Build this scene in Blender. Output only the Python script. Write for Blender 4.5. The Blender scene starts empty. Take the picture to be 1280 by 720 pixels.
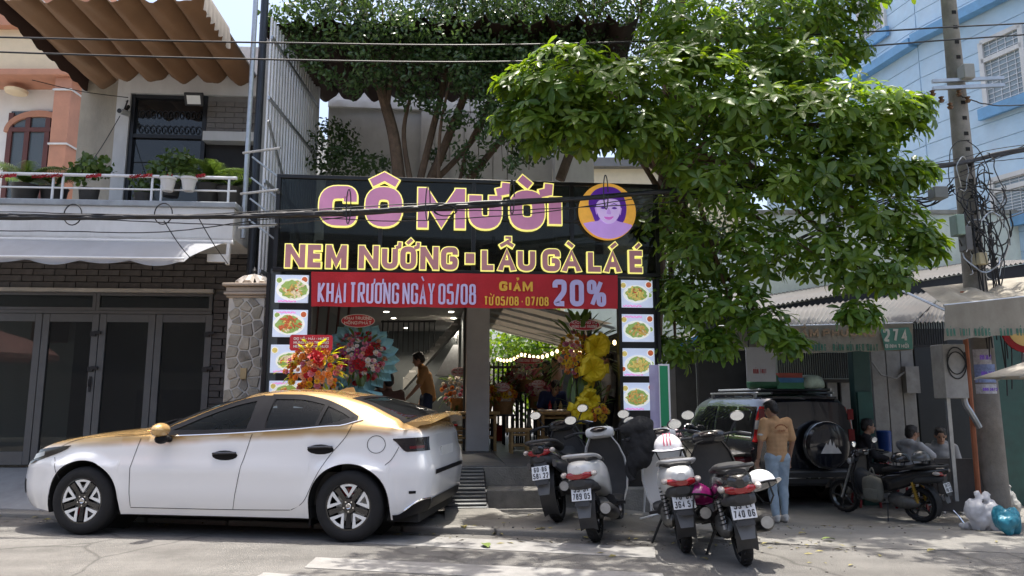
import bpy, bmesh, math, random, unicodedata
from mathutils import Vector, Matrix, noise
from math import sin, cos, pi, sqrt, tan, atan, atan2, floor
R = math.radians
random.seed(7)
sc = bpy.context.scene
col = sc.collection

# ------------------------------------------------------------------ camera, sky, sun, exposure
FPX = 930.0                      # focal length in pixels of a 1280 px wide picture
CAMZ = 1.36
PITCH = R(8.56)
cam_d = bpy.data.cameras.new('camera')
cam_d.sensor_width = 36.0
cam_d.lens = 36.0 * FPX / 1280.0
cam_d.clip_start = 0.05
cam_d.clip_end = 2000
cam = bpy.data.objects.new('camera', cam_d)
cam.location = (0, 0, CAMZ)
cam.rotation_euler = (pi / 2 + PITCH, 0, 0)
col.objects.link(cam)
sc.camera = cam

SUN_TO = Vector((0.05, 0.10, 1.0)).normalized()
SUN_EL = math.asin(SUN_TO.z)
SUN_AZ = atan2(SUN_TO.x, SUN_TO.y)
world = bpy.data.worlds.new("World")
sc.world = world
world.use_nodes = True
wn = world.node_tree
wn.nodes.clear()
w_out = wn.nodes.new('ShaderNodeOutputWorld')
w_bg = wn.nodes.new('ShaderNodeBackground')
w_sky = wn.nodes.new('ShaderNodeTexSky')
w_sky.sky_type = 'NISHITA'
w_sky.sun_disc = False
w_sky.sun_elevation = SUN_EL
w_sky.sun_rotation = SUN_AZ
w_sky.air_density = 1.0
w_sky.dust_density = 6.0
w_sky.ozone_density = 1.0
w_bg.inputs[1].default_value = 0.15
wn.links.new(w_sky.outputs[0], w_bg.inputs[0])
wn.links.new(w_bg.outputs[0], w_out.inputs[0])

sun_d = bpy.data.lights.new('sun', 'SUN')
sun_d.energy = 3.5
sun_d.angle = R(0.53)
sun_d.color = (1.0, 0.95, 0.87)
sun = bpy.data.objects.new('sun', sun_d)
sun.rotation_euler = (-SUN_TO).to_track_quat('-Z', 'Y').to_euler()
sun.location = (0, 0, 40)
col.objects.link(sun)

sc.view_settings.view_transform = 'Standard'
sc.view_settings.look = 'None'
sc.view_settings.gamma = 1.0
sc.view_settings.exposure = 1.2
sc.view_settings.use_curve_mapping = False
sc.render.engine = 'CYCLES'
sc.cycles.max_bounces = 8
sc.cycles.transparent_max_bounces = 12

# ------------------------------------------------------------------ pixel to place
CP, SP = cos(PITCH), sin(PITCH)
def ray(u, v):
    a = (u - 640.0) / FPX; b = (360.0 - v) / FPX
    return Vector((a, CP - b * SP, SP + b * CP))
def atY(u, v, Y):
    d = ray(u, v); return Vector((0, 0, CAMZ)) + d * (Y / d.y)
def atZ(u, v, z):
    d = ray(u, v); return Vector((0, 0, CAMZ)) + d * ((z - CAMZ) / d.z)
def smooth(a, b, x):
    t = max(0.0, min(1.0, (x - a) / (b - a))); return t * t * (3 - 2 * t)
def kerbY(x):                    # street edge: it comes nearer to the right
    return KY0 + (x - KX0) * KS
_k0 = atZ(0, 642, 0.03); _k1 = atZ(840, 672, 0.03)
KX0, KY0 = _k0.x, _k0.y
KS = (_k1.y - _k0.y) / (_k1.x - _k0.x)
def hgt(x, y):                   # height of the walkable ground
    if y < kerbY(x) - 0.001:
        return 0.0
    w = smooth(0.9, 3.2, x)
    return 0.05 * (1 - w) + w * (0.004 - 0.33 * smooth(7.6, 11.0, y))
def atG(u, v):
    z = 0.0
    for _ in range(12):
        p = atZ(u, v, z); z = 0.5 * z + 0.5 * hgt(p.x, p.y)
    p.z = z
    return p
class Frame:                     # an upright plane with its own axes: x along it, y away from the camera, z up
    def __init__(s, u, Y, yaw):
        p = atY(u, 500, Y); s.o = Vector((p.x, p.y, 0)); s.yaw = yaw
        s.M = Matrix.Translation(s.o) @ Matrix.Rotation(yaw, 4, 'Z'); s.I = s.M.inverted()
    def px(s, u, v, n=0.0):      # pixel to local point on the plane y=n
        c = s.I @ Vector((0, 0, CAMZ)); d = s.I.to_3x3() @ ray(u, v)
        t = (n - c.y) / d.y; return c + d * t
FR = Frame(343, 9.27, R(5.5))    # restaurant front
FL = Frame(270, 10.75, R(4.0))   # doors of the house on the left

# ------------------------------------------------------------------ materials
MATS = {}
def lk(nt, a, b): nt.links.new(a, b)
def mat(name, c, rough=0.6, metal=0.0, var=0.15, scale=5.0, bump=0.0, bscale=60.0, spec=0.5, coat=0.0,
        emit=0.0, ecol=None, dirt=0.0, dscale=1.2, dcol=(0.10, 0.085, 0.07), alpha=1.0, trans=0.0, sub=None, streak=0.0, rvar=0.1):
    if name in MATS: return MATS[name]
    m = bpy.data.materials.new(name); m.use_nodes = True; nt = m.node_tree
    b = nt.nodes['Principled BSDF']; out = nt.nodes['Material Output']
    b.inputs['Metallic'].default_value = metal
    b.inputs['Specular IOR Level'].default_value = spec
    if coat: b.inputs['Coat Weight'].default_value = coat; b.inputs['Coat Roughness'].default_value = 0.04
    tc = nt.nodes.new('ShaderNodeTexCoord')
    src = tc.outputs['Object']
    n1 = nt.nodes.new('ShaderNodeTexNoise'); n1.inputs['Scale'].default_value = scale; n1.inputs['Detail'].default_value = 6
    n1.inputs['Roughness'].default_value = 0.62
    lk(nt, src, n1.inputs['Vector'])
    mx = nt.nodes.new('ShaderNodeMix'); mx.data_type = 'RGBA'
    mx.inputs[6].default_value = (*[max(0, x * (1 - var)) for x in c], 1)
    mx.inputs[7].default_value = (*[min(1, x * (1 + var)) for x in c], 1)
    rp = nt.nodes.new('ShaderNodeMapRange'); rp.inputs[1].default_value = 0.3; rp.inputs[2].default_value = 0.7
    lk(nt, n1.outputs[0], rp.inputs[0]); lk(nt, rp.outputs[0], mx.inputs[0])
    cur = mx.outputs[2]
    if dirt:
        n2 = nt.nodes.new('ShaderNodeTexNoise'); n2.inputs['Scale'].default_value = dscale; n2.inputs['Detail'].default_value = 9
        n2.inputs['Roughness'].default_value = 0.7
        if streak:
            mp = nt.nodes.new('ShaderNodeMapping'); mp.inputs['Scale'].default_value = (1, 1, streak)
            lk(nt, src, mp.inputs['Vector']); lk(nt, mp.outputs[0], n2.inputs['Vector'])
        else: lk(nt, src, n2.inputs['Vector'])
        r2 = nt.nodes.new('ShaderNodeMapRange'); r2.inputs[1].default_value = 0.42; r2.inputs[2].default_value = 0.72
        r2.inputs[4].default_value = dirt
        lk(nt, n2.outputs[0], r2.inputs[0])
        m2 = nt.nodes.new('ShaderNodeMix'); m2.data_type = 'RGBA'; m2.inputs[7].default_value = (*dcol, 1)
        lk(nt, r2.outputs[0], m2.inputs[0]); lk(nt, cur, m2.inputs[6]); cur = m2.outputs[2]
    lk(nt, cur, b.inputs['Base Color'])
    rr = nt.nodes.new('ShaderNodeMapRange'); rr.inputs[3].default_value = max(0.02, rough * (1 - rvar)); rr.inputs[4].default_value = min(1, rough * (1 + rvar))
    lk(nt, n1.outputs[0], rr.inputs[0]); lk(nt, rr.outputs[0], b.inputs['Roughness'])
    if bump:
        n3 = nt.nodes.new('ShaderNodeTexNoise'); n3.inputs['Scale'].default_value = bscale; n3.inputs['Detail'].default_value = 5
        lk(nt, src, n3.inputs['Vector'])
        bp = nt.nodes.new('ShaderNodeBump'); bp.inputs['Strength'].default_value = min(1, bump); bp.inputs['Distance'].default_value = 0.02
        lk(nt, n3.outputs[0], bp.inputs['Height']); lk(nt, bp.outputs[0], b.inputs['Normal'])
    if emit:
        lk(nt, cur, b.inputs['Emission Color'])
        if ecol: 
            b.inputs['Emission Color'].default_value = (*ecol, 1)
            nt.links.remove(b.inputs['Emission Color'].links[0])
        b.inputs['Emission Strength'].default_value = emit
    if sub:
        b.inputs['Subsurface Weight'].default_value = sub; b.inputs['Subsurface Radius'].default_value = (0.02, 0.008, 0.004)
    if trans:                     # thin sheet that lets light through
        tr = nt.nodes.new('ShaderNodeBsdfTranslucent'); ms = nt.nodes.new('ShaderNodeMixShader'); ms.inputs[0].default_value = trans
        lk(nt, cur, tr.inputs[0]); lk(nt, b.outputs[0], ms.inputs[1]); lk(nt, tr.outputs[0], ms.inputs[2]); lk(nt, ms.outputs[0], out.inputs[0])
    if alpha < 1: b.inputs['Alpha'].default_value = alpha
    MATS[name] = m
    return m
def glass(name, tint=(0.05, 0.06, 0.06), clear=0.5, rough=0.02, spec=0.6):
    """tinted pane: part clear, part dark, with a mirror sheen"""
    if name in MATS: return MATS[name]
    m = bpy.data.materials.new(name); m.use_nodes = True; nt = m.node_tree; out = nt.nodes['Material Output']
    b = nt.nodes['Principled BSDF']; b.inputs['Base Color'].default_value = (*tint, 1); b.inputs['Roughness'].default_value = rough
    b.inputs['Specular IOR Level'].default_value = spec
    t = nt.nodes.new('ShaderNodeBsdfTransparent'); t.inputs[0].default_value = (0.80, 0.88, 0.86, 1)
    fr = nt.nodes.new('ShaderNodeFresnel'); fr.inputs[0].default_value = 1.5
    mt = nt.nodes.new('ShaderNodeMath'); mt.operation = 'MULTIPLY_ADD'; mt.inputs[1].default_value = 1.0; mt.inputs[2].default_value = 1 - clear
    mt.use_clamp = True
    ms = nt.nodes.new('ShaderNodeMixShader')
    lk(nt, fr.outputs[0], mt.inputs[0]); lk(nt, mt.outputs[0], ms.inputs[0]); lk(nt, t.outputs[0], ms.inputs[1]); lk(nt, b.outputs[0], ms.inputs[2])
    lk(nt, ms.outputs[0], out.inputs[0])
    MATS[name] = m
    return m

# ------------------------------------------------------------------ mesh builder
class MB:
    def __init__(s): s.v = []; s.f = []; s.m = []; s.k = 0; s.T = None
    def add(s, vs, fs):
        o = len(s.v)
        if s.T is not None: vs = [s.T @ Vector(p) for p in vs]
        s.v.extend([tuple(p) for p in vs])
        for f in fs: s.f.append(tuple(i + o for i in f)); s.m.append(s.k)
        return s
    def box(s, x0, x1, y0, y1, z0, z1, M=None):
        vs = [(x, y, z) for x in (x0, x1) for y in (y0, y1) for z in (z0, z1)]
        if M is not None: vs = [M @ Vector(p) for p in vs]
        return s.add(vs, [(0, 1, 3, 2), (4, 6, 7, 5), (0, 4, 5, 1), (2, 3, 7, 6), (0, 2, 6, 4), (1, 5, 7, 3)])
    def bar(s, p0, p1, w, h, up=(0, 0, 1)):
        p0, p1 = Vector(p0), Vector(p1); d = (p1 - p0).normalized(); up = Vector(up)
        if abs(d.dot(up)) > 0.98: up = Vector((0, 1, 0))
        a = d.cross(up).normalized() * w / 2; b = a.cross(d).normalized() * h / 2
        vs = [p + i * a + j * b for p in (p0, p1) for i, j in ((-1, -1), (1, -1), (1, 1), (-1, 1))]
        return s.add(vs, [(3, 2, 1, 0), (4, 5, 6, 7), (0, 1, 5, 4), (1, 2, 6, 5), (2, 3, 7, 6), (3, 0, 4, 7)])
    def tube(s, pts, r, n=8, closed=False, cap=True, flat=1.0):
        pts = [Vector(p) for p in pts]; N = len(pts)
        rs = r if isinstance(r, (list, tuple)) else [r] * N
        rings = []; ref = None
        for i, p in enumerate(pts):
            if closed: d = pts[(i + 1) % N] - pts[i - 1]
            else: d = pts[min(i + 1, N - 1)] - pts[max(i - 1, 0)]
            if d.length < 1e-9: d = Vector((0, 0, 1))
            d.normalize()
            if ref is None: ref = Vector((0, 0, 1)) if abs(d.z) < 0.9 else Vector((1, 0, 0))
            a = d.cross(ref)
            if a.length < 1e-6: a = d.orthogonal()
            a.normalize(); b = a.cross(d).normalized(); ref = b
            rings.append([p + a * cos(2 * pi * k / n) * rs[i] + b * sin(2 * pi * k / n) * rs[i] * flat for k in range(n)])
        vs = [q for g in rings for q in g]; fs = []
        for i in range(N if closed else N - 1):
            j = (i + 1) % N
            for k in range(n): fs.append((i * n + k, i * n + (k + 1) % n, j * n + (k + 1) % n, j * n + k))
        if cap and not closed: fs.append(tuple(range(n))[::-1]); fs.append(tuple((N - 1) * n + k for k in range(n)))
        return s.add(vs, fs)
    def cyl(s, p0, p1, r0, r1=None, n=12): return s.tube([p0, p1], [r0, r0 if r1 is None else r1], n)
    def lathe(s, prof, n=24, M=None, closed=False):
        M = M or Matrix(); vs = []; fs = []; N = len(prof)
        for r, z in prof:
            for k in range(n): vs.append(M @ Vector((r * cos(2 * pi * k / n), r * sin(2 * pi * k / n), z)))
        for i in range(N if closed else N - 1):
            j = (i + 1) % N
            for k in range(n): fs.append((i * n + k, i * n + (k + 1) % n, j * n + (k + 1) % n, j * n + k))
        if not closed:
            if prof[0][0] > 1e-5: fs.append(tuple(range(n))[::-1])
            if prof[-1][0] > 1e-5: fs.append(tuple((N - 1) * n + k for k in range(n)))
        return s.add(vs, fs)
    def ell(s, c, r, nu=12, nv=8, M=None):
        c = Vector(c); r = (r, r, r) if isinstance(r, (int, float)) else r
        vs = []; fs = []
        for j in range(1, nv):
            t = pi * j / nv
            for k in range(nu):
                q = Vector((r[0] * sin(t) * cos(2 * pi * k / nu), r[1] * sin(t) * sin(2 * pi * k / nu), r[2] * cos(t)))
                vs.append(c + (M @ q if M is not None else q))
        t = Vector((0, 0, r[2])); b = Vector((0, 0, -r[2]))
        vs.append(c + (M @ t if M is not None else t)); vs.append(c + (M @ b if M is not None else b))
        for j in range(nv - 2):
            for k in range(nu): fs.append((j * nu + k, (j + 1) * nu + k, (j + 1) * nu + (k + 1) % nu, j * nu + (k + 1) % nu))
        T = len(vs) - 2
        for k in range(nu):
            fs.append((T, k, (k + 1) % nu)); fs.append((T + 1, (nv - 2) * nu + (k + 1) % nu, (nv - 2) * nu + k))
        return s.add(vs, fs)
    def prism(s, pts, d):
        pts = [Vector(p) for p in pts]; d = Vector(d); n = len(pts)
        return s.add(pts + [p + d for p in pts], [tuple(range(n)), tuple(range(2 * n - 1, n - 1, -1))] + [(i, i + n, (i + 1) % n + n, (i + 1) % n) for i in range(n)])
    def grid(s, rows, cu=False, cv=False):
        n = len(rows[0]); N = len(rows); vs = [p for r in rows for p in r]; fs = []
        for i in range(N if cu else N - 1):
            for k in range(n if cv else n - 1):
                fs.append((i * n + k, i * n + (k + 1) % n, ((i + 1) % N) * n + (k + 1) % n, ((i + 1) % N) * n + k))
        return s.add(vs, fs)
    def sheet(s, rows, t, axis=None):
        """grid given a thickness t along axis (or its own normal)"""
        n = len(rows[0]); N = len(rows); ax = Vector(axis) * t if axis is not None else None
        vs = [Vector(p) for r in rows for p in r]
        if ax is None:
            bk = []
            for i in range(N):
                for k in range(n):
                    du = Vector(rows[i][min(k + 1, n - 1)]) - Vector(rows[i][max(k - 1, 0)])
                    dv = Vector(rows[min(i + 1, N - 1)][k]) - Vector(rows[max(i - 1, 0)][k])
                    bk.append(Vector(rows[i][k]) + du.cross(dv).normalized() * t)
        else: bk = [p + ax for p in vs]
        o = N * n; fs = []
        for i in range(N - 1):
            for k in range(n - 1):
                q = (i * n + k, i * n + k + 1, (i + 1) * n + k + 1, (i + 1) * n + k)
                fs.append(q); fs.append(tuple(x + o for x in q[::-1]))
        ed = [k for k in range(n)] + [i * n + n - 1 for i in range(1, N)] + [(N - 1) * n + k for k in range(n - 2, -1, -1)] + [i * n for i in range(N - 2, 0, -1)]
        for i in range(len(ed)): a, b = ed[i], ed[(i + 1) % len(ed)]; fs.append((b, a, a + o, b + o))
        return s.add(vs + bk, fs)
    def mesh(s, name, mats, smooth_ang=35):
        me = bpy.data.meshes.new(name)
        me.from_pydata(s.v, [], s.f)
        for m in (mats if isinstance(mats, (list, tuple)) else [mats]): me.materials.append(m)
        me.polygons.foreach_set('material_index', s.m)
        if smooth_ang:
            me.polygons.foreach_set('use_smooth', [True] * len(s.f))
            if smooth_ang < 180: me.set_sharp_from_angle(angle=R(smooth_ang))
        me.update()
        return me
    def obj(s, name, mats, parent=None, M=None, smooth_ang=35, bevel=0.0, fix=True, seg=2, sub=0):
        me = s.mesh(name, mats, smooth_ang)
        if fix:
            bm = bmesh.new(); bm.from_mesh(me); bmesh.ops.recalc_face_normals(bm, faces=bm.faces); bm.to_mesh(me); bm.free()
        return link(name, me, parent, M, bevel, seg, sub)
def link(name, me, parent=None, M=None, bevel=0.0, seg=2, sub=0):
    o = bpy.data.objects.new(name, me); col.objects.link(o)
    if parent is not None: o.parent = parent
    if M is not None: o.matrix_local = M
    if bevel:
        b = o.modifiers.new('bevel', 'BEVEL'); b.width = bevel; b.segments = seg; b.limit_method = 'ANGLE'; b.angle_limit = R(40)
        b.harden_normals = False
    if sub:
        b = o.modifiers.new('sub', 'SUBSURF'); b.levels = sub; b.render_levels = sub
    return o
def tag(o, label=None, cat=None, group=None, kind=None):
    if label: o['label'] = label
    if cat: o['category'] = cat
    if group: o['group'] = group
    if kind: o['kind'] = kind
    return o
def thing(name, label, cat, M=None, group=None):
    o = bpy.data.objects.new(name, None); o.empty_display_size = 0.2; col.objects.link(o)
    if M is not None: o.matrix_world = M
    return tag(o, label, cat, group)
def TR(x, y, z, rz=0.0, rx=0.0, ry=0.0): return Matrix.Translation((x, y, z)) @ Matrix.Rotation(rz, 4, 'Z') @ Matrix.Rotation(ry, 4, 'Y') @ Matrix.Rotation(rx, 4, 'X')
def copy_tree(o, parent=None):
    c = o.copy(); col.objects.link(c)
    c.parent = parent
    for ch in list(o.children): copy_tree(ch, c)
    return c
def interp(tab, x):
    """smooth interpolation through a table of (x, y) points"""
    n = len(tab)
    if x <= tab[0][0]: return tab[0][1]
    if x >= tab[-1][0]: return tab[-1][1]
    for i in range(n - 1):
        if tab[i][0] <= x <= tab[i + 1][0]: break
    x0, y0 = tab[i]; x1, y1 = tab[i + 1]; h = x1 - x0
    def slope(j):
        if j <= 0 or j >= n - 1: return None
        a = (tab[j][1] - tab[j - 1][1]) / (tab[j][0] - tab[j - 1][0]); b = (tab[j + 1][1] - tab[j][1]) / (tab[j + 1][0] - tab[j][0])
        return 0.0 if a * b <= 0 else 2 * a * b / (a + b)
    d = (y1 - y0) / h; m0 = slope(i); m1 = slope(i + 1)
    m0 = d if m0 is None else m0; m1 = d if m1 is None else m1
    t = (x - x0) / h
    return (2 * t**3 - 3 * t**2 + 1) * y0 + (t**3 - 2 * t**2 + t) * h * m0 + (-2 * t**3 + 3 * t**2) * y1 + (t**3 - t**2) * h * m1
def bez(p0, p1, p2, p3, n=12):
    p0, p1, p2, p3 = map(Vector, (p0, p1, p2, p3)); out = []
    for i in range(n + 1):
        t = i / n; out.append(p0 * (1 - t)**3 + p1 * 3 * t * (1 - t)**2 + p2 * 3 * t * t * (1 - t) + p3 * t**3)
    return out
def cat(pts, n=6):
    """smooth curve through points"""
    pts = [Vector(p) for p in pts]; out = []
    for i in range(len(pts) - 1):
        a = pts[max(i - 1, 0)]; b = pts[i]; c = pts[i + 1]; d = pts[min(i + 2, len(pts) - 1)]
        for k in range(n):
            t = k / n
            out.append(0.5 * ((2 * b) + (c - a) * t + (2 * a - 5 * b + 4 * c - d) * t * t + (3 * b - a - 3 * c + d) * t**3))
    out.append(pts[-1]); return out

# ------------------------------------------------------------------ stroke lettering
GL = {
 'A': [([(0, 0), (.5, 1), (1, 0)], 0, 0), ([(.2, .3), (.8, .3)], 0, 0)],
 'B': [([(0, .5), (0, 1), (1, 1), (1, .53), (0, .53)], 0, .6), ([(0, .53), (1, .53), (1, 0), (0, 0), (0, .53)], 0, .6)],
 'C': [([(1, .66), (1, 1), (0, 1), (0, 0), (1, 0), (1, .34)], 0, 1)],
 'D': [([(0, 0), (0, 1), (1, 1), (1, 0)], 1, .8)],
 'E': [([(1, 1), (0, 1), (0, 0), (1, 0)], 0, 0), ([(.1, .5), (.92, .5)], 0, 0)],
 'F': [([(1, 1), (0, 1), (0, 0)], 0, 0), ([(.1, .5), (.85, .5)], 0, 0)],
 'G': [([(1, .72), (1, 1), (0, 1), (0, 0), (1, 0), (1, .47), (.55, .47)], 0, .7)],
 'H': [([(0, 0), (0, 1)], 0, 0), ([(1, 0), (1, 1)], 0, 0), ([(0, .5), (1, .5)], 0, 0)],
 'I': [([(.5, 0), (.5, 1)], 0, 0)],
 'K': [([(0, 0), (0, 1)], 0, 0), ([(1, 1), (.15, .5), (1, 0)], 0, 0)],
 'L': [([(0, 1), (0, 0), (1, 0)], 0, 0)],
 'M': [([(0, 0), (0, 1)], 0, 0), ([(1, 0), (1, 1)], 0, 0), ([(.0, 1), (.5, .12), (1, 1)], 0, 0)],
 'N': [([(0, 0), (0, 1)], 0, 0), ([(1, 0), (1, 1)], 0, 0), ([(0, 1), (1, 0)], 0, 0)],
 'O': [([(0, 0), (0, 1), (1, 1), (1, 0)], 1, 1)],
 'P': [([(0, 0), (0, 1), (1, 1), (1, .45), (0, .45)], 0, .6)],
 'Q': [([(0, 0), (0, 1), (1, 1), (1, 0)], 1, 1), ([(.6, .25), (1.05, -.1)], 0, 0)],
 'R': [([(0, 0), (0, 1), (1, 1), (1, .48), (0, .48)], 0, .6), ([(.45, .48), (1, 0)], 0, 0)],
 'S': [([(1, .76), (1, 1), (0, 1), (0, .52), (1, .52), (1, 0), (0, 0), (0, .24)], 0, .7)],
 'T': [([(0, 1), (1, 1)], 0, 0), ([(.5, 1), (.5, 0)], 0, 0)],
 'U': [([(0, 1), (0, 0), (1, 0), (1, 1)], 0, 1)],
 'V': [([(0, 1), (.5, 0), (1, 1)], 0, 0)],
 'X': [([(0, 0), (1, 1)], 0, 0), ([(0, 1), (1, 0)], 0, 0)],
 'Y': [([(0, 1), (.5, .45), (1, 1)], 0, 0), ([(.5, .5), (.5, 0)], 0, 0)],
 '0': [([(0, 0), (0, 1), (1, 1), (1, 0)], 1, 1)],
 '1': [([(.1, .78), (.55, 1), (.55, 0)], 0, 0)],
 '2': [([(0, .74), (0, 1), (1, 1), (1, .55), (0, 0), (1, 0)], 0, .5)],
 '3': [([(0, 1), (1, 1), (1, .53), (.3, .53)], 0, .5), ([(.5, .53), (1, .53), (1, 0), (0, 0), (0, .2)], 0, .6)],
 '4': [([(.75, 0), (.75, 1), (0, .3), (1.05, .3)], 0, 0)],
 '5': [([(1, 1), (.05, 1), (0, .58), (1, .6), (1, 0), (0, 0), (0, .22)], 0, .5)],
 '6': [([(1, .8), (1, 1), (0, 1), (0, 0), (1, 0), (1, .55), (0, .55)], 0, .7)],
 '7': [([(0, 1), (1, 1), (.35, 0)], 0, 0)],
 '8': [([(.06, .53), (.06, 1), (.94, 1), (.94, .53)], 1, .8), ([(0, 0), (0, .53), (1, .53), (1, 0)], 1, .8)],
 '9': [([(0, .2), (0, 0), (1, 0), (1, 1), (0, 1), (0, .45), (1, .45)], 0, .7)],
 '/': [([(0, -.05), (1, 1.05)], 0, 0)],
 '-': [([(.1, .45), (.9, .45)], 0, 0)],
 '.': [([(.5, 0), (.5, .02)], 0, 0)],
 '+': [([(.5, .2), (.5, .7)], 0, 0), ([(.15, .45), (.85, .45)], 0, 0)],
 '%': [([(.0, .55), (.0, 1), (.36, 1), (.36, .55)], 1, 1), ([(.64, 0), (.64, .45), (1, .45), (1, 0)], 1, 1), ([(.2, 0), (.8, 1)], 0, 0)],
}
NARROW = {'I': .32, '1': .62, '.': .28, '-': .6, '/': .6, 'M': 1.22, '%': 1.35, '+': .6, 'L': .85, 'E': .9, 'T': .95}
def fillet(pts, closed, r):
    if r <= 0: return pts
    n = len(pts); out = []
    for i, p in enumerate(pts):
        if not closed and i in (0, n - 1): out.append(p); continue
        a = pts[i - 1]; b = pts[(i + 1) % n]
        da, db = (a - p), (b - p); L = min(r, da.length * .49, db.length * .49)
        q0 = p + da.normalized() * L; q1 = p + db.normalized() * L
        for t in (0, .17, .35, .5, .65, .83, 1): out.append(q0 * (1 - t)**2 + p * 2 * t * (1 - t) + q1 * t * t)
    return out
def ribbon(pts, w, closed):
    """left and right edges of a stroke of width w"""
    n = len(pts); Lf = []; Rt = []
    for i in range(n):
        p = pts[i]
        d0 = (p - pts[i - 1]).normalized() if (closed or i > 0) else None
        d1 = (pts[(i + 1) % n] - p).normalized() if (closed or i < n - 1) else None
        d0 = d0 or d1; d1 = d1 or d0
        n0 = Vector((-d0.y, d0.x)); n1 = Vector((-d1.y, d1.x)); m = n0 + n1
        if m.length < 1e-4: m = n0
        m.normalize(); k = 1.0 / max(0.52, m.dot(n0))
        Lf.append(p + m * w / 2 * k); Rt.append(p - m * w / 2 * k)
    return Lf, Rt
def strokes(ch, W, H, wt):
    """centre lines of a character in a W x H box for strokes of width wt"""
    d = unicodedata.normalize('NFD', ch); base = d[0]; out = []
    if ch in 'Đđ': base = 'D'
    if base in GL:
        for pts, closed, rd in GL[base]:
            q = [Vector((wt / 2 + x * (W - wt), wt / 2 + y * (H - wt))) for x, y in pts]
            if base in 'AMNVY': 
                q = [Vector((wt / 2 + x * (W - wt), y * H if y in (0, 1) else wt / 2 + y * (H - wt))) for x, y in pts]
            out.append((fillet(q, closed, rd * min(W, H) * .42), closed))
    t = wt * .62; y0 = H + H * .10
    for c in d[1:]:
        if c == '\u0302': out.append(([Vector((W * .15, y0)), Vector((W * .5, y0 + H * .17)), Vector((W * .85, y0)),], 0, t)); y0 += H * .12
        elif c == '\u031b': out.append(([Vector((W - wt * .4, H * .93)), Vector((W + wt * .30, H * .98)), Vector((W + wt * .35, H * 1.18))], 0, t))
        elif c == '\u0300': out.append(([Vector((W * .30, y0 + H * .22)), Vector((W * .58, y0 + H * .02))], 0, t))
        elif c == '\u0301': out.append(([Vector((W * .42, y0 + H * .02)), Vector((W * .72, y0 + H * .22))], 0, t))
        elif c == '\u0309': out.append(([Vector((W * .42, y0 + H * .26)), Vector((W * .68, y0 + H * .26)), Vector((W * .68, y0 + H * .14)), Vector((W * .55, y0 + H * .12)), Vector((W * .55, y0 + H * .02))], 0, t * .7))
        elif c == '\u0303': out.append(([Vector((W * .2, y0 + H * .04)), Vector((W * .4, y0 + H * .16)), Vector((W * .6, y0 + H * .04)), Vector((W * .8, y0 + H * .16))], 0, t * .7))
        elif c == '\u0323': out.append(([Vector((W * .5, -H * .16)), Vector((W * .5, -H * .28))], 0, t))
    if ch in 'Đđ': out.append(([Vector((-W * .12, H * .5)), Vector((W * .45, H * .5))], 0, wt * .8))
    return out
def put_char(mb, ch, x, z, W, H, wt, y, depth, grow=0.0):
    """draw a character standing in the local xz plane, front at y, body going back by depth"""
    for i, st in enumerate(strokes(ch, W, H, wt)):
        pts, closed = st[0], st[1]; w = (st[2] if len(st) > 2 else wt) + 2 * grow
        pts = [Vector(p) for p in pts]
        if grow and not closed and len(pts) > 1:
            pts[0] = pts[0] - (pts[1] - pts[0]).normalized() * grow; pts[-1] = pts[-1] + (pts[-1] - pts[-2]).normalized() * grow
        Lf, Rt = ribbon(pts, w, closed); e = y - i * 0.0004
        if len(st) == 2:
            for q in Lf + Rt: q.x = max(-grow, min(W + grow, q.x)); q.y = max(-grow, min(H + grow, q.y))
        rows = [[(x + a.x, e, z + a.y), (x + b.x, e, z + b.y)] for a, b in zip(Lf, Rt)]
        if closed: rows.append(rows[0])
        if depth: mb.sheet(rows, depth + i * .0007, (0, 1, 0))
        else: mb.grid(rows)
def text_width(s, H, ratio, gap):
    return sum((gap * 2.2 if c == ' ' else H * ratio * NARROW.get(unicodedata.normalize('NFD', c)[0], 1.0) + gap) for c in s) - gap
def put_text(mb, s, x0, x1, z, H, wt, y, depth=0.002, gap=None):
    """text fitted between x0 and x1"""
    gap = gap if gap is not None else wt * .75
    units = sum(NARROW.get(unicodedata.normalize('NFD', c)[0], 1.0) for c in s if c != ' ')
    sp = s.count(' '); tot = x1 - x0 - gap * (len(s) - 1 - sp) - gap * 1.6 * sp
    W = tot / max(units, .1); x = x0
    for c in s:
        if c == ' ': x += gap * 1.6; continue
        w = W * NARROW.get(unicodedata.normalize('NFD', c)[0], 1.0)
        put_char(mb, c, x, z, w, H, min(wt, w * (.22 if c in 'M%' else .3 if c == 'N' else .36) if NARROW.get(c, 1) > .7 else w * .9), y, depth); x += w + gap
def put_letters(name, m, parent, s, x0, x1, z, H, wt, y, depth=.002, gap=None):
    """like put_text, one object for each character"""
    gap = gap if gap is not None else wt * .75
    nar = lambda c: NARROW.get(unicodedata.normalize('NFD', c)[0], 1.0)
    units = sum(nar(c) for c in s if c != ' '); sp = s.count(' '); W = (x1 - x0 - gap * (len(s) - 1 - sp) - gap * 1.6 * sp) / max(units, .1); x = x0
    for c in s:
        if c == ' ': x += gap * 1.6; continue
        w = W * nar(c); b = MB(); put_char(b, c, x, z, w, H, min(wt, w * (.22 if c in 'M%' else .3 if c == 'N' else .36) if nar(c) > .7 else w * .9), y, depth); b.obj(name, m, parent, smooth_ang=30); x += w + gap
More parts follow.
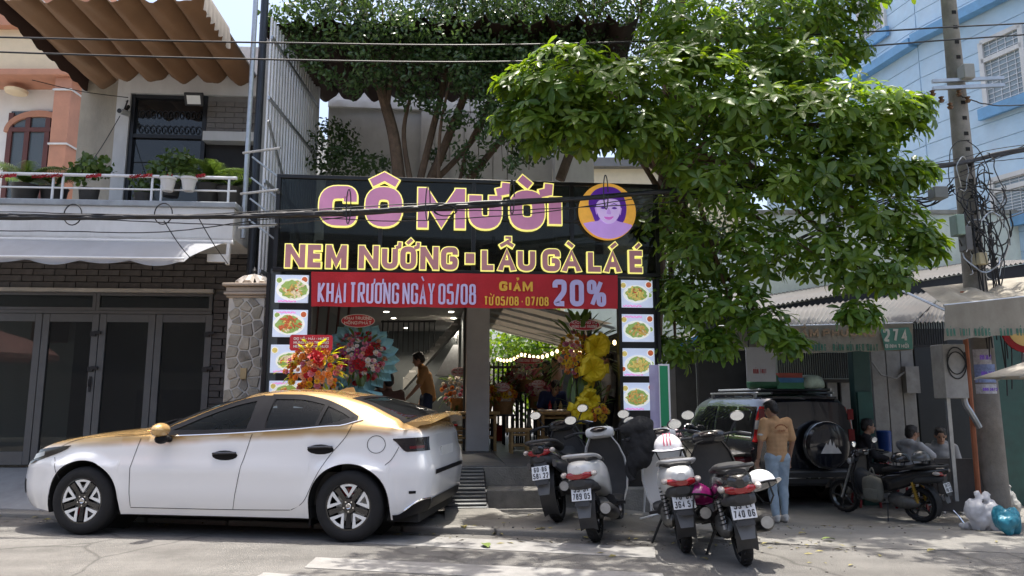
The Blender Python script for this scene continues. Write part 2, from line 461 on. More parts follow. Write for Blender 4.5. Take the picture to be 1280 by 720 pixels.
# ------------------------------------------------------------------ ground, road, pavement
def road_mat():
    m = mat('road asphalt', (0.20, 0.193, 0.18), rough=.9, var=.2, scale=2.5, bump=.9, bscale=110, spec=.25, dirt=.5, dscale=.5, dcol=(.17, .16, .15))
    nt = m.node_tree; b = nt.nodes['Principled BSDF']
    src = b.inputs['Base Color'].links[0].from_socket
    tc = [n for n in nt.nodes if n.type == 'TEX_COORD'][0]
    v = nt.nodes.new('ShaderNodeTexVoronoi'); v.inputs['Scale'].default_value = 140; lk(nt, tc.outputs['Object'], v.inputs['Vector'])
    mr = nt.nodes.new('ShaderNodeMapRange'); mr.inputs[1].default_value = .0; mr.inputs[2].default_value = .8; mr.inputs[3].default_value = 1.12; mr.inputs[4].default_value = .8
    lk(nt, v.outputs['Distance'], mr.inputs[0])
    mx = nt.nodes.new('ShaderNodeMix'); mx.data_type = 'RGBA'; mx.blend_type = 'MULTIPLY'; mx.inputs[0].default_value = 1
    lk(nt, src, mx.inputs[6]); lk(nt, mr.outputs[0], mx.inputs[7])
    # long tyre-worn streaks along the street
    mp = nt.nodes.new('ShaderNodeMapping'); mp.inputs['Rotation'].default_value = (0, 0, -atan(KS)); mp.inputs['Scale'].default_value = (.12, 1.6, 1)
    n = nt.nodes.new('ShaderNodeTexNoise'); n.inputs['Scale'].default_value = 1.5; n.inputs['Detail'].default_value = 8
    lk(nt, tc.outputs['Object'], mp.inputs[0]); lk(nt, mp.outputs[0], n.inputs['Vector'])
    mr2 = nt.nodes.new('ShaderNodeMapRange'); mr2.inputs[1].default_value = .35; mr2.inputs[2].default_value = .65; mr2.inputs[3].default_value = .84; mr2.inputs[4].default_value = 1.1
    lk(nt, n.outputs[0], mr2.inputs[0])
    mx2 = nt.nodes.new('ShaderNodeMix'); mx2.data_type = 'RGBA'; mx2.blend_type = 'MULTIPLY'; mx2.inputs[0].default_value = 1
    lk(nt, mx.outputs[2], mx2.inputs[6]); lk(nt, mr2.outputs[0], mx2.inputs[7]); lk(nt, mx2.outputs[2], b.inputs['Base Color'])
    # cracks
    vc = nt.nodes.new('ShaderNodeTexVoronoi'); vc.feature = 'DISTANCE_TO_EDGE'; vc.inputs['Scale'].default_value = .55
    nz = nt.nodes.new('ShaderNodeTexNoise'); nz.inputs['Scale'].default_value = 3; lk(nt, tc.outputs['Object'], nz.inputs['Vector'])
    va = nt.nodes.new('ShaderNodeMix'); va.data_type = 'VECTOR'; va.inputs[0].default_value = .12
    lk(nt, tc.outputs['Object'], va.inputs[4]); lk(nt, nz.outputs['Color'], va.inputs[5]); lk(nt, va.outputs[1], vc.inputs['Vector'])
    mc = nt.nodes.new('ShaderNodeMapRange'); mc.inputs[1].default_value = .0; mc.inputs[2].default_value = .012; mc.inputs[3].default_value = .62; mc.inputs[4].default_value = 1
    lk(nt, vc.outputs[0], mc.inputs[0])
    mx3 = nt.nodes.new('ShaderNodeMix'); mx3.data_type = 'RGBA'; mx3.blend_type = 'MULTIPLY'; mx3.inputs[0].default_value = 1
    lk(nt, mx2.outputs[2], mx3.inputs[6]); lk(nt, mc.outputs[0], mx3.inputs[7]); lk(nt, mx3.outputs[2], b.inputs['Base Color'])
    return m
m_conc = mat('worn concrete', (0.21, 0.203, 0.188), rough=.9, var=.2, scale=1.4, bump=.5, bscale=90, spec=.2, dirt=.75, dscale=.9, dcol=(.13, .125, .115))
m_kerb = mat('kerb concrete', (0.25, 0.24, 0.22), rough=.9, var=.2, scale=4, bump=.4, spec=.2, dirt=.7, dscale=2, dcol=(.1, .1, .09))
m_soil = mat('city ground', (0.2, 0.19, 0.17), rough=.95, var=.2, scale=.3)
g = MB(); g.box(-400, 400, -400, 400, -1.2, -.55)
tag(g.obj('ground', m_soil), kind='structure')
rd = MB(); rows = []
for i in range(61):
    x = -60 + i * 2; rows.append([(x, -40 + (kerbY(x) + 40) * t, 0) for t in (0, .5, .75, .9, 1)])
rd.grid(rows); tag(rd.obj('road', road_mat(), fix=False), kind='structure')
pv = MB(); rows = []
xs = [-60, -40, -20] + [-12 + .3 * i for i in range(90)] + [20, 40, 60]
for x in xs:
    k = kerbY(x)
    ts = [0, .03, .2] + [.4 + .3 * i for i in range(45)] + [30]
    rows.append([(x, k, -.2)] + [(x, k + t, hgt(x, k + t) + .006 * noise.noise((x * 1.1, (k + t) * 1.1, 0))) for t in ts])
pv.grid(rows); tag(pv.obj('pavement', m_conc, fix=False, smooth_ang=30), kind='structure')
# kerb stones along the street edge
kd = Vector((1, KS, 0)).normalized(); kn = Vector((-kd.y, kd.x, 0))
kmesh = MB(); kmesh.box(-.49, .49, -.06, .10, -.12, .062); km = kmesh.mesh('kerb_stone', m_kerb, 0)
kroot = thing('kerb', 'low worn concrete kerb along the edge of the pavement', 'kerb', TR(-9, kerbY(-9), 0)); 
for i in range(13):
    p = Vector((-10.5 + i * .985, 0, 0)); p.y = kerbY(p.x)
    o = link('kerb_stone', km, kroot, kroot.matrix_world.inverted() @ (Matrix.Translation((p.x, p.y, -.004 + random.uniform(-.006, .004))) @ Matrix.Rotation(atan(KS) + random.uniform(-.006, .006), 4, 'Z')), bevel=.015)
# zebra crossing bars
m_paint = mat('worn road paint', (0.25, 0.245, 0.235), rough=.85, var=.25, scale=6, bump=.3, bscale=140, spec=.2, dirt=.8, dscale=3.5, dcol=(.22, .21, .20))
for (uv) in [((440, 666), (819, 685), (819, 698), (430, 678)), ((395, 697), (828, 717), (836, 733), (380, 710)), ((330, 716), (846, 752), (850, 775), (300, 732))]:
    mb = MB(); mb.prism([atZ(u, v, .001) for u, v in uv], (0, 0, .004)); mb.obj('crossing_stripe', m_paint)
for o in [o for o in bpy.data.objects if o.name.startswith('crossing_stripe')]:
    tag(o, kind='structure')
# fallen leaves
m_dry = mat('dry leaf', (0.22, 0.19, 0.06), rough=.7, var=.5, scale=20)
m_grn = mat('fresh fallen leaf', (0.12, 0.17, 0.03), rough=.6, var=.3, scale=20)
lf = MB(); rows = []
for i in range(7):
    t = i / 6; w = .045 * sin(pi * min(1, t * 1.05 + .02)) ** .7; c = .02 * sin(pi * t)
    rows.append([(-.09 + .18 * t, -w, .012 + c), (-.09 + .18 * t, 0, .004 + c), (-.09 + .18 * t, w, .016 + c)])
lf.grid(rows); lfm = [lf.mesh('fallen_leaf', m_dry), lf.mesh('fallen_leaf', m_grn)]
leaf_lab = ['large green fallen leaf on the second crossing stripe', 'curled dry leaf by the kerb behind the car', 'pale dry leaf on the road near the white scooter wheel', 'dry leaf at the kerb below the dark motorbike', 'small leaf on the pavement below the steps', 'brown leaf on the road in front of the black scooter', 'leaf lying on the yard before the motorbike with gold spring', 'dry leaf on the yard near the plastic bags', 'leaf on the yard behind the standing man']
for i, (u, v, k, s) in enumerate([(607, 684, 1, 1.0), (580, 661, 0, .8), (693, 669, 0, .7), (675, 664, 0, .65), (663, 645, 0, .45), (880, 700, 0, .5), (1035, 676, 1, .8), (1165, 690, 0, .6), (1003, 668, 0, .5)]):
    p = atG(u, v); o = link('fallen_leaf', lfm[k], None, TR(p.x, p.y, p.z + .006, random.uniform(0, 6)) @ Matrix.Scale(s, 4))
    tag(o, leaf_lab[i], 'leaf', 'leaves fallen on street and yard')
# ------------------------------------------------------------------ house with grey doors on the left
m_alu = mat('grey aluminium', (0.115, 0.12, 0.125), rough=.42, metal=.4, var=.08, scale=8, dirt=.3, dscale=3, dcol=(.16, .15, .14))
m_doorglass = glass('door glass', (0.02, 0.022, 0.024), clear=.45)
m_tile = mat('dark brick tile', (0.062, 0.056, 0.055), rough=.38, var=.45, scale=7, bump=.25, bscale=70, spec=.5)
m_mortar = mat('pale joint mortar', (0.20, 0.19, 0.18), rough=.95, var=.1)
m_white = mat('white weathered paint', (0.62, 0.62, 0.61), rough=.7, var=.06, scale=3, bump=.1, dirt=.42, dscale=2.2, dcol=(.36, .35, .33), streak=.25)
m_greywall = mat('grey stained render', (0.42, 0.42, 0.40), rough=.85, var=.1, dirt=.5, dscale=1.5, dcol=(.2, .2, .19), streak=.3, bump=.2)
m_lip = mat('grey slab edge', (0.30, 0.33, 0.36), rough=.8, var=.15, dirt=.5, dscale=4, dcol=(.15, .15, .15))
m_steelw = mat('white steel tube', (0.68, 0.69, 0.70), rough=.35, metal=.2, var=.05)
m_galv = mat('galvanised steel', (0.42, 0.44, 0.46), rough=.38, metal=.8, var=.15, scale=14)
m_blk = mat('black metal', (0.022, 0.023, 0.026), rough=.42, metal=.3, var=.2)
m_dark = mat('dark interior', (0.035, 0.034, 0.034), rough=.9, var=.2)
m_awng = mat('grey awning cloth', (0.40, 0.41, 0.43), rough=.85, var=.06, scale=3, bump=.15, bscale=200, trans=.25, dirt=.3, dscale=2, dcol=(.28, .26, .24))
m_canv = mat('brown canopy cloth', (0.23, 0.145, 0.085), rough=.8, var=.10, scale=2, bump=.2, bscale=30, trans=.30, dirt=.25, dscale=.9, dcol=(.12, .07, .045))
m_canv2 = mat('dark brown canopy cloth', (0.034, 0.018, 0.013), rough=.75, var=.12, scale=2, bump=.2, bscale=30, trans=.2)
m_beige = mat('beige stained wall', (0.40, 0.36, 0.29), rough=.9, var=.12, scale=2, bump=.3, dirt=.65, dscale=1.6, dcol=(.19, .18, .155), streak=.3)
m_orange = mat('orange pink render', (0.46, 0.22, 0.14), rough=.8, var=.1, bump=.1, dirt=.2)
m_cream = mat('cream render', (0.70, 0.58, 0.40), rough=.8, var=.05)
m_plaster = mat('white plaster', (0.66, 0.64, 0.61), rough=.85, var=.05)
m_wood = mat('dark red wood', (0.10, 0.03, 0.022), rough=.5, var=.2)

P = FL.px
H = thing('townhouse', 'house with grey framed glass doors, dark brick tiles and a balcony', 'house', FL.M)
zb = P(0, 583).z; zt0 = P(0, 362).z; zdt = P(100, 392).z
XR = P(265, 400).x
# shell
b = MB(); b.box(-12, XR + .55, 6.0, 6.2, 0, 3.9); b.box(P(88, 150, .35).x, XR + .55, 6.0, 6.2, 3.9, 7.0); b.obj('back_wall', m_greywall, H)
b = MB(); b.box(-12, XR + .6, .12, 6.0, zb - .08, zb); b.obj('floor', m_greywall, H)
b = MB(); b.box(-12, XR + .6, .16, 6.0, zt0 + .15, zt0 + .3); b.obj('ceiling', m_white, H)
b = MB(); b.box(XR + .5, XR + .62, .1, 6.0, 0, 7); b.obj('side_wall', m_greywall, H)
b = MB(); b.box(-12, XR + .55, .05, .16, zt0 + .0, 3.95); b.box(XR, XR + .5, .05, .16, 0, zt0 - .002); b.obj('tile_backing', m_mortar, H)
b = MB()
b.box(-2.6, -1.0, 3.6, 4.4, zb, zb + 1.1)
b.obj('indoor_cabinet', m_dark, H)
b = MB(); b.box(-12, XR + .6, 5.6, 5.8, zb, zt0 + .1); b.obj('inner_wall', mat('inner wall', (.25, .23, .2), var=.2, scale=.8), H)
# brick tiles: one object each
TW, TH = .302, .093
tm = MB(); tm.box(0, TW - .012, -.014, .04, 0, TH - .012); tmesh = tm.mesh('tile', m_tile, 0)
tmh = MB(); tmh.box(0, TW / 2 - .012, -.014, .04, 0, TH - .012); tmeshh = tmh.mesh('tile', m_tile, 0)
nrow = int((3.82 - zt0 - .03) / TH)
for r in range(nrow):
    x = XR + .48 - (TW / 2 if r % 2 else 0)
    n = 0
    if r % 2: link('tile', tmeshh, H, TR(XR + .48 - TW / 2 , .0 + random.uniform(-.002, .002), zt0 + .035 + r * TH))
    while x > -3.5:
        x -= TW
        link('tile', tmesh, H, TR(x, random.uniform(-.003, .002), zt0 + .035 + r * TH))
nr2 = int((zt0 - zb) / TH)
for r in range(nr2):
    if r % 2 == 0:
        link('tile', tmesh, H, TR(XR + .48 - TW, random.uniform(-.003, .002), zb + .02 + r * TH)); link('tile', tmeshh, H, TR(XR + .02, random.uniform(-.003, .002), zb + .02 + r * TH))
    else:
        link('tile', tmesh, H, TR(XR + .02, random.uniform(-.003, .002), zb + .02 + r * TH)); link('tile', tmeshh, H, TR(XR + .48 - TW / 2, random.uniform(-.003, .002), zb + .02 + r * TH))
# header sill
b = MB(); b.box(-12, XR + .02, -.09, .04, zt0 - .03, zt0 + .025); b.obj('header_sill', mat('sill stone', (.42, .40, .37), dirt=.4), H, bevel=.006)
# transom windows
ztr = P(100, 388).z
b = MB(); b.box(-12, XR, -.03, .05, zdt, ztr + .0); b.obj('transom_rail', m_alu, H, bevel=.004)
edges = [-6.4, P(-150, 380).x, P(121, 380).x, XR]
for i in range(3):
    x0, x1 = edges[i], edges[i + 1]
    w = MB(); w.box(x0 + .05, x1 - .05, .0, .008, ztr + .045, zt0 - .075); wo = w.obj('transom_window', m_doorglass, H)
    fr = MB()
    fr.box(x0 + .002, x0 + .05, -.025, .035, ztr + .002, zt0 - .034); fr.box(x1 - .05, x1 - .002, -.025, .035, ztr + .002, zt0 - .034)
    fr.box(x0 + .05, x1 - .05, -.023, .033, ztr + .002, ztr + .045); fr.box(x0 + .05, x1 - .05, -.023, .033, zt0 - .075, zt0 - .034)
    fr.obj('frame', m_alu, wo, bevel=.004)
# door leaves
us = [-170, -97, -25, 47, 119, 190, 262]
for i in range(6):
    x0 = P(us[i], 480).x + .004; x1 = P(us[i + 1], 480).x - .004
    d = thing('x', None, None); d.name = 'door'; d.parent = H
    st = .095
    fr = MB()
    fr.box(x0, x0 + st, -.03, .03, zb + .02, zdt - .004); fr.box(x1 - st, x1, -.03, .03, zb + .02, zdt - .004)
    fr.box(x0 + st, x1 - st, -.028, .028, zb + .02, zb + .2); fr.box(x0 + st, x1 - st, -.028, .028, zdt - .12, zdt - .004)
    fr.obj('frame', m_alu, d, bevel=.006)
    gl = MB(); gl.box(x0 + st, x1 - st, -.004, .004, zb + .2, zdt - .12); gl.obj('pane', m_doorglass, d)
    for zz in (zb + .12, zdt - .33, zdt - .83):
        if i % 2 == 1: bd = MB(); bd.box(x1 - .10, x1 - .02, -.06, -.032, zz, zz + .07); bd.box(x1 - .045, x1 + .05, -.075, -.055, zz + .03, zz + .075); bd.obj('hinge', m_blk, d, bevel=.004)
    if i == 3:
        h = MB(); h.box(x1 - .065, x1 - .04, -.05, -.03, zb + 1.02, zb + 1.24); h.tube([(x1 - .05, -.05, zb + 1.1), (x1 - .05, -.085, zb + 1.1), (x1 - .05, -.085, zb + 1.2)], .009); h.obj('handle', m_blk, d)
# balcony
n1 = -1.2
zf0 = P(150, 296, n1).z; zf1 = P(150, 258, n1).z; zf2 = P(150, 250.5, n1).z
xe = P(292, 270, n1).x
b = MB(); b.box(-12, xe - .01, n1 + .03, .045, zf0 + .02, zf1 - .01); b.obj('balcony_slab', m_white, H)
b = MB(); b.box(-12, xe, n1, n1 + .03, zf0, zf1); b.box(xe - .03, xe + .0, n1 + .03, 0, zf0, zf1); b.obj('balcony_fascia', m_white, H, bevel=.006)
b = MB(); b.box(-12, xe + .03, n1 - .03, .04, zf1 + .001, zf2); b.obj('balcony_edge', m_lip, H, bevel=.012)
b = MB(); b.box(-12, xe + .015, n1 - .02, n1 + .06, zf0 - .055, zf0 - .002); b.obj('balcony_drip', mat('drip edge', (.5, .49, .47), dirt=.4), H, bevel=.006)
# railing
rt = P(150, 219.5, n1 + .05).z; rm = P(150, 236, n1 + .05).z
rl = thing('x', None, None); rl.name = 'railing'; rl.parent = H
b = MB(); b.cyl((-12, n1 + .06, rt), (xe, n1 + .06, rt), .022, n=10); b.obj('top_rail', m_steelw, rl)
b = MB(); b.cyl((-12, n1 + .06, rm), (xe, n1 + .06, rm), .013, n=8); b.obj('middle_rail', m_steelw, rl)
for u in (-60, -48, 66, 78, 190, 202, 286):
    x = P(u, 235, n1 + .06).x; b = MB(); b.cyl((x, n1 + .06, zf2), (x, n1 + .06, rt - .02), .017, n=8); b.obj('baluster', m_steelw, rl)
m_red = mat('red ribbon', (0.45, 0.02, 0.03), rough=.6, var=.2, trans=.2)
for k, (u0, u1) in enumerate([(0, 20), (40, 78), (108, 126), (162, 190), (200, 215), (243, 256)]):
    a = P(u0, 221, n1 + .03); c = P(u1, 219, n1 + .03); b = MB()
    for j in range(3):
        pts = [a.lerp(c, t / 8) + Vector((0, -.01 * sin(t * 2 + j), .022 * sin(t * 2.1 + j * 2))) for t in range(9)]
        b.tube(pts, .012, 5, flat=.35)
    b.obj('ribbon', m_red, rl)
# roller awning with scalloped hem below the balcony
A = thing('roller_awning', 'grey cloth roller awning with scalloped hem under the balcony', 'awning', FL.M)
b = MB(); rows = []
n2 = n1 - .03
zA = zf0 - .06; zB = P(100, 322, n1 - .5).z
X0, X1 = P(-120, 310, n1 - .1).x, P(281, 302, n1 - .05).x; Xb = P(228, 330, n1 - .5).x
for j in range(9):
    t = j / 8; row = []
    for i in range(61):
        s = i / 60; xr = X1 + (Xb - X1) * t; x = X0 + (xr - X0) * s
        y = n2 - .42 * t - .03 * sin(t * pi); z = zA + (zB - zA) * (t ** 1.0) + .012 * sin(x * 5.3) * t
        if j == 8: z -= .05 * abs(sin(x * 5.1)) + .02
        row.append((x, y, z))
    rows.append(row)
b.sheet(rows, .004); b.obj('cloth', m_awng, A)
b = MB(); b.cyl((X0, n2 + .01, zA + .0), (X1 + .1, n2 + .01, zA), .03); b.obj('roller', m_white, A)
b = MB(); b.cyl((X0, n2 - .43, zB + .012), (Xb, n2 - .43, zB + .012), .014, n=8); b.obj('front_bar', m_steelw, A)
b = MB(); b.bar((X1 + .05, n2, zA - .02), (X1 + .05, n2 - .02, zA - .30), .04, .06); b.box(X1 - .2, X1 + .06, n2 - .06, n2 - .01, zA - .27, zA - .17); b.obj('bracket', m_white, A)
# upper storey
nU = .35
zu0 = zf2 - .05; zu1 = 6.9
XL = P(88, 150, nU).x; Xw0 = P(160, 160, nU).x; Xw1 = P(256, 160, nU).x; Xe2 = XR + .55
zw1 = P(200, 117, nU).z
b = MB(); b.box(Xw0 - .2, Xe2, nU, nU + .2, zw1 + .0, zu1); b.box(Xw0 - .2, Xw0, nU, nU + .2, zu0, zw1 - .002); b.obj('upper_wall', m_white, H)
b = MB(); b.box(Xw0 + .005, Xw1 - .02, nU + .10, nU + .13, zu0, zw1); uw = b.obj('upper_window', glass('upper window glass', (.012, .013, .015), .12), H)
b = MB(); b.box(Xw0 + .002, Xw0 + .06, nU + .04, nU + .16, zu0, zw1 - .003); b.box(Xw1 - .06, Xw1, nU + .04, nU + .16, zu0, zw1 - .003); zm = P(200, 168, nU).z
b.box(Xw0 + .06, Xw1 - .06, nU + .05, nU + .15, zm - .04, zm + .02); b.box(Xw0 + .06, Xw1 - .06, nU + .05, nU + .15, zw1 - .06, zw1 - .003); b.obj('frame', m_blk, uw)
for i in range(11):
    for j in range(2):
        b = MB()
        cx = Xw0 + .12 + i * (Xw1 - Xw0 - .2) / 11 + .04; cz = zm + .10 + j * .24
        b.tube([(cx + .055 * cos(t * .7) * (1 - t / 14), nU + .08, cz + .09 * sin(t * .7) * (1 - t / 14)) for t in range(12)], .007, 5)
        b.obj('grille_scroll', m_blk, uw)
# grey tiles of the upper storey
gt = mat('grey brown tile', (.15, .135, .12), rough=.5, var=.25, scale=5, bump=.15)
b = MB(); zg0 = P(280, 166, nU).z; zg1 = zw1 - .03
b.box(Xw1 + .002, Xe2, nU + .06, nU + .2, zg0, zg1 + .03); b.obj('upper_tile_backing', m_mortar, H)
gm = MB(); gm.box(0, .27, -.012, .03, 0, .08); gmm = gm.mesh('tile', gt, 0)
ghm = MB(); ghm.box(0, .13, -.012, .03, 0, .08); ghmm = ghm.mesh('tile', gt, 0)
r = 0
while zg0 + r * .088 < zg1 - .08:
    x = Xw1 + .01
    if r % 2: link('tile', ghmm, H, TR(x, nU + .05, zg0 + r * .088 + .004)); x += .138
    while x < Xe2 - .27: link('tile', gmm, H, TR(x, nU + .05, zg0 + r * .088 + .004)); x += .278
    r += 1
zs_ = P(280, 178, nU).z
b = MB(); b.box(Xw1 + .0, Xe2, nU - .08, nU + .2, zs_, zg0 - .002); b.obj('upper_sill', m_white, H, bevel=.008)
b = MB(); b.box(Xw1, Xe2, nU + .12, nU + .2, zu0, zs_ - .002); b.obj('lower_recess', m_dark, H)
b = MB(); b.box(XL, Xe2, nU + .2, 6, zu1 - .1, zu1 + .1); b.obj('roof', m_greywall, H)
b = MB(); b.box(-12, Xe2, .04, 3.5, zf2 - .25, zf2 - .02); b.obj('upper_floor', m_greywall, H)
# side wall of the next plot, seen above the balcony
b = MB(); b.box(XL, Xw0 - .205, nU + .25, nU + .5, zu0 - .3, P(120, 95, nU + .3).z + .6); b.obj('party_wall', m_beige, H)

# canopy over the balcony: long rounded folds
def canopy(name, label, X0, X1, yb, zb_, yf, zf, period, depth, m, extra_left=True):
    c = thing(name, label, 'canopy')
    n = int(round((X1 - X0) / period)); rows = []
    K = 10
    for j in range(13):
        t = j / 12; row = []
        y = yb + (yf - yb) * t; zz = zb_ + (zf - zb_) * t
        for i in range(n * K + 1):
            x = X0 + (X1 - X0) * i / (n * K); ph = (i % K) / K
            sag = -depth * (sin(pi * ph) ** .75)
            row.append((x, y, zz + sag * (1 - .15 * sin(9 * t + i)) + .012 * noise.noise((x * 3, y * 4, 0))))
        rows.append(row)
    b = MB(); b.sheet(rows, .006, (0, 0, 1)); b.obj('cloth', m, c)
    for i in range(n + 1):
        x = X0 + (X1 - X0) * i / n
        b = MB(); b.cyl((x, yb, zb_ + .02), (x, yf, zf + .02), .014, n=6); b.obj('fold_bar', m_galv, c)
    return c
Yb, Zb = 11.2, atY(200, 103, 11.2).z + .05
Yf, Zf = 9.0, 6.62
xb0, xb1 = atY(112, 110, Yb).x, atY(322, 105, Yb).x
c1 = canopy('folding_canopy', 'brown cloth canopy with rounded folds above the left balcony', xb0 - .0, xb1, Yb, Zb, Yf, Zf, .44, .15, m_canv)
b = MB(); rows = []
for i in range(33):
    t = i / 32; y = Yb + (Yf - Yb) * t; z = Zb + (Zf - Zb) * t
    rows.append([(xb0, y, z + .02), (xb0 - .015, y, z - .11), (xb0 - .02 + .01 * sin(i), y, z - .20 - .05 * abs(sin(i * .75)))])
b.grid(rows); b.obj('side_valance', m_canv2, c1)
b = MB(); rows = []
m_val = mat('pale valance cloth', (.55, .50, .44), rough=.85, var=.1, trans=.4, dirt=.3)
for i in range(33):
    t = i / 32; y = Yb - 1.3 + (Yf - Yb + 1.3) * t; z = Zb + (Zf - Zb) * (.6 + .4 * t)
    rows.append([(xb1 + .03, y, z + .05), (xb1 + .05, y, z - .1), (xb1 + .05 + .02 * sin(i * 1.3), y, z - .24 - .06 * abs(sin(i * .6)))])
b.grid(rows); b.obj('end_valance', m_val, c1)

# downpipe-like posts at the corner of the plot
b = MB(); p0 = atY(306, 250, 9.75); b.cyl((p0.x, 9.75, 3.5), (p0.x, 9.75, 8.3), .034, n=12)
tag(b.obj('steel_post', m_galv), 'slim bright galvanised steel post beside the left balcony', 'post')
b = MB(); p0 = atY(318, 250, 10.05); b.cyl((p0.x, 10.05, 0.05), (p0.x, 10.05, 8.3), .055, n=14)
tag(b.obj('steel_post', mat('dark painted steel', (.035, .04, .05), rough=.35, metal=.4, var=.15)), 'thick dark steel post behind the stone pillar', 'post')

# neighbouring orange house, far left behind the balcony
OH = thing('orange_house', 'orange and cream house with arched window at the far left', 'house', TR(*atY(40, 500, 14.5).to_tuple()) )
OH.matrix_world = Matrix.Translation((atY(95, 200, 14.5).x, 14.5, 0))
def po(u, v, n=0): q = atY(u, v, 14.5 + n); return Vector((q.x - OH.matrix_world.translation.x, n, q.z))
b = MB(); b.box(-8, 0, .5, 4, 0, 10); b.obj('wall', m_plaster, OH)
b = MB(); q0 = po(97, 90); q1 = po(76, 90); b.box(q1.x, q0.x, -.15, .5, 2.5, po(80, 100).z); b.obj('corner_pier', m_orange, OH, bevel=.01)
for vv in (115, 182):
    b = MB(); b.box(q1.x - .02, q0.x + .02, -.18, .5, po(80, vv + 2).z, po(80, vv).z); b.obj('pier_band', m_white, OH)
b = MB(); b.box(-8, q0.x + .3, -.25, .5, po(40, 100).z, po(40, 92).z); b.obj('cornice', m_orange, OH, bevel=.02)
b = MB(); b.box(-8, q0.x + .2, -.1, .5, po(40, 92).z + .002, po(40, 40).z); b.obj('cream_band', m_cream, OH)
b = MB(); b.box(-8, q0.x + .4, -.3, .5, po(40, 40).z, 12); b.obj('upper_band', m_orange, OH)
# arched window
cx = po(30, 150).x; za = po(30, 155).z; zr = po(30, 128).z; w = abs(po(76, 150).x - cx) - .05
b = MB()
outer = [(cx + w * 1.0 * cos(a), za + (zr - za) * sin(a)) for a in [pi * k / 16 for k in range(17)]]
inner = [(cx + w * .86 * cos(a), za + (zr - za) * .72 * sin(a)) for a in [pi * k / 16 for k in range(17)]]
rows = [[(a[0], .42, a[1]), (c[0], .42, c[1])] for a, c in zip(outer, inner)]
b.sheet(rows, .1, (0, 1, 0)); b.obj('arch', m_orange, OH)
b = MB(); b.box(cx - w * .86, cx + w * .86, .47, .49, 3, zr); b.obj('window_pane', glass('old window glass', (.10, .12, .13), .3), OH)
b = MB()
for k in (-.82, -.3, .3, .82): b.box(cx + w * k - .05, cx + w * k + .05, .43, .47, 3, zr - .05)
b.box(cx - w * .86, cx + w * .86, .425, .465, za + .0, za + .09); b.obj('window_frame', m_wood, OH)
b = MB(); b.lathe([(.0, 0), (.22, 0), (.2, -.06), (.1, -.09), (0, -.1)], 16, Matrix.Translation((po(12, 112).x, .2, po(12, 108).z))); b.obj('ceiling_lamp', m_cream, OH)

# security camera and flood light
cc = thing('security_camera', 'small white security camera under the brown canopy', 'camera', FL.M)
q = P(157, 142, nU - .08)
b = MB(); b.cyl((q.x, nU, q.z + .15), (q.x, q.y, q.z + .05), .025); b.tube([(q.x - .03, nU - .02, q.z + .22), (q.x + .03, q.y - .03, q.z + .2), (q.x + .0, q.y - .05, q.z + .05)], .012, 6); b.obj('bracket', m_blk, cc)
b = MB(); b.cyl((q.x, q.y + .05, q.z + .02), (q.x - .02, q.y - .16, q.z - .02), .045, n=14); o = b.obj('housing', m_white, cc)
b = MB(); b.cyl((q.x - .02, q.y - .161, q.z - .02), (q.x - .021, q.y - .168, q.z - .021), .036, n=14); b.obj('lens', m_blk, o)
fl = thing('flood_light', 'black square flood light under the brown canopy', 'lamp', FL.M)
q = P(243, 124, nU - .25)
b = MB(); T = Matrix.Translation(q) @ Matrix.Rotation(R(28), 4, 'X'); b.box(-.14, .14, -.03, .03, -.10, .10, T); o = b.obj('housing', m_blk, fl, bevel=.01)
b = MB(); b.box(-.10, .10, -.036, -.031, -.07, .06, T); b.obj('glass', mat('lamp glass', (.75, .75, .72), rough=.15, var=.05), o)
b = MB(); b.bar(q + Vector((0, .03, 0)), (q.x, nU, q.z + .1), .04, .02); b.obj('arm', m_blk, fl)

# white vertical screen between the two plots (runs away from the street)
SX = atY(326, 300, 9.9).x
S = thing('slat_screen', 'tall screen of white vertical slats beside the restaurant sign', 'screen', TR(SX, 9.9, 0))
zt_ = 6.75
sm = MB(); sm.box(-.012, .012, -.022, .022, 3.0, zt_); smm = sm.mesh('slat', m_steelw, 0)
for i in range(19): link('slat', smm, S, TR(0, i * .135, 0))
b = MB()
for zz in (3.05, 4.3, 5.5, 6.4): b.box(.013, .04, -.05, 2.5, zz, zz + .05)
b.bar((.03, -.03, 5.2), (.03, 2.45, 3.3), .02, .05); b.obj('rail', m_galv, S)
b = MB(); b.box(-.04, .03, 2.48, 2.56, 2.6, zt_ + .05); b.obj('post', m_steelw, S)
b = MB(); b.box(-.25, .28, -.02, .06, 0.5, 3.75); tag(b.obj('side_panel', m_blk, None, TR(SX, 10.2, 0)), 'dark metal panel between the stone pillar and restaurant sign', 'panel')
# metal stair landing rails between pillar and sign
b = MB()
for zz, yy in ((4.55, 9.15), (4.0, 9.15), (3.55, 9.15)): b.cyl((SX - .1, yy + .2, zz), (SX + .45, yy - .0, zz), .017, n=6)
for k in range(4): b.bar((SX + .02, 9.35, 4.5 - k * .28), (SX + .42, 9.5, 4.2 - k * .28), .02, .02)
tag(b.obj('stair_rail', m_galv), 'thin steel stair rails behind the left edge of the sign', 'railing')

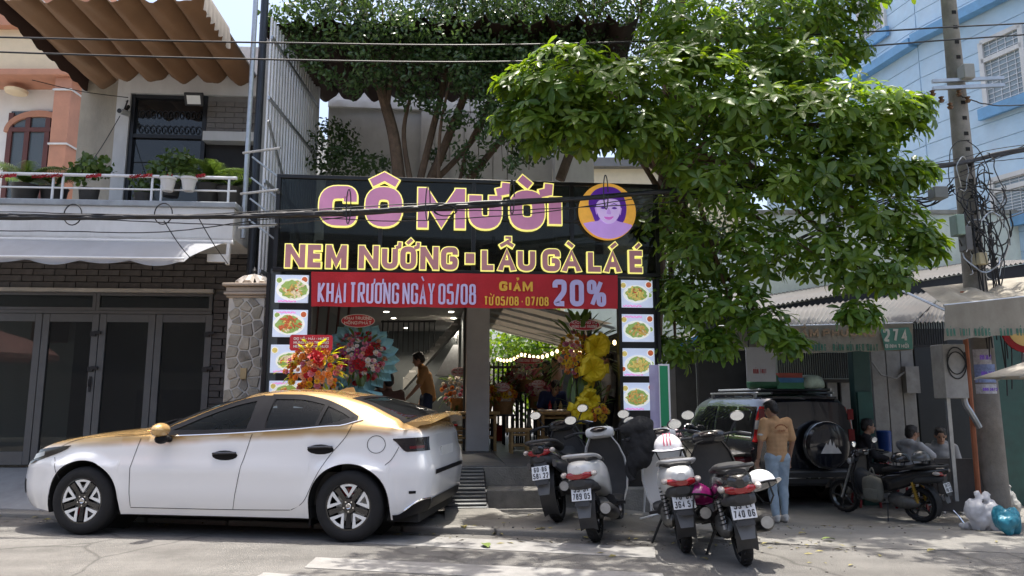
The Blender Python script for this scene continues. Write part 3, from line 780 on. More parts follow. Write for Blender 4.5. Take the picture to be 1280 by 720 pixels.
# stone clad pillar
PX = atY(283, 430, 9.5).x; PW = atY(328, 430, 9.5).x - PX
SPil = thing('stone_pillar', 'square gate pillar clad with irregular stone pieces', 'pillar', TR(PX + PW / 2, 9.5 + PW / 2, 0))
zc0 = atY(300, 372, 9.5).z; hw = PW / 2
m_grout = mat('white grout', (.50, .48, .45), rough=.95, var=.1, bump=.3)
b = MB(); b.box(-hw, hw, -hw, hw, 0, zc0); b.obj('core', m_grout, SPil)
m_stones = [mat('stone %d' % i, c, rough=.85, var=.22, scale=14, bump=.6, bscale=60) for i, c in enumerate([(.27, .25, .21), (.21, .195, .17), (.32, .29, .24)])]
def clip(poly, p, n):
    out = []
    for i in range(len(poly)):
        a, c = poly[i], poly[(i + 1) % len(poly)]; da = (a - p).dot(n); dc = (c - p).dot(n)
        if da <= 0: out.append(a)
        if da * dc < 0: out.append(a + (c - a) * (da / (da - dc)))
    return out
def crazy(w, h0, h1, step, gap, rnd):
    pts = []
    nx = max(2, int(w / step)); nz = int((h1 - h0) / step)
    for i in range(-1, nx + 1):
        for j in range(-1, nz + 1): pts.append(Vector(((i + .5 + rnd.uniform(-.42, .42)) * w / nx - w / 2, h0 + (j + .5 + rnd.uniform(-.42, .42)) * (h1 - h0) / nz)))
    out = []
    for a in pts:
        poly = [Vector((-w / 2, h0)), Vector((w / 2, h0)), Vector((w / 2, h1)), Vector((-w / 2, h1))]
        if not (-w / 2 < a.x < w / 2 and h0 < a.y < h1): continue
        for c in pts:
            if c is a or (c - a).length > step * 4: continue
            d = (c - a); poly = clip(poly, a + d * .5 - d.normalized() * gap, d.normalized())
            if len(poly) < 3: break
        if len(poly) >= 3: out.append(poly)
    return out
rnd = random.Random(3)
for face in range(2):
    for poly in crazy(PW - .01, 1.0, zc0 - .01, .125, .009, rnd):
        b = MB(); d = .012 + rnd.uniform(0, .01)
        c = sum(poly, Vector((0, 0))) / len(poly)
        if face == 0: vs = [(q.x, -hw - .001, q.y) for q in poly]; top = [(c.x + (q.x - c.x) * .88, -hw - d, c.y + (q.y - c.y) * .88) for q in poly]
        else: vs = [(hw + .001, q.x, q.y) for q in poly]; top = [(hw + d, c.x + (q.x - c.x) * .88, c.y + (q.y - c.y) * .88) for q in poly]
        n = len(vs); b.add(vs + top, [tuple(range(n, 2 * n))] + [(i, (i + 1) % n, (i + 1) % n + n, i + n) for i in range(n)])
        b.obj('stone', rnd.choice(m_stones), SPil, smooth_ang=50)
m_cap = mat('carved cap stone', (.40, .33, .27), rough=.85, var=.2, bump=.4, bscale=50, dirt=.5, dscale=5)
b = MB()
for k, (r, z0, z1) in enumerate([(hw + .03, 0, .03), (hw + .055, .03, .07), (hw + .035, .07, .14), (hw + .075, .14, .185)]): b.box(-r, r, -r, r, zc0 + z0 + .001 * k, zc0 + z1)
cp = b.obj('cap', m_cap, SPil, bevel=.012)
b = MB(); 
for k in range(8):
    a = k * pi / 4; b.tube([(cos(a) * hw * .9, sin(a) * hw * .9, zc0 + .19), (cos(a) * hw * .55, sin(a) * hw * .55, zc0 + .27), (0, 0, zc0 + .32)], [.06, .05, .03], 6)
b.obj('rosette', mat('pale carved stone', (.5, .45, .4), rough=.85, var=.2, bump=.3), cp)
b = MB(); b.lathe([(.05, 0), (.045, .03), (.02, .05), (.035, .08), (.012, .12), (0, .14)], 10, Matrix.Translation((0, 0, zc0 + .31))); b.obj('finial', m_blk, cp)
b = MB(); b.box(-.02, .06, -hw - .045, -hw - .02, 1.62, 1.76); b.obj('bell_button', mat('brass plate', (.35, .27, .15), metal=.4), SPil, bevel=.006)

# sloped apron in front of the doors
ap = MB(); rows = []
for x in [-12, -8, -6, -4.5, -3.6]:
    x2 = x + FL.o.x + 3.9
    rows.append([(x, kerbY(x) + .22, .056), (x, kerbY(x) + .95, .30), (x, FL.o.y + (x - FL.o.x) * tan(FL.yaw) - .02, zb - .02), (x, FL.o.y + (x - FL.o.x) * tan(FL.yaw) + .2, zb - .02)])
ap.sheet(rows, -.25, (0, 0, 1)); tag(ap.obj('doorway_ramp', mat('pale ramp tile', (.33, .33, .33), rough=.7, var=.12, bump=.2, dirt=.5, dscale=2, dcol=(.18, .17, .16)), fix=False), kind='structure')
# ------------------------------------------------------------------ restaurant
m_floor = mat('dark floor tile', (.10, .105, .115), rough=.45, var=.12, scale=2, dirt=.4, dscale=2, dcol=(.06, .06, .06))
m_step = mat('stained step concrete', (.20, .19, .17), rough=.9, var=.2, scale=3, bump=.5, dirt=.8, dscale=2.2, dcol=(.07, .068, .06))
m_col = mat('white column paint', (.62, .61, .59), rough=.6, var=.05)
m_ceil = mat('interior ceiling', (.16, .155, .15), rough=.8, var=.05)
m_dwall = mat('dark teal wall', (.065, .074, .077), rough=.6, var=.15)
m_frame = mat('black sign frame', (.012, .012, .013), rough=.35, metal=.2, var=.2)
m_signglass = glass('smoked sign glass', (.005, .005, .005), clear=.30, rough=.03, spec=.3)
m_pink = mat('mauve letter face', (.47, .20, .35), rough=.45, var=.12, scale=3, emit=.16)
m_pink2 = mat('dusky letter face', (.36, .17, .19), rough=.45, var=.10, scale=4, emit=.13)
m_yel = mat('yellow letter edge', (.86, .80, .22), rough=.4, var=.05, emit=.36)
Q = FR.px
zfl = Q(645, 582.5, .25).z
BR = thing('restaurant_building', 'open fronted restaurant with dark interior and white column', 'building', FR.M)
xl, xr = 0.0, Q(822, 450).x
b = MB()
nx0 = -.1
fx = .6
for i in range(14):
    for j in range(13):
        pass
b.box(-.1, xr + .12, .25, 11.5, -.4, zfl - .006); b.obj('floor_slab', m_step, BR)
ftm = MB(); ftm.box(.002, fx - .004, .002, fx - .004, 0, .006); ftmm = ftm.mesh('floor_tile', m_floor, 0)
for i in range(9):
    for j in range(10): link('floor_tile', ftmm, BR, TR(-.1 + i * fx, .25 + j * fx, zfl - .006 + random.uniform(0, .0012)))
b = MB(); b.box(-.1, xr + .12, .25 + 10 * fx, 11.4, zfl - .006, zfl - .001); b.obj('back_floor', m_floor, BR)
zs1 = hgt(0, 9.5) + (zfl - .05) * .48
b = MB(); b.box(Q(605, 600).x, xr + .1, -.16, .249, -.3, zs1); b.obj('entrance_step', m_step, BR, bevel=.02)
b = MB(); b.box(Q(606, 600).x, xr + .1, .19, .248, zs1 + .002, zfl - .012); b.obj('step_riser', m_step, BR)
b = MB(); b.box(-.12, .0, .0, 8.0, zfl, 3.0); b.obj('left_wall', m_dwall, BR)
CZ = 2.98
b = MB(); b.box(-.12, Q(615, 400, 3.2).x, .3, 8.4, CZ, CZ + .15); b.obj('ceiling', m_ceil, BR)
b = MB(); b.box(-.12, Q(612, 400, 3.2).x + .2, 8.3, 8.5, zfl, CZ); b.obj('back_wall', m_dwall, BR)
# white column
c0, c1 = Q(583, 450, 3.0).x, Q(612, 450, 3.0).x
b = MB(); b.box(c0, c1, 3.0, 3.4, zfl, CZ - .002); b.obj('column', m_col, BR, bevel=.01)
b = MB(); b.box(c0 - .04, c0 - .002, 3.3, 8.3, zfl, CZ - .01); b.obj('partition', m_dwall, BR)
b = MB(); b.box(c0, xr - .2, 3.05, 3.35, CZ + .0, CZ + .35); b.obj('beam', m_col, BR)
# metal door track seen on the left
b = MB()
for k in range(4): b.bar((.35 + k * .12, .9 + k * .2, 2.95), (.25 + k * .1, 1.2 + k * .2, 1.5), .02, .05)
b.obj('folded_gate', mat('folded red gate', (.10, .03, .025), var=.2), BR)
# stairs
ST = thing('staircase', 'dark staircase with thin balusters at the back of the dining room', 'staircase', FR.M)
s0 = Q(505, 478, 5.6); s1 = Q(578, 396, 5.6); N = 10
b = MB()
for i in range(N):
    t = i / N; x = s0.x + (s1.x - s0.x) * t; z = s0.z + (s1.z - s0.z) * t
    tb = MB(); tb.box(x, x + (s1.x - s0.x) / N * 1.15, 5.2, 6.2, z + .05, z + .09); tb.obj('tread', m_col, ST)
b.prism([(s0.x, 5.2, s0.z - .15), (s1.x, 5.2, s1.z - .15), (s1.x, 5.2, s1.z + .06), (s0.x, 5.2, s0.z + .06)], (0, 1, 0)); b.obj('stringer', mat('stair concrete', (.2, .2, .19), var=.1), ST)
for i in range(11):
    x = Q(478 + i * 6.5, 420, 5.1).x; z1 = Q(500, 400, 5.1).z
    if x < s1.x - .1: bb = MB(); bb.cyl((x, 5.15, Q(500, 440, 5.1).z if x < s0.x + .3 else s0.z + (s1.z - s0.z) * (x - s0.x) / (s1.x - s0.x)), (x, 5.15, z1), .014, n=6); bb.obj('baluster', m_blk, ST)
b = MB(); b.cyl((Q(476, 402, 5.1).x, 5.15, Q(500, 402, 5.1).z), (Q(545, 402, 5.1).x, 5.15, Q(500, 401, 5.1).z), .022, n=6); b.obj('hand_rail', m_blk, ST)
# hood and lit kitchen glimpse
b = MB(); h0 = Q(572, 440, 7.6); b.prism([(h0.x - .5, 7.4, 1.9), (h0.x + .25, 7.4, 1.9), (h0.x + .15, 7.4, 2.6), (h0.x - .1, 7.4, 2.6)], (0, .5, 0)); b.obj('cooker_hood', m_galv, BR)
# downlights (lit)
m_led = mat('lit downlight', (1, .95, .85), emit=14.0, ecol=(1, .93, .8), var=0)
for i, (u, v) in enumerate([(483, 390), (492, 398), (507, 410), (564, 390), (567, 398), (570, 403), (571, 410), (572, 415)]):
    p = atZ(u, v, CZ - .012); l = FR.I @ p
    d = thing('downlight', 'small round lit ceiling downlight, %s' % ['front of the left row', 'middle of the left row', 'back of the left row', 'front of the row by the column', 'second of the row by the column', 'third of the row by the column', 'fourth of the row by the column', 'farthest of the row by the column'][i], 'lamp', FR.M @ TR(l.x, l.y, CZ - .012), 'lit ceiling downlights')
    b = MB(); b.lathe([(.05, 0), (.062, 0), (.062, .01), (.05, .01)], 16, closed=True); b.obj('ring', m_col, d)
    b = MB(); b.lathe([(0, .002), (.05, .002), (.05, .008)], 16); b.obj('lens', m_led, d)
    ld = bpy.data.lights.new('downlight_beam', 'SPOT'); ld.energy = 65; ld.spot_size = R(125); ld.spot_blend = .6; ld.color = (1, .88, .72); ld.shadow_soft_size = .05
    lo = bpy.data.objects.new('downlight_beam', ld); col.objects.link(lo); lo.parent = d; lo.location = (0, 0, -.02)
x_ter = Q(640, 400, 3.2).x
# terrace on top with back wall and planter
b = MB(); b.box(-.1, x_ter, .1, 8.5, CZ + .151, CZ + .3); b.obj('terrace_slab', m_greywall, BR)
b = MB(); x6 = Q(540, 150, 3.9).x; x7 = Q(690, 150, 3.9).x
b.box(-.1, x7, 3.9, 4.1, CZ + .3, Q(560, 60, 3.9).z); tw = b.obj('terrace_wall', mat('pale terrace wall', (.55, .55, .54), rough=.8, var=.08, dirt=.3, dscale=2, streak=.3, dcol=(.3, .3, .28)), BR)
pz0, pz1 = CZ + .32, Q(560, 140, 3.85).z
for k in range(7):
    x = x6 - .2 + k * .27; pb = MB(); pb.box(x, x + .255, 3.84, 3.897, pz0, pz1); pb.obj('wall_panel', MATS['pale terrace wall'], BR)
b = MB(); b.box(-.1, x7, 3.83, 3.9, pz1 + .02, pz1 + .16); b.obj('wall_band', m_white, BR)
b = MB(); b.box(x7 + .02, x7 + .75, 3.7, 4.0, CZ + .3, 6.8); b.obj('wall_pier', m_white, BR)
b = MB(); b.box(.15, 3.0, 1.6, 2.4, CZ + .301, CZ + .75); b.obj('planter', m_step, BR, bevel=.02)
# dark folding canopy over the terrace
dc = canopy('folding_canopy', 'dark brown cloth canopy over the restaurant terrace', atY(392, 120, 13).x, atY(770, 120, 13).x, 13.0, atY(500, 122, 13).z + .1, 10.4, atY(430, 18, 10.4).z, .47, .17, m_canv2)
b = MB(); x0 = atY(392, 120, 13).x; rows = []
for i in range(25):
    t = i / 24; y = 13 + (10.4 - 13) * t; z = atY(500, 122, 13).z + .1 + (atY(430, 18, 10.4).z - atY(500, 122, 13).z - .1) * t
    rows.append([(x0, y, z + .03), (x0 - .01, y, z - .2), (x0 + .015 * sin(i), y, z - .32 - .06 * abs(sin(i * .8)))])
b.grid(rows); b.obj('side_valance', m_canv2, dc)

# --- sign
SG = thing('restaurant_sign', 'black glass restaurant sign reading CÔ MƯỜI NEM NƯỚNG LẨU GÀ LÁ É', 'sign', FR.M)
sx0, sx1 = Q(344, 280).x, Q(823, 280).x
z00 = Q(343, 339).z; z11 = Q(346, 218).z
def lerp_v(u, a, b_, ua, ub): return a + (b_ - a) * (u - ua) / (ub - ua)
for k, (zz, h) in enumerate(((z11 - .05, .05), (z00 + .0, .05), ((z00 + z11) / 2 + .08, .035))):
    b = MB(); b.box(sx0, sx1, -.03, .03, zz, zz + h); b.obj('frame_rail', m_frame, SG, bevel=.004)
px_ = [sx0, sx0 + (sx1 - sx0) * .26, sx0 + (sx1 - sx0) * .5, sx0 + (sx1 - sx0) * .76, sx1 - .05]
for x in px_:
    b = MB(); b.box(x, x + .05, -.028, .032, z00 + .051, (z00 + z11) / 2 + .079); b.box(x, x + .05, -.028, .032, (z00 + z11) / 2 + .116, z11 - .051); b.obj('frame_post', m_frame, SG)
for i in range(4):
    for za, zb_ in ((z00 + .052, (z00 + z11) / 2 + .078), ((z00 + z11) / 2 + .117, z11 - .052)):
        b = MB(); b.box(px_[i] + .052, px_[i + 1] - .002, .0, .008, za, zb_); b.obj('pane', m_signglass, SG)
def sign_letter(ch, u0, u1, vb, vt, wt, grow, mface):
    a = Q(u0, vb, -.07); c = Q(u1, vb, -.07); t = Q((u0 + u1) / 2, vt, -.07)
    W = c.x - a.x; Hh = t.z - a.z
    b = MB(); put_char(b, ch, a.x, a.z, W, Hh, wt, -.07, .055, grow); o = b.obj('letter', m_yel, SG, smooth_ang=30)
    b = MB(); put_char(b, ch, a.x, a.z, W, Hh, wt, -.078, .012, 0); b.obj('face', mface, o, smooth_ang=30)
    return o
for ch, u0, u1 in [('C', 398, 445), ('Ô', 456, 502), ('M', 522, 581), ('Ư', 586, 627), ('Ờ', 637, 681), ('I', 685, 703)]:
    um = (u0 + u1) / 2
    sign_letter(ch, u0, u1, lerp_v(um, 281.5, 287.5, 420, 690), lerp_v(um, 232.5, 239, 420, 690), .165 if ch != 'M' else .125, .016, m_pink)
for ch, u0, u1 in [('N', 356, 381), ('E', 384, 404), ('M', 407, 433), ('N', 448, 473), ('Ư', 477, 497), ('Ớ', 500, 520), ('N', 525, 548), ('G', 551, 572), ('L', 602, 620), ('Ẩ', 622, 645), ('U', 647, 669), ('G', 678, 700), ('À', 702, 727), ('L', 735, 754), ('Á', 755, 777), ('É', 787, 806)]:
    um = (u0 + u1) / 2
    sign_letter(ch, u0, u1, lerp_v(um, 334, 340.5, 366, 797), lerp_v(um, 305.5, 313.5, 366, 797), .068, .013, m_pink2)
a = Q(582, 329, -.07); c = Q(593, 317, -.07)
b = MB(); b.box(a.x - .013, c.x + .013, -.07, -.01, a.z - .013, c.z + .013); o = b.obj('dash', m_yel, SG); b = MB(); b.box(a.x, c.x, -.08, -.068, a.z, c.z); b.obj('face', m_pink2, o)

# --- round portrait emblem
m_gold = mat('emblem amber', (.80, .42, .07), rough=.5, var=.12, scale=8, emit=.18)
m_hair = mat('emblem purple hair', (.10, .025, .33), rough=.5, var=.15, emit=.15)
m_lil = mat('emblem lilac skin', (.50, .30, .74), rough=.5, var=.06, scale=4, emit=.18)
m_lil2 = mat('emblem pale lilac', (.62, .47, .85), rough=.5, var=.05, emit=.18)
m_lip = MATS['grey slab edge']
ec = Q(759.5, 264, -.1); er = (Q(795, 264, -.1).x - Q(724, 264, -.1).x) / 2
EM = thing('portrait_emblem', 'round amber emblem with purple portrait of a smiling woman', 'emblem', FR.M @ TR(ec.x, -.1, ec.z))
TX = Matrix.Rotation(R(90), 4, 'X')
b = MB(); b.lathe([(0, 0), (er, 0), (er, -.06), (0, -.06)], 48, TX); b.obj('disc', m_gold, EM)
def blob(name, pts, y, m, par, d=.006):
    b = MB(); q = cat([Vector((x * er, 0, z * er)) for x, z in pts + pts[:1]], 5)[:-1]
    b.prism([(p.x, -y, p.z) for p in q], (0, d, 0)); return b.obj(name, m, par, smooth_ang=30)
def circ_clip(pts): return [(x, z) if x * x + z * z < .96 else (x * .98 / sqrt(x * x + z * z), z * .98 / sqrt(x * x + z * z)) for x, z in pts]
hair = blob('hair', [(-.55, -.1), (-.66, .2), (-.62, .5), (-.42, .74), (-.1, .86), (.25, .84), (.5, .66), (.63, .35), (.66, .05), (.58, -.3), (.38, -.52), (.2, -.3), (-.2, -.25), (-.42, -.4)], .010, m_hair, EM)
sh = blob('shoulders', circ_clip([(-.95, -.5), (-.6, -.4), (-.3, -.33), (-.22, -.1), (.24, -.1), (.3, -.33), (.62, -.42), (.92, -.55), (.75, -.75), (.45, -.95), (0, -1.05), (-.45, -.95), (-.8, -.75)]), .016, m_lil, EM)
fc = blob('face', [(-.40, .25), (-.39, 0), (-.30, -.25), (-.12, -.42), (.04, -.46), (.2, -.40), (.36, -.22), (.43, .02), (.43, .26), (.32, .46), (.02, .52), (-.3, .44)], .022, m_lil2, EM)
blob('ear', [(-.46, .1), (-.40, .14), (-.36, .0), (-.40, -.14)], .018, m_lil, fc)
blob('ear', [(.49, .1), (.42, .14), (.40, .0), (.44, -.14)], .018, m_lil, fc)
for sx_ in (-.17, .22):
    blob('eyebrow', [(sx_ - .13, .20), (sx_, .27), (sx_ + .13, .2), (sx_, .235)], .027, m_hair, fc)
    blob('eye', [(sx_ - .10, .09), (sx_, .14), (sx_ + .10, .09), (sx_, .06)], .027, m_hair, fc)
blob('nose', [(-.06, -.09), (.0, .08), (.04, .08), (.11, -.09), (.03, -.13)], .026, m_lil, fc)
blob('mouth', [(-.15, -.21), (.02, -.22), (.19, -.2), (.12, -.29), (.02, -.32), (-.09, -.29)], .027, mat('emblem lips', (.42, .12, .42), emit=.3, var=.1), fc)
blob('fringe', [(-.44, .2), (-.36, .5), (-.02, .6), (.34, .5), (.45, .22), (.36, .38), (.1, .43), (-.12, .38), (-.3, .36)], .027, m_hair, hair)

# --- red banner
m_ban = mat('red banner cloth', (.50, .012, .022), rough=.55, var=.12, scale=3, bump=.2, bscale=25, trans=.12)
m_btxt = mat('lilac banner print', (.56, .50, .80), rough=.6, var=.05)
m_bytx = mat('amber banner print', (.80, .45, .05), rough=.6, var=.05)
BN = thing('opening_banner', 'red cloth banner reading KHAI TRƯƠNG NGÀY 05/08 GIẢM 20%', 'banner', FR.M)
nb = -.12
def ban(u, v): return Q(u, v, nb)
b = MB(); rows = []
for j in range(9):
    t = j / 8; row = []
    for i in range(61):
        s = i / 60; u = 389 + 383 * s; v = (339.5 + 4.5 * s) + (43.5 - 1.0 * s) * t
        p = ban(u, v); row.append((p.x, nb + .010 * sin(s * 23 + t * 2) * (.4 + t) + .006 * sin(s * 71 + t * 5), p.z + .004 * sin(s * 40) * t))
    rows.append(row)
b.sheet(rows, .003, (0, 1, 0)); b.obj('cloth', m_ban, BN)
for txt, u0, u1, vb, vt, wt, m in [('KHAI TRƯƠNG NGÀY 05/08', 396.5, 595, 378.5, 352, .030, m_btxt), ('GIẢM', 624, 666, 363.5, 351.5, .034, m_bytx), ('TỪ 05/08 - 07/08', 605, 686, 381.5, 370, .019, m_bytx), ('20%', 691, 758, 382.5, 349, .075, m_btxt)]:
    a = Q(u0, vb, nb - .03); c = Q(u1, vb, nb - .03); t = Q(u0, vt, nb - .03)
    put_letters('letter', m, BN, txt, a.x, c.x, a.z, t.z - a.z, wt, nb - .022, .006, wt * .55)

# --- menu columns and light boxes
m_panel = mat('menu light box', (.55, .62, .78), rough=.3, var=.06, scale=3, emit=.22)
m_plate = mat('menu plate', (.80, .80, .76), rough=.3, var=.03, emit=.22)
m_pinktx = mat('menu pink print', (.65, .2, .5), rough=.5, var=.1, emit=.3)
food_c = [mat('menu food %d' % i, c, rough=.5, var=.25, scale=30, emit=.14) for i, c in enumerate([(.62, .38, .10), (.30, .44, .12), (.70, .55, .15), (.55, .12, .04), (.75, .62, .42), (.34, .20, .06)])]
def col_thing(label, u0, u1, v0, zbot):
    t = thing('menu_column', label, 'sign post', FR.M)
    a = Q(u0, v0, .0); c = Q(u1, v0, .0)
    b = MB(); b.box(a.x, c.x, .002, .06, zbot, a.z); b.obj('backing', m_frame, t)
    for x in (a.x - .04, c.x): bb = MB(); bb.box(x, x + .04, -.05, .07, zbot, a.z); bb.obj('post', m_frame, t)
    return t
col_thing('black menu column on the left of the restaurant entrance', 339, 388, 342, .05)
col_thing('black menu column on the right of the restaurant entrance', 775, 819, 348, .05)
rf = random.Random(11)
def light_box(label, u0, u1, v0, v1, seed):
    rf.seed(seed)
    a = Q(u0, v1, -.04); c = Q(u1, v0, -.04); W = c.x - a.x; Hh = c.z - a.z
    t = thing('menu_light_box', label, 'menu panel', FR.M @ TR((a.x + c.x) / 2, -.04, (a.z + c.z) / 2), 'food light boxes beside the entrance')
    b = MB(); b.box(-W / 2, W / 2, 0, .035, -Hh / 2, Hh / 2); b.obj('panel', m_panel, t, bevel=.004)
    px, pz = rf.uniform(-.05, .06) * W, rf.uniform(-.10, .0) * Hh; pr = Hh * rf.uniform(.38, .50)
    S = Matrix.Translation((px, -.004, pz)) @ Matrix.Diagonal((1.25, 1, .85, 1)) @ TX
    b = MB(); b.lathe([(0, 0), (pr * .75, 0), (pr, .006), (pr, -.002), (0, -.002)], 28, S); b.obj('plate', m_plate, t)
    b = MB(); n = 26
    b.prism([(px + 1.25 * pr * .86 * cos(2 * pi * k / n) * rf.uniform(.80, 1.05), -.013, pz + .85 * pr * .84 * sin(2 * pi * k / n) * rf.uniform(.86, 1.08)) for k in range(n)], (0, .005, 0)); b.obj('salad', food_c[1], t)
    main = rf.choice([0, 2, 3, 4])
    for k in range(40):
        rr = pr * rf.uniform(.55, .78) * sqrt(rf.random()); an = rf.uniform(0, 6.28); fx_, fz = px + 1.2 * rr * cos(an), pz + .8 * rr * sin(an)
        b = MB(); M_ = Matrix.Rotation(rf.uniform(0, 3), 4, 'Y')
        b.ell((fx_, -.016, fz), (pr * rf.uniform(.10, .34), .008, pr * rf.uniform(.04, .12)), 7, 5, M_); b.obj('food_piece', food_c[main] if rf.random() < .6 else rf.choice(food_c), t)
    for sx_, sz_, rr, mi in [(-.38, .3, .12, rf.choice([1, 2])), (.38, .33, .13, 3), (.4, -.05, .10, 1), (-.42, -.25, .1, rf.choice([0, 3]))][: rf.choice([2, 3, 4])]:
        S = Matrix.Translation((sx_ * W, -.003, sz_ * Hh)) @ TX
        b = MB(); b.lathe([(0, 0), (rr * Hh, 0), (rr * Hh, -.002), (0, -.002)], 16, S); o = b.obj('bowl', m_plate, t)
        b = MB(); b.lathe([(0, .004), (rr * Hh * .78, .004), (rr * Hh * .78, .001)], 14, S); b.obj('sauce', food_c[mi], o)
    b = MB(); zt_ = Hh * .40 if rf.random() < .5 else -Hh * .45
    pts = [(-W * .4 + W * .55 * k / 40, -.004, zt_ + Hh * .035 * sin(k * 1.7 + sin(k))) for k in range(41)]
    b.tube(pts, .0045, 4); b.obj('caption', m_pinktx, t)
Ls = ['topmost of the left column', 'second from top of the left column', 'third from top of the left column', 'lowest of the left column above the car']
for i, q in enumerate([(343, 386, 344, 378), (340, 385, 387.5, 421), (337, 382, 431, 466), (335, 380, 476, 510)]): light_box('lit menu panel with a plate of food, ' + Ls[i], *q, 20 + i)
Rs = ['topmost of the right column', 'second from top of the right column', 'third from top of the right column', 'second lowest of the right column', 'lowest of the right column']
for i, q in enumerate([(774.5, 815.5, 350.5, 384), (775.5, 817, 393, 427), (776, 818, 435.5, 470), (777, 819, 478.5, 513), (778, 820, 525, 559)]): light_box('lit menu panel with a plate of food, ' + Rs[i], *q, 40 + i)

# ramp of ribbed metal beside the step
ra, rb = Q(556, 584, .22), Q(604, 584, .22)
RM = thing('metal_ramp', 'ribbed grey metal ramp leading up to the restaurant floor', 'ramp', FR.M)
m_ramp = mat('ramp metal', (.16, .17, .175), rough=.5, metal=.5, var=.2, dirt=.5)
N = 11
b = MB(); b.prism([(ra.x, .24, zfl - .01), (rb.x, .24, zfl - .01), (rb.x, -.55, .12), (ra.x, -.55, .12)], (0, 0, -.02)); b.obj('plate', m_ramp, RM)
for i in range(N):
    t = (i + .5) / N; y = .24 - .79 * t; z = zfl - .01 + (.12 - zfl + .01) * t
    b = MB(); b.bar((ra.x, y, z + .012), (rb.x, y, z + .012), .035, .025); b.obj('rib', m_ramp, RM, bevel=.008)
b = MB(); b.prism([(rb.x, .24, zfl - .03), (rb.x, -.55, .1), (rb.x, -.55, .0), (rb.x, .24, .0)], (.02, 0, 0)); b.obj('side', m_blk, RM)
b = MB(); b.prism([(ra.x, -.55, .11), (rb.x + .1, -.55, .11), (rb.x + .28, -.95, .05), (ra.x, -1.0, .05)], (0, 0, -.06)); tag(b.obj('mortar_pad', m_step, None, FR.M), 'rough mortar patch at the foot of the metal ramp', 'patch')
# ------------------------------------------------------------------ cars
m_tyre = mat('tyre rubber', (.018, .018, .019), rough=.85, var=.2, scale=12, bump=.2, bscale=120, spec=.3)
m_rimb = mat('gloss black rim', (.012, .012, .013), rough=.2, var=.2, coat=.5)
m_rimw = mat('white rim inserts', (.74, .74, .72), rough=.3, var=.05)
m_trim = mat('black trim plastic', (.010, .010, .012), rough=.45, var=.2, spec=.12)
m_gap = mat('panel gap', (.012, .012, .012), rough=.9, var=0)
m_chrome = mat('chrome', (.75, .75, .76), rough=.12, metal=1, var=.03)
m_cabin = mat('car cabin', (.04, .038, .036), rough=.8, var=.15)
m_carglass = glass('car window glass', (.006, .008, .008), clear=.72, rough=.01, spec=.35)
m_rearglass = glass('dark rear glass', (.010, .011, .012), clear=.12, rough=.01)
m_redl = mat('tail lamp red', (.28, .008, .012), rough=.12, var=.1, coat=.6)
m_lampd = mat('smoked lamp', (.02, .016, .018), rough=.08, var=.1, coat=.8)
m_clear = mat('clear lamp', (.45, .47, .5), rough=.1, metal=.3, var=.1, coat=.8)
def two_tone():
    m = mat('white pearl and gold paint', (.80, .80, .80), rough=.22, var=.015, coat=.8, spec=.5)
    nt = m.node_tree; b = nt.nodes['Principled BSDF']
    tc = [n for n in nt.nodes if n.type == 'TEX_COORD'][0]
    sp = nt.nodes.new('ShaderNodeSeparateXYZ'); lk(nt, tc.outputs['Object'], sp.inputs[0])
    # the gold film starts along a line that rises towards the tail
    ma = nt.nodes.new('ShaderNodeMath'); ma.operation = 'MULTIPLY_ADD'; ma.inputs[1].default_value = -.045; ma.inputs[2].default_value = 0
    lk(nt, sp.outputs[0], ma.inputs[0])
    ad = nt.nodes.new('ShaderNodeMath'); ad.operation = 'ADD'; lk(nt, sp.outputs[2], ad.inputs[0]); lk(nt, ma.outputs[0], ad.inputs[1])
    nz = nt.nodes.new('ShaderNodeTexNoise'); nz.inputs['Scale'].default_value = 3.0; lk(nt, tc.outputs['Object'], nz.inputs['Vector'])
    a2 = nt.nodes.new('ShaderNodeMath'); a2.operation = 'MULTIPLY_ADD'; a2.inputs[1].default_value = .05; lk(nt, nz.outputs[0], a2.inputs[0]); lk(nt, ad.outputs[0], a2.inputs[2])
    mr = nt.nodes.new('ShaderNodeMapRange'); mr.interpolation_type = 'SMOOTHSTEP'; mr.inputs[1].default_value = .79; mr.inputs[2].default_value = .885; lk(nt, a2.outputs[0], mr.inputs[0])
    mx = nt.nodes.new('ShaderNodeMix'); mx.data_type = 'RGBA'; mx.inputs[6].default_value = (.80, .80, .805, 1); mx.inputs[7].default_value = (.56, .36, .15, 1)
    lk(nt, mr.outputs[0], mx.inputs[0]); lk(nt, mx.outputs[2], b.inputs['Base Color'])
    mm = nt.nodes.new('ShaderNodeMath'); mm.operation = 'MULTIPLY'; mm.inputs[1].default_value = .4; lk(nt, mr.outputs[0], mm.inputs[0]); lk(nt, mm.outputs[0], b.inputs['Metallic'])
    return m
m_paint2 = two_tone()
ZS = [(0, .60), (.12, .72), (.35, .84), (.6, .905), (.88, .945), (1.3, .965), (1.7, .975), (2.2, .995), (3.0, 1.05), (3.5, 1.09), (4.0, 1.065), (4.35, 1.035), (4.55, .97)]
WS = [(0, .50), (.06, .60), (.15, .69), (.3, .77), (.55, .835), (.88, .865), (1.5, .875), (3.0, .875), (3.58, .875), (4.1, .845), (4.35, .79), (4.48, .72), (4.55, .62)]
ZC = [(0, .63), (.1, .76), (.3, .875), (.6, .965), (.88, 1.01), (1.2, 1.045), (1.48, 1.075), (1.9, 1.265), (2.2, 1.385), (2.5, 1.45), (2.8, 1.468), (3.1, 1.455), (3.4, 1.41), (3.7, 1.325), (4.0, 1.215), (4.12, 1.15), (4.3, 1.125), (4.45, 1.115), (4.55, 1.04)]
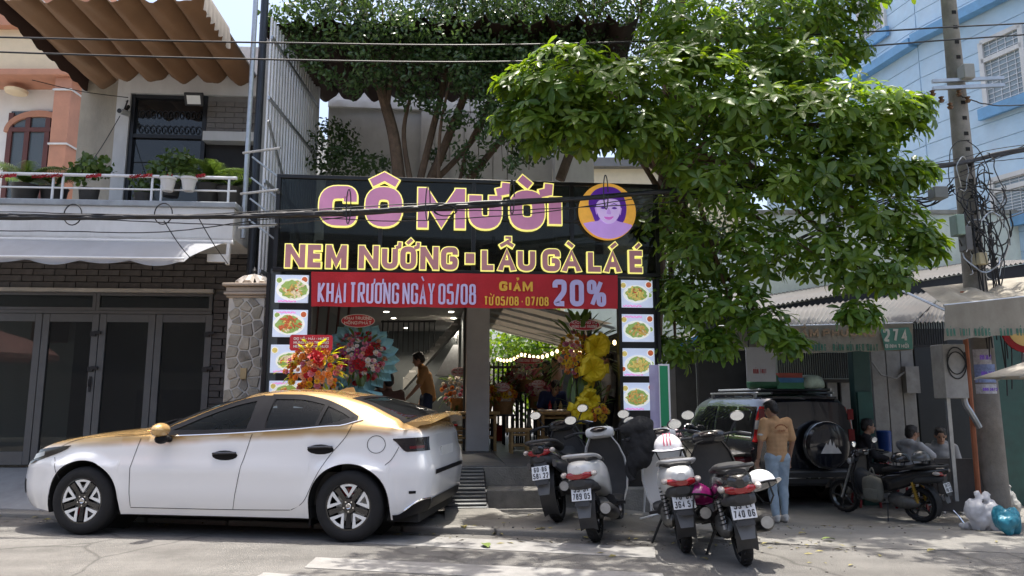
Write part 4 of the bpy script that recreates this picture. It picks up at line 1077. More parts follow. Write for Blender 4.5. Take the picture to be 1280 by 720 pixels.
ZT = [(0, .615), (.12, .735), (.35, .86), (.6, .925), (.88, .965), (1.3, .985), (1.55, 1.0), (1.75, 1.085), (2.0, 1.205), (2.38, 1.355), (2.6, 1.41), (2.85, 1.43), (3.1, 1.425), (3.3, 1.40), (3.6, 1.315), (3.94, 1.155), (4.12, 1.09), (4.35, 1.055), (4.55, .99)]
YT = [(0, .46), (.06, .55), (.15, .63), (.3, .70), (.6, .765), (.88, .79), (1.3, .795), (1.55, .80), (1.75, .765), (2.0, .705), (2.38, .62), (2.7, .585), (3.1, .585), (3.4, .605), (3.7, .665), (3.94, .735), (4.12, .765), (4.35, .73), (4.48, .66), (4.55, .55)]
AX = (.88, 3.58); RW = .335; RA = .385
def zlow(a):
    z = .20
    if a < .45: z = .20 + (.45 - a) * .10
    if a > 4.0: z = .20 + (a - 4.0) * .14
    for c in AX:
        d = abs(a - c)
        if d < RA: z = max(z, RW + sqrt(RA * RA - d * d) * 1.0)
    return z
SIDE = [(.18, -.075), (.25, -.04), (.31, -.026), (.36, -.006), (.55, .014), (.675, .030), (.70, .016), (.80, .006), (.90, .0), (1.2, 0)]
def yside(a, z):
    w = interp(WS, a) + interp(SIDE, z) - max(0, (z - interp(ZS, a) + .05)) * .25
    for c in AX:       # flared lips
        d = sqrt((a - c) ** 2 + (z - RW) ** 2)
        w += .018 * max(0, 1 - abs(d - RA - .01) / .09)
    return w
def tailx(a, z):
    x = tailx0(a, z)
    return x if x < 3.97 else 3.97 + (x - 3.97) * .56
def tailx0(a, z):
    if a < 4.1:
        if a < .4: return a + (1 - a / .4) * interp([(.2, .06), (.3, -.02), (.45, -.04), (.6, -.01), (.75, .06), (.9, .1)], z)
        return a
    return a + (a - 4.1) / .45 * interp([(.2, -.16), (.32, -.03), (.5, .03), (.62, .05), (.74, .03), (.85, -.03), (.98, -.05), (1.08, 0), (1.2, .03)], z)
def bow(a):
    return -.17 * smooth(1.1, 1.5, a) * (1 - smooth(1.7, 2.6, a)) + .16 * smooth(3.2, 3.8, a) * (1 - smooth(4.1, 4.4, a)) - .05 * (1 - smooth(0, .5, a))
NS, NG, NT = 12, 9, 9
def hull_side(a, q):           # q 0..1 from the bottom edge to the shoulder
    z0 = zlow(a); z1 = interp(ZS, a); z = z0 + (max(z1, z0 + .02) - z0) * q
    return Vector((tailx(a, z), yside(a, z), z))
def hull_green(a, q):          # shoulder to roof rail
    s = hull_side(a, 1.0); zt = interp(ZT, a); yt = interp(YT, a)
    z = s.z + (zt - s.z) * q; y = s.y + (yt - s.y) * q + .022 * sin(pi * q) * min(1, (zt - s.z) / .3)
    return Vector((tailx(a, z), y, z))
def hull_top(a, q):            # roof rail to the centre line
    zt = interp(ZT, a); yt = interp(YT, a); zc = interp(ZC, a)
    y = yt * (1 - q); z = zt + (zc - zt) * (1 - (1 - q) ** 2.3)
    return Vector((tailx(a, z) + bow(a) * (1 - (1 - q) ** 2), y, z))
def mir(p, s): return Vector((p[0], p[1] * s, p[2]))
# side windows: bottom and top edges in side view
def conv(u, v): return .88 + (u - 103) / 123.3, (668 + .03 * (u - 103) - v) / 123.3
WF = dict(a0=1.66, a1=2.56, bot=[(1.6, 1.0), (2.56, 1.025)], top=[(1.66, 1.02), (1.8, 1.075), (2.05, 1.195), (2.35, 1.315), (2.56, 1.365)])
WR = dict(a0=2.70, a1=3.60, bot=[(2.70, 1.03), (3.3, 1.07), (3.60, 1.155)], top=[(2.70, 1.378), (2.95, 1.375), (3.2, 1.335), (3.45, 1.245), (3.60, 1.165)])
def green_q(a, z):
    s = hull_side(a, 1.0).z; zt = interp(ZT, a); return (z - s) / max(.01, zt - s)
def in_win(a, z):
    for w in (WF, WR):
        if w['a0'] + .01 < a < w['a1'] - .01 and interp(w['bot'], a) + .004 < z < interp(w['top'], a) - .004: return True
    return False
stn = sorted(set([round(4.55 * i / 150, 4) for i in range(151)] + [round(c + s * (RA - e), 4) for c in AX for s in (-1, 1) for e in (.0005, .003, .008, .016, .03)] + [.02, .05, 4.5, 4.53]))
WSc = (1.56, 2.36); RSc = (3.50, 4.06)    # windscreen and rear screen along the centre
CAR_S = 1.055
pf = atZ(103, 668, 0); pr_ = atZ(436, 677.5, 0)
hd = (pf - pr_); hd.z = 0; hd.normalize()                  # heading
# local x runs backwards from the nose, y to the near side
near = Vector((0, -1, 0)); ex = -hd; ey = Vector((ex.y, -ex.x, 0)); 
if ey.y > 0: ey = -ey
mid = (pf + pr_) / 2 + ey * (.07)
org = mid - ex * ((AX[0] + AX[1]) / 2 * CAR_S) - ey * (.885 * CAR_S)
MCAR = Matrix(((ex.x * CAR_S, ey.x * CAR_S, 0, org.x), (ex.y * CAR_S, ey.y * CAR_S, 0, org.y), (0, 0, CAR_S, 0), (0, 0, 0, 1)))
CAR = thing('sedan_car', 'white sedan with gold upper body parked at the kerb', 'car', MCAR)
def hull_mesh():
    b = MB()
    for s in (1, -1):
        rows = [];
        for a in stn:
            rows.append([mir(hull_side(a, i / NS), s) for i in range(NS + 1)] + [mir(hull_green(a, i / NG), s) for i in range(1, NG + 1)] + [mir(hull_top(a, i / NT), s) for i in range(1, NT + 1)])
        n = len(rows[0]); vs = [p for r in rows for p in r]; fs = []
        for i in range(len(stn) - 1):
            am = (stn[i] + stn[i + 1]) / 2
            for k in range(n - 1):
                c = (vs[i * n + k] + vs[i * n + k + 1] + vs[(i + 1) * n + k] + vs[(i + 1) * n + k + 1]) / 4
                if NS <= k < NS + NG and in_win(am, c.z): continue
                if k >= NS + NG:
                    if WSc[0] < am < WSc[1] and k >= NS + NG + 1: continue
                    if RSc[0] < am < RSc[1] and k >= NS + NG + 1: continue
                fs.append((i * n + k, i * n + k + 1, (i + 1) * n + k + 1, (i + 1) * n + k))
        b.add(vs, fs)
    # end caps
    for a in (stn[0], stn[-1]):
        col_ = [hull_side(a, i / NS) for i in range(NS + 1)] + [hull_green(a, i / NG) for i in range(1, NG + 1)]
        b.grid([[p, mir(p, .5), mir(p, 0), mir(p, -.5), mir(p, -1)] for p in col_])
        top = [hull_top(a, i / NT) for i in range(NT + 1)]
        b.grid([[p, mir(p, -1)] for p in top])
    return b
o = hull_mesh().obj('body', m_paint2, CAR, fix=False, smooth_ang=50)
bm = bmesh.new(); bm.from_mesh(o.data); bmesh.ops.remove_doubles(bm, verts=bm.verts, dist=.0004); bmesh.ops.recalc_face_normals(bm, faces=bm.faces); bm.to_mesh(o.data); bm.free()
BODY = o
def patch(fn, A, Q_, off):
    rows = []
    for a in A: rows.append([fn(a, q) for q in Q_])
    return rows
def offset_rows(rows, off):
    out = []
    N = len(rows); n = len(rows[0])
    for i in range(N):
        r = []
        for k in range(n):
            du = Vector(rows[min(i + 1, N - 1)][k]) - Vector(rows[max(i - 1, 0)][k]); dv = Vector(rows[i][min(k + 1, n - 1)]) - Vector(rows[i][max(k - 1, 0)])
            nn = du.cross(dv)
            if nn.length < 1e-9: nn = Vector((0, 1, 0))
            nn.normalize()
            ref = Vector(rows[i][k]) - Vector((2.4, 0, .6))
            if nn.dot(ref) < 0: nn = -nn
            r.append(Vector(rows[i][k]) + nn * off)
        out.append(r)
    return out
def lin(a, b, n): return [a + (b - a) * i / n for i in range(n + 1)]
# side glass with trims
def win_pt(a, z): return hull_green(a, max(0, min(1, green_q(a, z))))
for s in (1, -1):
    for nm, w in (('front_door_window', WF), ('rear_door_window', WR)):
        A = lin(w['a0'], w['a1'], 26); rows = []
        for a in A:
            z0, z1 = interp(w['bot'], a), interp(w['top'], a); rows.append([win_pt(a, z0 + (max(z1, z0 + .002) - z0) * t) for t in lin(0, 1, 8)])
        b = MB(); b.grid([[mir(p, s) for p in r] for r in offset_rows(rows, -.004)]); g_ = b.obj(nm, m_carglass if nm[0] == 'f' else glass('rear door glass', (.005, .006, .006), .5, .01, .35), CAR, smooth_ang=180)
        loop = [(a, interp(w['bot'], a)) for a in A] + [(a, interp(w['top'], a)) for a in A[::-1]]
        cen = Vector((sum(p[0] for p in loop) / len(loop), sum(p[1] for p in loop) / len(loop)))
        b = MB(); rr = []
        L = [Vector(p) for p in loop]; n = len(L)
        Lf, Rt = ribbon(L, .052, True)
        for p, q in zip(Lf, Rt):
            P0, P1 = win_pt(p.x, p.y), win_pt(q.x, q.y); rr.append([P0, P1])
        rr.append(rr[0])
        rr = offset_rows(rr, .004); b.sheet([[mir(p, s) for p in r] for r in rr], .004); b.obj('frame', m_trim, g_, smooth_ang=60)
    # B pillar panel and chrome sill strip
    rows = [[win_pt(a, z) for z in lin(1.0, 1.39, 8)] for a in lin(2.545, 2.715, 4)]
    b = MB(); b.grid([[mir(p, s) for p in r] for r in offset_rows(rows, .005)]); b.obj('b_pillar', m_trim, CAR, smooth_ang=180)
    b = MB(); b.tube([mir(win_pt(a, interp([(1.6, .972), (2.56, 1.0), (3.3, 1.045), (3.68, 1.15)], a)) + Vector((0, .008, 0)), s) for a in lin(1.6, 3.68, 30)], .007, 6); b.obj('sill_strip', m_chrome, CAR)
    # rear quarter divider
    rows = [[win_pt(a + (z - 1.08) * .18, z) for z in lin(1.08, 1.32, 6)] for a in (3.22, 3.26)]
    b = MB(); b.grid([[mir(p, s) for p in r] for r in offset_rows(rows, .006)]); b.obj('quarter_divider', m_trim, CAR)
# screens
for nm, (a0, a1), gm in (('windscreen', WSc, m_carglass), ('rear_screen', RSc, m_rearglass)):
    q0 = 1.0 / NT
    rows = [[hull_top(a, q) for q in lin(q0 * .9, 1, 10)] + [mir(hull_top(a, q), -1) for q in lin(1, q0 * .9, 10)[1:]] for a in lin(a0 - .01, a1 + .01, 20)]
    b = MB(); b.grid(offset_rows(rows, -.002)); g_ = b.obj(nm, gm, CAR, smooth_ang=180)
    def band(A, Qs):
        rr = [[hull_top(a, q) for q in Qs] + [mir(hull_top(a, q), -1) for q in Qs[::-1]] for a in A]; return offset_rows(rr, .003)
    b = MB(); b.grid(band([a0 - .03, a0 + .03], lin(q0 * .5, 1, 9))); b.grid(band([a1 - .03, a1 + .02], lin(q0 * .5, 1, 9)))
    for s in (1, -1): b.grid([[mir(p, s) for p in r] for r in offset_rows([[hull_top(a, q) for q in (q0 * .55, q0 * 1.5)] for a in lin(a0, a1, 12)], .0035)])
    b.obj('screen_edge', m_trim, g_, smooth_ang=60)
# wipers and cowl
b = MB(); b.grid(offset_rows([[mir(hull_top(a, q), s) for q, s in [(.12, 1), (.4, 1), (.7, 1), (1, 1), (.7, -1), (.4, -1), (.12, -1)]] for a in (1.44, 1.5, 1.55)], .006)); b.obj('cowl', m_trim, CAR, smooth_ang=60)
for k in (.25, .85):
    b = MB(); p0 = hull_top(1.52, k) + Vector((0, 0, .03)); p1 = hull_top(1.60, min(1, k + .5)) + Vector((0, 0, .02)); p1.y -= .25
    b.tube([p0, (p0 + p1) / 2 + Vector((0, 0, .025)), p1], [.012, .01, .006], 6); b.obj('wiper', m_trim, CAR)
# panel gaps
def gap_line(pts, s, name='panel_gap', w=.0055):
    P3 = []
    for a, z in pts:
        zs = hull_side(a, 1.0).z
        P3.append(hull_side(a, (z - zlow(a)) / max(.01, zs - zlow(a))) if z <= zs else win_pt(a, z))
    b = MB(); rr = []
    for i, p in enumerate(P3):
        d = (P3[min(i + 1, len(P3) - 1)] - P3[max(i - 1, 0)]).normalized(); nn = Vector((0, 1, .1)); t = d.cross(nn).normalized() * w / 2
        rr.append([mir(p + t + nn * .003, s), mir(p - t + nn * .003, s)])
    b.grid(rr); return b.obj(name, m_gap, CAR)
def cl(pts, n=5): return [(p.x, p.y) for p in cat([Vector((a, z, 0)) for a, z in pts], n)]
for s in (1, -1):
    gap_line(cl([conv(175, 553), conv(166, 590), conv(165, 636)]), s)
    gap_line(cl([conv(165, 637), conv(230, 639), conv(300, 641), conv(365, 642)]), s)
    gap_line(cl([conv(316, 551), conv(306, 590), conv(295, 641)]), s)
    gap_line(cl([conv(440, 533), conv(432, 555), conv(412, 580), conv(395, 610), conv(383, 632), conv(366, 642)]), s)
    gap_line(cl([conv(45, 575), conv(80, 556), conv(120, 549), conv(160, 545)]), s, 'bonnet_gap')
    gap_line(cl([conv(60, 575), conv(66, 592), conv(70, 602)]), s, 'bumper_gap')
    gap_line(cl([conv(500, 571), conv(490, 582), conv(478, 592)]), s, 'bumper_gap')
    # fuel flap
    fa, fz = conv(467, 567)
    if s == 1: gap_line([(fa + .085 * cos(t), fz + .085 * sin(t)) for t in lin(0, 2 * pi, 28)], s, 'fuel_flap')
    # handles
    for u, v in ((284, 576), (401, 571)):
        a, z = conv(u, v); zs = interp(ZS, a); c = hull_side(a, (z - zlow(a)) / (zs - zlow(a)))
        b = MB(); b.ell(mir(c + Vector((0, .002, -.005)), s), (.13, .012, .05), 16, 8); h_ = b.obj('door_handle', m_trim, CAR)
        b = MB(); b.tube([mir(c + Vector((-.115, .01, .012)), s), mir(c + Vector((-.08, .034, .016)), s), mir(c + Vector((.08, .036, .022)), s), mir(c + Vector((.12, .012, .02)), s)], .013, 8); b.obj('grip', mat('black chrome', (.06, .06, .065), rough=.15, metal=.8), h_)
    # mirror
    b = MB(); a, z = conv(209, 543); c = Vector((a, .99, z))
    b.ell(mir(c, s), (.075, .12, .075), 14, 10); mo = b.obj('wing_mirror', m_paint2, CAR)
    b = MB(); b.ell(mir(c + Vector((.01, -.01, -.09)), s), (.05, .085, .05), 12, 8); b.tube([mir(c + Vector((0, -.03, -.09)), s), mir(Vector((a + .03, .87, z - .10)), s)], .03, 8); b.obj('mirror_foot', m_trim, mo)
    b = MB(); b.ell(mir(c + Vector((-.055, .05, -.005)), s), (.025, .07, .014), 8, 6); b.obj('indicator', mat('amber lamp', (.6, .25, .03), rough=.2), mo)
    # head lamp
    rows = []
    for t in lin(0, 1, 14):
        a = .16 + .55 * t; zt_ = .795 + .095 * t - .02 * t * t; zb_ = zt_ - .135 * (1 - t) ** .55 - .004
        rows.append([hull_side(a, (zb_ + (zt_ - zb_) * k - zlow(a)) / (interp(ZS, a) - zlow(a))) for k in lin(0, 1, 5)])
    b = MB(); b.grid([[mir(p, s) for p in r] for r in offset_rows(rows, .006)]); hl = b.obj('head_lamp', m_lampd, CAR, smooth_ang=180)
    rows2 = [[r[1].lerp(r[4], .15), r[1].lerp(r[4], .85)] for r in rows[1:7]]
    b = MB(); b.grid([[mir(p, s) for p in r] for r in offset_rows(rows2, .009)]); b.obj('lamp_lens', m_clear, hl, smooth_ang=180)
    # tail lamp wraps the corner
    rows = []
    for t in lin(0, 1, 20):
        a = 4.00 + .545 * t; zt_ = .965 + .012 * t; zb_ = zt_ - .125 * smooth(-.05, .45, t) - .01
        rows.append([hull_side(a, (zb_ + (zt_ - zb_) * k - zlow(a)) / (interp(ZS, a) - zlow(a))) for k in lin(0, 1, 5)])
    b = MB(); b.grid([[mir(p, s) for p in r] for r in offset_rows(rows, .006)]); tl = b.obj('tail_lamp', m_lampd, CAR, smooth_ang=180)
    r3 = [[r[1], r[2]] for r in rows[10:19]]; b = MB(); b.grid([[mir(p, s) for p in r] for r in offset_rows(r3, .009)]); b.obj('red_lens', mat('dim red lens', (.10, .01, .015), rough=.1, coat=.6), tl, smooth_ang=180)
    # reflector slot and lower bumper
    rows = [[hull_side(a, (z - zlow(a)) / (interp(ZS, a) - zlow(a))) for z in lin(.44, .465, 2)] for a in lin(4.26, 4.36, 3)]
    b = MB(); b.grid([[mir(p, s) for p in r] for r in offset_rows(rows, .005)]); b.obj('bumper_reflector', m_trim, CAR)
    rows = [[hull_side(a, (z - zlow(a)) / (interp(ZS, a) - zlow(a))) for z in lin(zlow(a) - .01, .25 + .13 * smooth(4.05, 4.5, a), 4)] for a in lin(4.0, 4.55, 14)]
    b = MB(); b.grid([[mir(p, s) for p in r] for r in offset_rows(rows, .006)]); b.obj('rear_skirt', m_trim, CAR, smooth_ang=180)
    b = MB(); b.tube([mir(hull_side(a, (.255 + .13 * smooth(4.05, 4.5, a) - zlow(a)) / (interp(ZS, a) - zlow(a))) + Vector((0, .01, 0)), s) for a in lin(4.2, 4.55, 10)], .008, 6); b.obj('skirt_trim', m_chrome, CAR)
    # front fog recess
    rows = [[hull_side(a, (z - zlow(a)) / (interp(ZS, a) - zlow(a))) for z in lin(.36, .50, 3)] for a in lin(.02, .13, 5)]
    b = MB(); b.grid([[mir(p, s) for p in r] for r in offset_rows(rows, .005)]); b.obj('fog_recess', m_trim, CAR)
    # mud flap
    b = MB(); b.box(AX[1] - RA - .02, AX[1] - RA + .0, .68 * s - .1, .68 * s + .12, .13, .3); b.obj('mud_flap', m_trim, CAR)
    # wheel arch liners
    for c in AX:
        b = MB(); rows = [[Vector((c + (RA + .004) * cos(t), y * s, RW + (RA + .004) * sin(t))) for t in lin(-.35, pi + .35, 20)] for y in (.84, .45)]
        b.grid(rows); b.grid([[Vector((c + r * cos(t), .45 * s, RW + r * sin(t))) for t in lin(0, 2 * pi, 20)] for r in (.0, RA)]); b.obj('arch_liner', m_gap, CAR)
# rear cap trims: plate, bumper pad
b = MB(); tx = tailx(4.55, .8); b.box(tx + .0, tx + .012, -.25, .25, .74, .86); b.obj('number_plate', m_white, CAR)
b = MB(); rows = [[Vector((tailx(4.55, z) + .008, y, z)) for z in (.60, .62, .645)] for y in lin(-.58, .58, 10)]; b.grid(rows); b.obj('bumper_pad', m_trim, CAR)
b = MB(); rows = [[Vector((tailx(4.55, z) + .008, y, z)) for z in (.27, .32, .38)] for y in lin(-.6, .6, 10)]; b.grid(rows); b.obj('rear_valance', m_trim, CAR)
mz = MB(); a_, z_ = 4.42, .83; c = hull_side(4.5, (.82 - zlow(4.5)) / (interp(ZS, 4.5) - zlow(4.5)))
# boot spoiler
b = MB(); rows = []
for t in lin(-1, 1, 26):
    y = .70 * t; e = 1 - abs(t) ** 3.5; x0 = 4.12 + .05 * e; zc = interp(ZC, 4.3) + .006 - .05 * t * t
    h = .085 * (1 - .35 * t * t)
    rows.append([Vector((x0 - .16, y, zc - .015)), Vector((x0 - .04, y, zc + h * .72)), Vector((x0 + .17 + .02 * e, y, zc + h)), Vector((x0 + .18 + .02 * e, y, zc + h - .03)), Vector((x0 + .08, y, zc + h * .15)), Vector((x0 + .03, y, zc - .03))])
b.grid(rows, cv=True); b.prism(rows[0], (0, -.002, 0)); b.prism(rows[-1], (0, .002, 0)); b.obj('spoiler', m_paint2, CAR, smooth_ang=40)
# roof aerial fin, underbody, cabin
b = MB(); b.prism([(3.12, .012, 1.45), (3.30, .012, 1.43), (3.27, .008, 1.49), (3.2, .01, 1.48)], (0, -.024, 0)); b.obj('aerial_fin', m_paint2, CAR)
b = MB(); b.box(.5, 4.2, -.70, .70, .17, .30); b.obj('underbody', m_gap, CAR)
b = MB(); b.box(1.5, 4.1, -.72, .72, .31, .62); b.box(1.45, 1.75, -.74, .74, .62, .93); b.box(3.45, 4.1, -.72, .72, .62, 1.02); b.obj('cabin_floor', m_cabin, CAR)
for y in (.37, -.37):
    for x, nm in ((2.45, 'front_seat'), (3.2, 'rear_seat')):
        b = MB(); b.box(x - .45, x + .05, y - .25, y + .25, .62, .75)
        b.prism([(x, y - .24, .72), (x + .12, y - .24, .72), (x + .27, y - .2, 1.2), (x + .17, y - .2, 1.22)], (0, .44, 0)); o_ = b.obj(nm, m_cabin, CAR, bevel=.03)
        b = MB(); b.box(x + .2, x + .29, y - .12, y + .12, 1.24, 1.38); b.obj('head_rest', m_cabin, o_, bevel=.03)
b = MB(); MWh = Matrix.Translation((1.98, .37, .95)) @ Matrix.Rotation(R(-65), 4, 'Y'); b.tube([MWh @ Vector((.185 * cos(t), .185 * sin(t), 0)) for t in lin(0, 2 * pi, 24)[:-1]], .017, 8, closed=True)
for t in (.5, 2.6, 4.7): b.tube([MWh @ Vector((0, 0, -.01)), MWh @ Vector((.18 * cos(t), .18 * sin(t), 0))], .02, 6)
b.obj('steering_wheel', m_trim, CAR)
b = MB(); b.prism([(1.9, .60, 1.20), (2.1, .60, 1.28), (2.12, .25, 1.31), (1.92, .25, 1.24)], (0, 0, .012)); b.obj('sun_shade', mat('pale green sun shade', (.45, .6, .55), var=.1), CAR)
# wheels
def make_wheel(R0, W, par, M, rim_r, style):
    w = thing('x', None, None); w.name = 'wheel'; w.parent = par; w.matrix_local = M
    b = MB(); h = W / 2
    b.lathe([(rim_r, -h * .9), (rim_r + .02, -h), (R0 - .05, -h * 1.03), (R0 - .012, -h * .86), (R0, -h * .6), (R0, h * .6), (R0 - .012, h * .86), (R0 - .05, h * 1.03), (rim_r + .02, h), (rim_r, h * .9)], 56, closed=False); b.f = [f for f in b.f if len(f) == 4]; b.m = [0] * len(b.f)
    b.obj('tyre', m_tyre, w, smooth_ang=50)
    b = MB(); b.lathe([(rim_r + .003, h * .9), (rim_r - .012, h * .92), (rim_r - .025, h * .6), (rim_r - .03, -h * .9), (.0, -h * .88)], 40); b.f = [f for f in b.f if len(f) == 4]; b.m = [0] * len(b.f); rm = b.obj('rim', m_rimb, w)
    b = MB(); b.lathe([(0, -h * .1), (rim_r * .72, -h * .1), (rim_r * .72, -h * .25), (0, -h * .25)], 32); b.obj('brake_disc', m_galv, rm)
    b = MB(); b.box(-.05, .05, .09, .16, -h * .3, h * .1, Matrix.Rotation(1.9, 4, 'Z')); b.obj('brake_caliper', m_redl, rm)
    f = h * .82
    hub = MB(); hub.lathe([(0, f + .004), (.03, f + .003), (.032, f - .005), (.065, f - .006), (.075, f - .03), (.075, -.02)], 20); hub.obj('hub', m_rimb, rm)
    lg = MB(); lg.lathe([(.017, f + .004), (.023, f + .007), (.026, f + .004)], 20); lg.obj('hub_emblem', m_chrome, rm)
    for k in range(5):
        Mz = Matrix.Rotation(2 * pi * k / 5, 4, 'Z')
        sp = MB(); sp.T = Mz
        for sgn in (-1, 1):       # black double spokes between the white frames
            a1 = R(36) * sgn
            sp.prism([(.05 * cos(a1 - .35), .05 * sin(a1 - .35), f - .03), (.05 * cos(a1 + .35), .05 * sin(a1 + .35), f - .03), ((rim_r - .02) * cos(a1 + .13), (rim_r - .02) * sin(a1 + .13), f - .015), ((rim_r - .02) * cos(a1 - .13), (rim_r - .02) * sin(a1 - .13), f - .015)], (0, 0, .02))
            break
        sp.obj('spoke', m_rimb, rm)
        ins = MB(); ins.T = Mz; r0, r1, r2 = .075, rim_r - .035, rim_r - .008
        th = .43
        ins.prism([(r0, 0, f - .014), (r2 * cos(-th), r2 * sin(-th), f), (r2 * cos(-th + .17), r2 * sin(-th + .17), f), (r0 + .035, 0, f - .01)], (0, 0, .008))
        ins.prism([(r0, 0, f - .014), (r0 + .035, 0, f - .01), (r2 * cos(th - .17), r2 * sin(th - .17), f), (r2 * cos(th), r2 * sin(th), f)], (0, 0, .0075))
        rows = [[(r1 * cos(t), r1 * sin(t), f + .004), (r2 * cos(t), r2 * sin(t), f + .0055)] for t in lin(-th + .1, th - .1, 8)]
        ins.sheet(rows, -.01, (0, 0, 1)); ins.obj('rim_insert', m_rimw, rm)
        nb_ = MB(); nb_.T = Matrix.Rotation(2 * pi * k / 5 + .63, 4, 'Z'); nb_.cyl((.047, 0, f - .02), (.047, 0, f + .002), .008, n=6); nb_.obj('wheel_nut', m_chrome, rm)
    return w
for c in AX:
    for s in (1, -1):
        M_ = Matrix.Translation((c, .78 * s, RW - .012)) @ Matrix.Rotation(R(-90) * s, 4, 'X') @ Matrix.Rotation(random.uniform(0, 6), 4, 'Z')
        make_wheel(.323, .20, CAR, M_, .215, 0)
# the photographed car is a little lower above the wheel centres than its drawing
for o in list(CAR.children):
    if o.name.startswith('wheel'): continue
    for q in [o] + list(o.children):
        if q.type == 'MESH':
            for v in q.data.vertices:
                if v.co.z > .55: v.co.z = .55 + (v.co.z - .55) * .93
            q.data.update()
# ------------------------------------------------------------------ shops on the right
m_cloth = mat('cream shop awning', (.40, .37, .31), rough=.85, var=.12, scale=3, trans=.3, dirt=.6, dscale=2.5, dcol=(.19, .17, .14), streak=.4, bump=.1)
m_corr = mat('corrugated roof metal', (.17, .17, .17), rough=.6, metal=.3, var=.2, scale=3, dirt=.6, dscale=1.5, dcol=(.13, .11, .10))
m_greenp = mat('dark green paint', (.018, .065, .055), rough=.5, var=.2, dirt=.3, dscale=3, dcol=(.03, .04, .04))
m_tgreen = mat('green awning print', (.035, .17, .12), rough=.7, var=.2)
m_tbrown = mat('faded brown print', (.31, .22, .14), rough=.8, var=.2)
m_pale = mat('greenish white wall', (.60, .66, .60), rough=.85, var=.08, bump=.15, dirt=.45, dscale=1.3, dcol=(.33, .36, .30), streak=.35)
m_wpanel = mat('grimy white panel', (.34, .33, .31), rough=.7, var=.1, dirt=.6, dscale=3, dcol=(.14, .13, .12))
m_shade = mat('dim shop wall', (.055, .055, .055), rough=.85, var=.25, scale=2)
m_blue = mat('light blue wall', (.45, .61, .75), rough=.75, var=.08, scale=3, bump=.15, dirt=.35, dscale=1.8, dcol=(.55, .62, .68), streak=.4)
m_blue2 = mat('blue trim', (.16, .36, .60), rough=.6, var=.12, dirt=.3)
FS = Frame(1000, 11.6, R(-1.5)); S_ = FS.px
def corr_sheet(P00, P01, P10, P11, n, amp):
    """corrugated sheet: P00-P01 front edge, P10-P11 back edge"""
    rows = []
    for j in range(5):
        t = j / 4; a = Vector(P00).lerp(P10, t); c = Vector(P01).lerp(P11, t)
        rows.append([a.lerp(c, i / (n * 4)) + Vector((0, 0, amp * sin(i * pi / 2))) for i in range(n * 4 + 1)])
    b = MB(); b.sheet(rows, .004, (0, 0, 1)); return b
SH = thing('food_stall_shop', 'low dark food shop with sheet roof, green posts and number 274', 'shop', FS.M)
def L(u, v, n=0.0): return S_(u, v, n)
zg = -.34
corr_sheet(L(950, 407, .02), L(1142, 403, .02), L(948, 389, 1.9), L(1185, 362, 1.9), 34, .018).obj('roof_sheet', m_corr, SH)
corr_sheet(L(1138, 404, .05), L(1182, 402, .05), L(1150, 380, 1.2), L(1190, 375, 1.2), 8, .02).obj('roof_sheet', m_corr, SH)
b = MB(); q0, q1 = L(940, 392, 1.95), L(1300, 392, 1.95); za, zb_ = L(950, 388, 1.95).z, L(1180, 352, 1.95).z
b.prism([(q0.x, 1.95, za), (q1.x, 1.95, zb_ + .35), (q1.x, 1.95, zb_ + .12), (q0.x, 1.95, za - .2)], (0, .06, 0)); b.obj('roof_beam', m_blk, SH)
corr_sheet((q0.x, 1.85, za + .02), (q1.x, 1.85, zb_ + .37), (q0.x, 5.5, za + .75), (q1.x, 5.5, zb_ + 1.0), 60, .02).obj('main_roof', m_corr, SH)
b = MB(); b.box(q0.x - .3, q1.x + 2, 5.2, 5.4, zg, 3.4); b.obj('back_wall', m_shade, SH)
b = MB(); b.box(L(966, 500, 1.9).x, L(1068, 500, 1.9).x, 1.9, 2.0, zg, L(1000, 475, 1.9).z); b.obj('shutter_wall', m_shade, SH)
for i in range(34):   # window louvres
    x = L(972 + i * 2.75, 455, 1.86).x; bb = MB(); bb.box(x, x + .018, 1.82, 1.86, L(1000, 473, 1.86).z, L(1000, 441, 1.86).z); bb.obj('grille_bar', m_blk, SH)
for k, (u0, u1) in enumerate(((1010, 1026), (1036, 1048), (1053, 1066))):
    bb = MB(); bb.box(L(u0, 500, 1.8).x, L(u1, 500, 1.8).x, 1.82, 1.88, zg, L(u0, 478, 1.8).z); bb.obj('door_panel', m_wpanel if k else m_greenp, SH)
b = MB(); b.box(L(968, 476, 1.7).x, L(1066, 476, 1.7).x, 1.7, 1.84, L(1000, 478, 1.7).z, L(1000, 474, 1.7).z); b.obj('transom', mat('carved dark wood', (.03, .025, .02), var=.3), SH)
b = MB(); b.box(L(1069, 500, .9).x, L(1091, 500, .9).x, .9, 1.1, zg, L(1080, 436, .9).z + .4); b.obj('post', m_greenp, SH, bevel=.01)
b = MB(); b.box(L(1072, 500, .86).x, L(1090, 500, .86).x, .84, .9, zg, L(1080, 490, .9).z); b.obj('post_cover', mat('green cabinet paint', (.02, .085, .07), var=.2), SH)
for k, (u0, u1) in enumerate(((1093, 1111), (1112, 1130), (1131, 1147))):
    bb = MB(); bb.box(L(u0, 500, 2.2).x, L(u1, 500, 2.2).x - .01, 2.2 + .01 * k, 2.3, zg, 2.7); bb.obj('wall_panel', m_wpanel, SH)
b = MB(); b.box(L(1148, 500, 2.6).x, L(1230, 500, 2.6).x, 2.6, 2.7, zg, 2.7); b.obj('dark_opening', mat('dark opening fill', (.03, .032, .034), var=.1), SH)  # dark sheet across the opening, its shade put into the colour
for i in range(15):
    x = L(1140 + i * 3, 415, .6).x; bb = MB(); bb.box(x, x + .014, .6, .63, L(1150, 432, .6).z, L(1150, 402, .6).z); bb.obj('vent_bar', m_blk, SH)
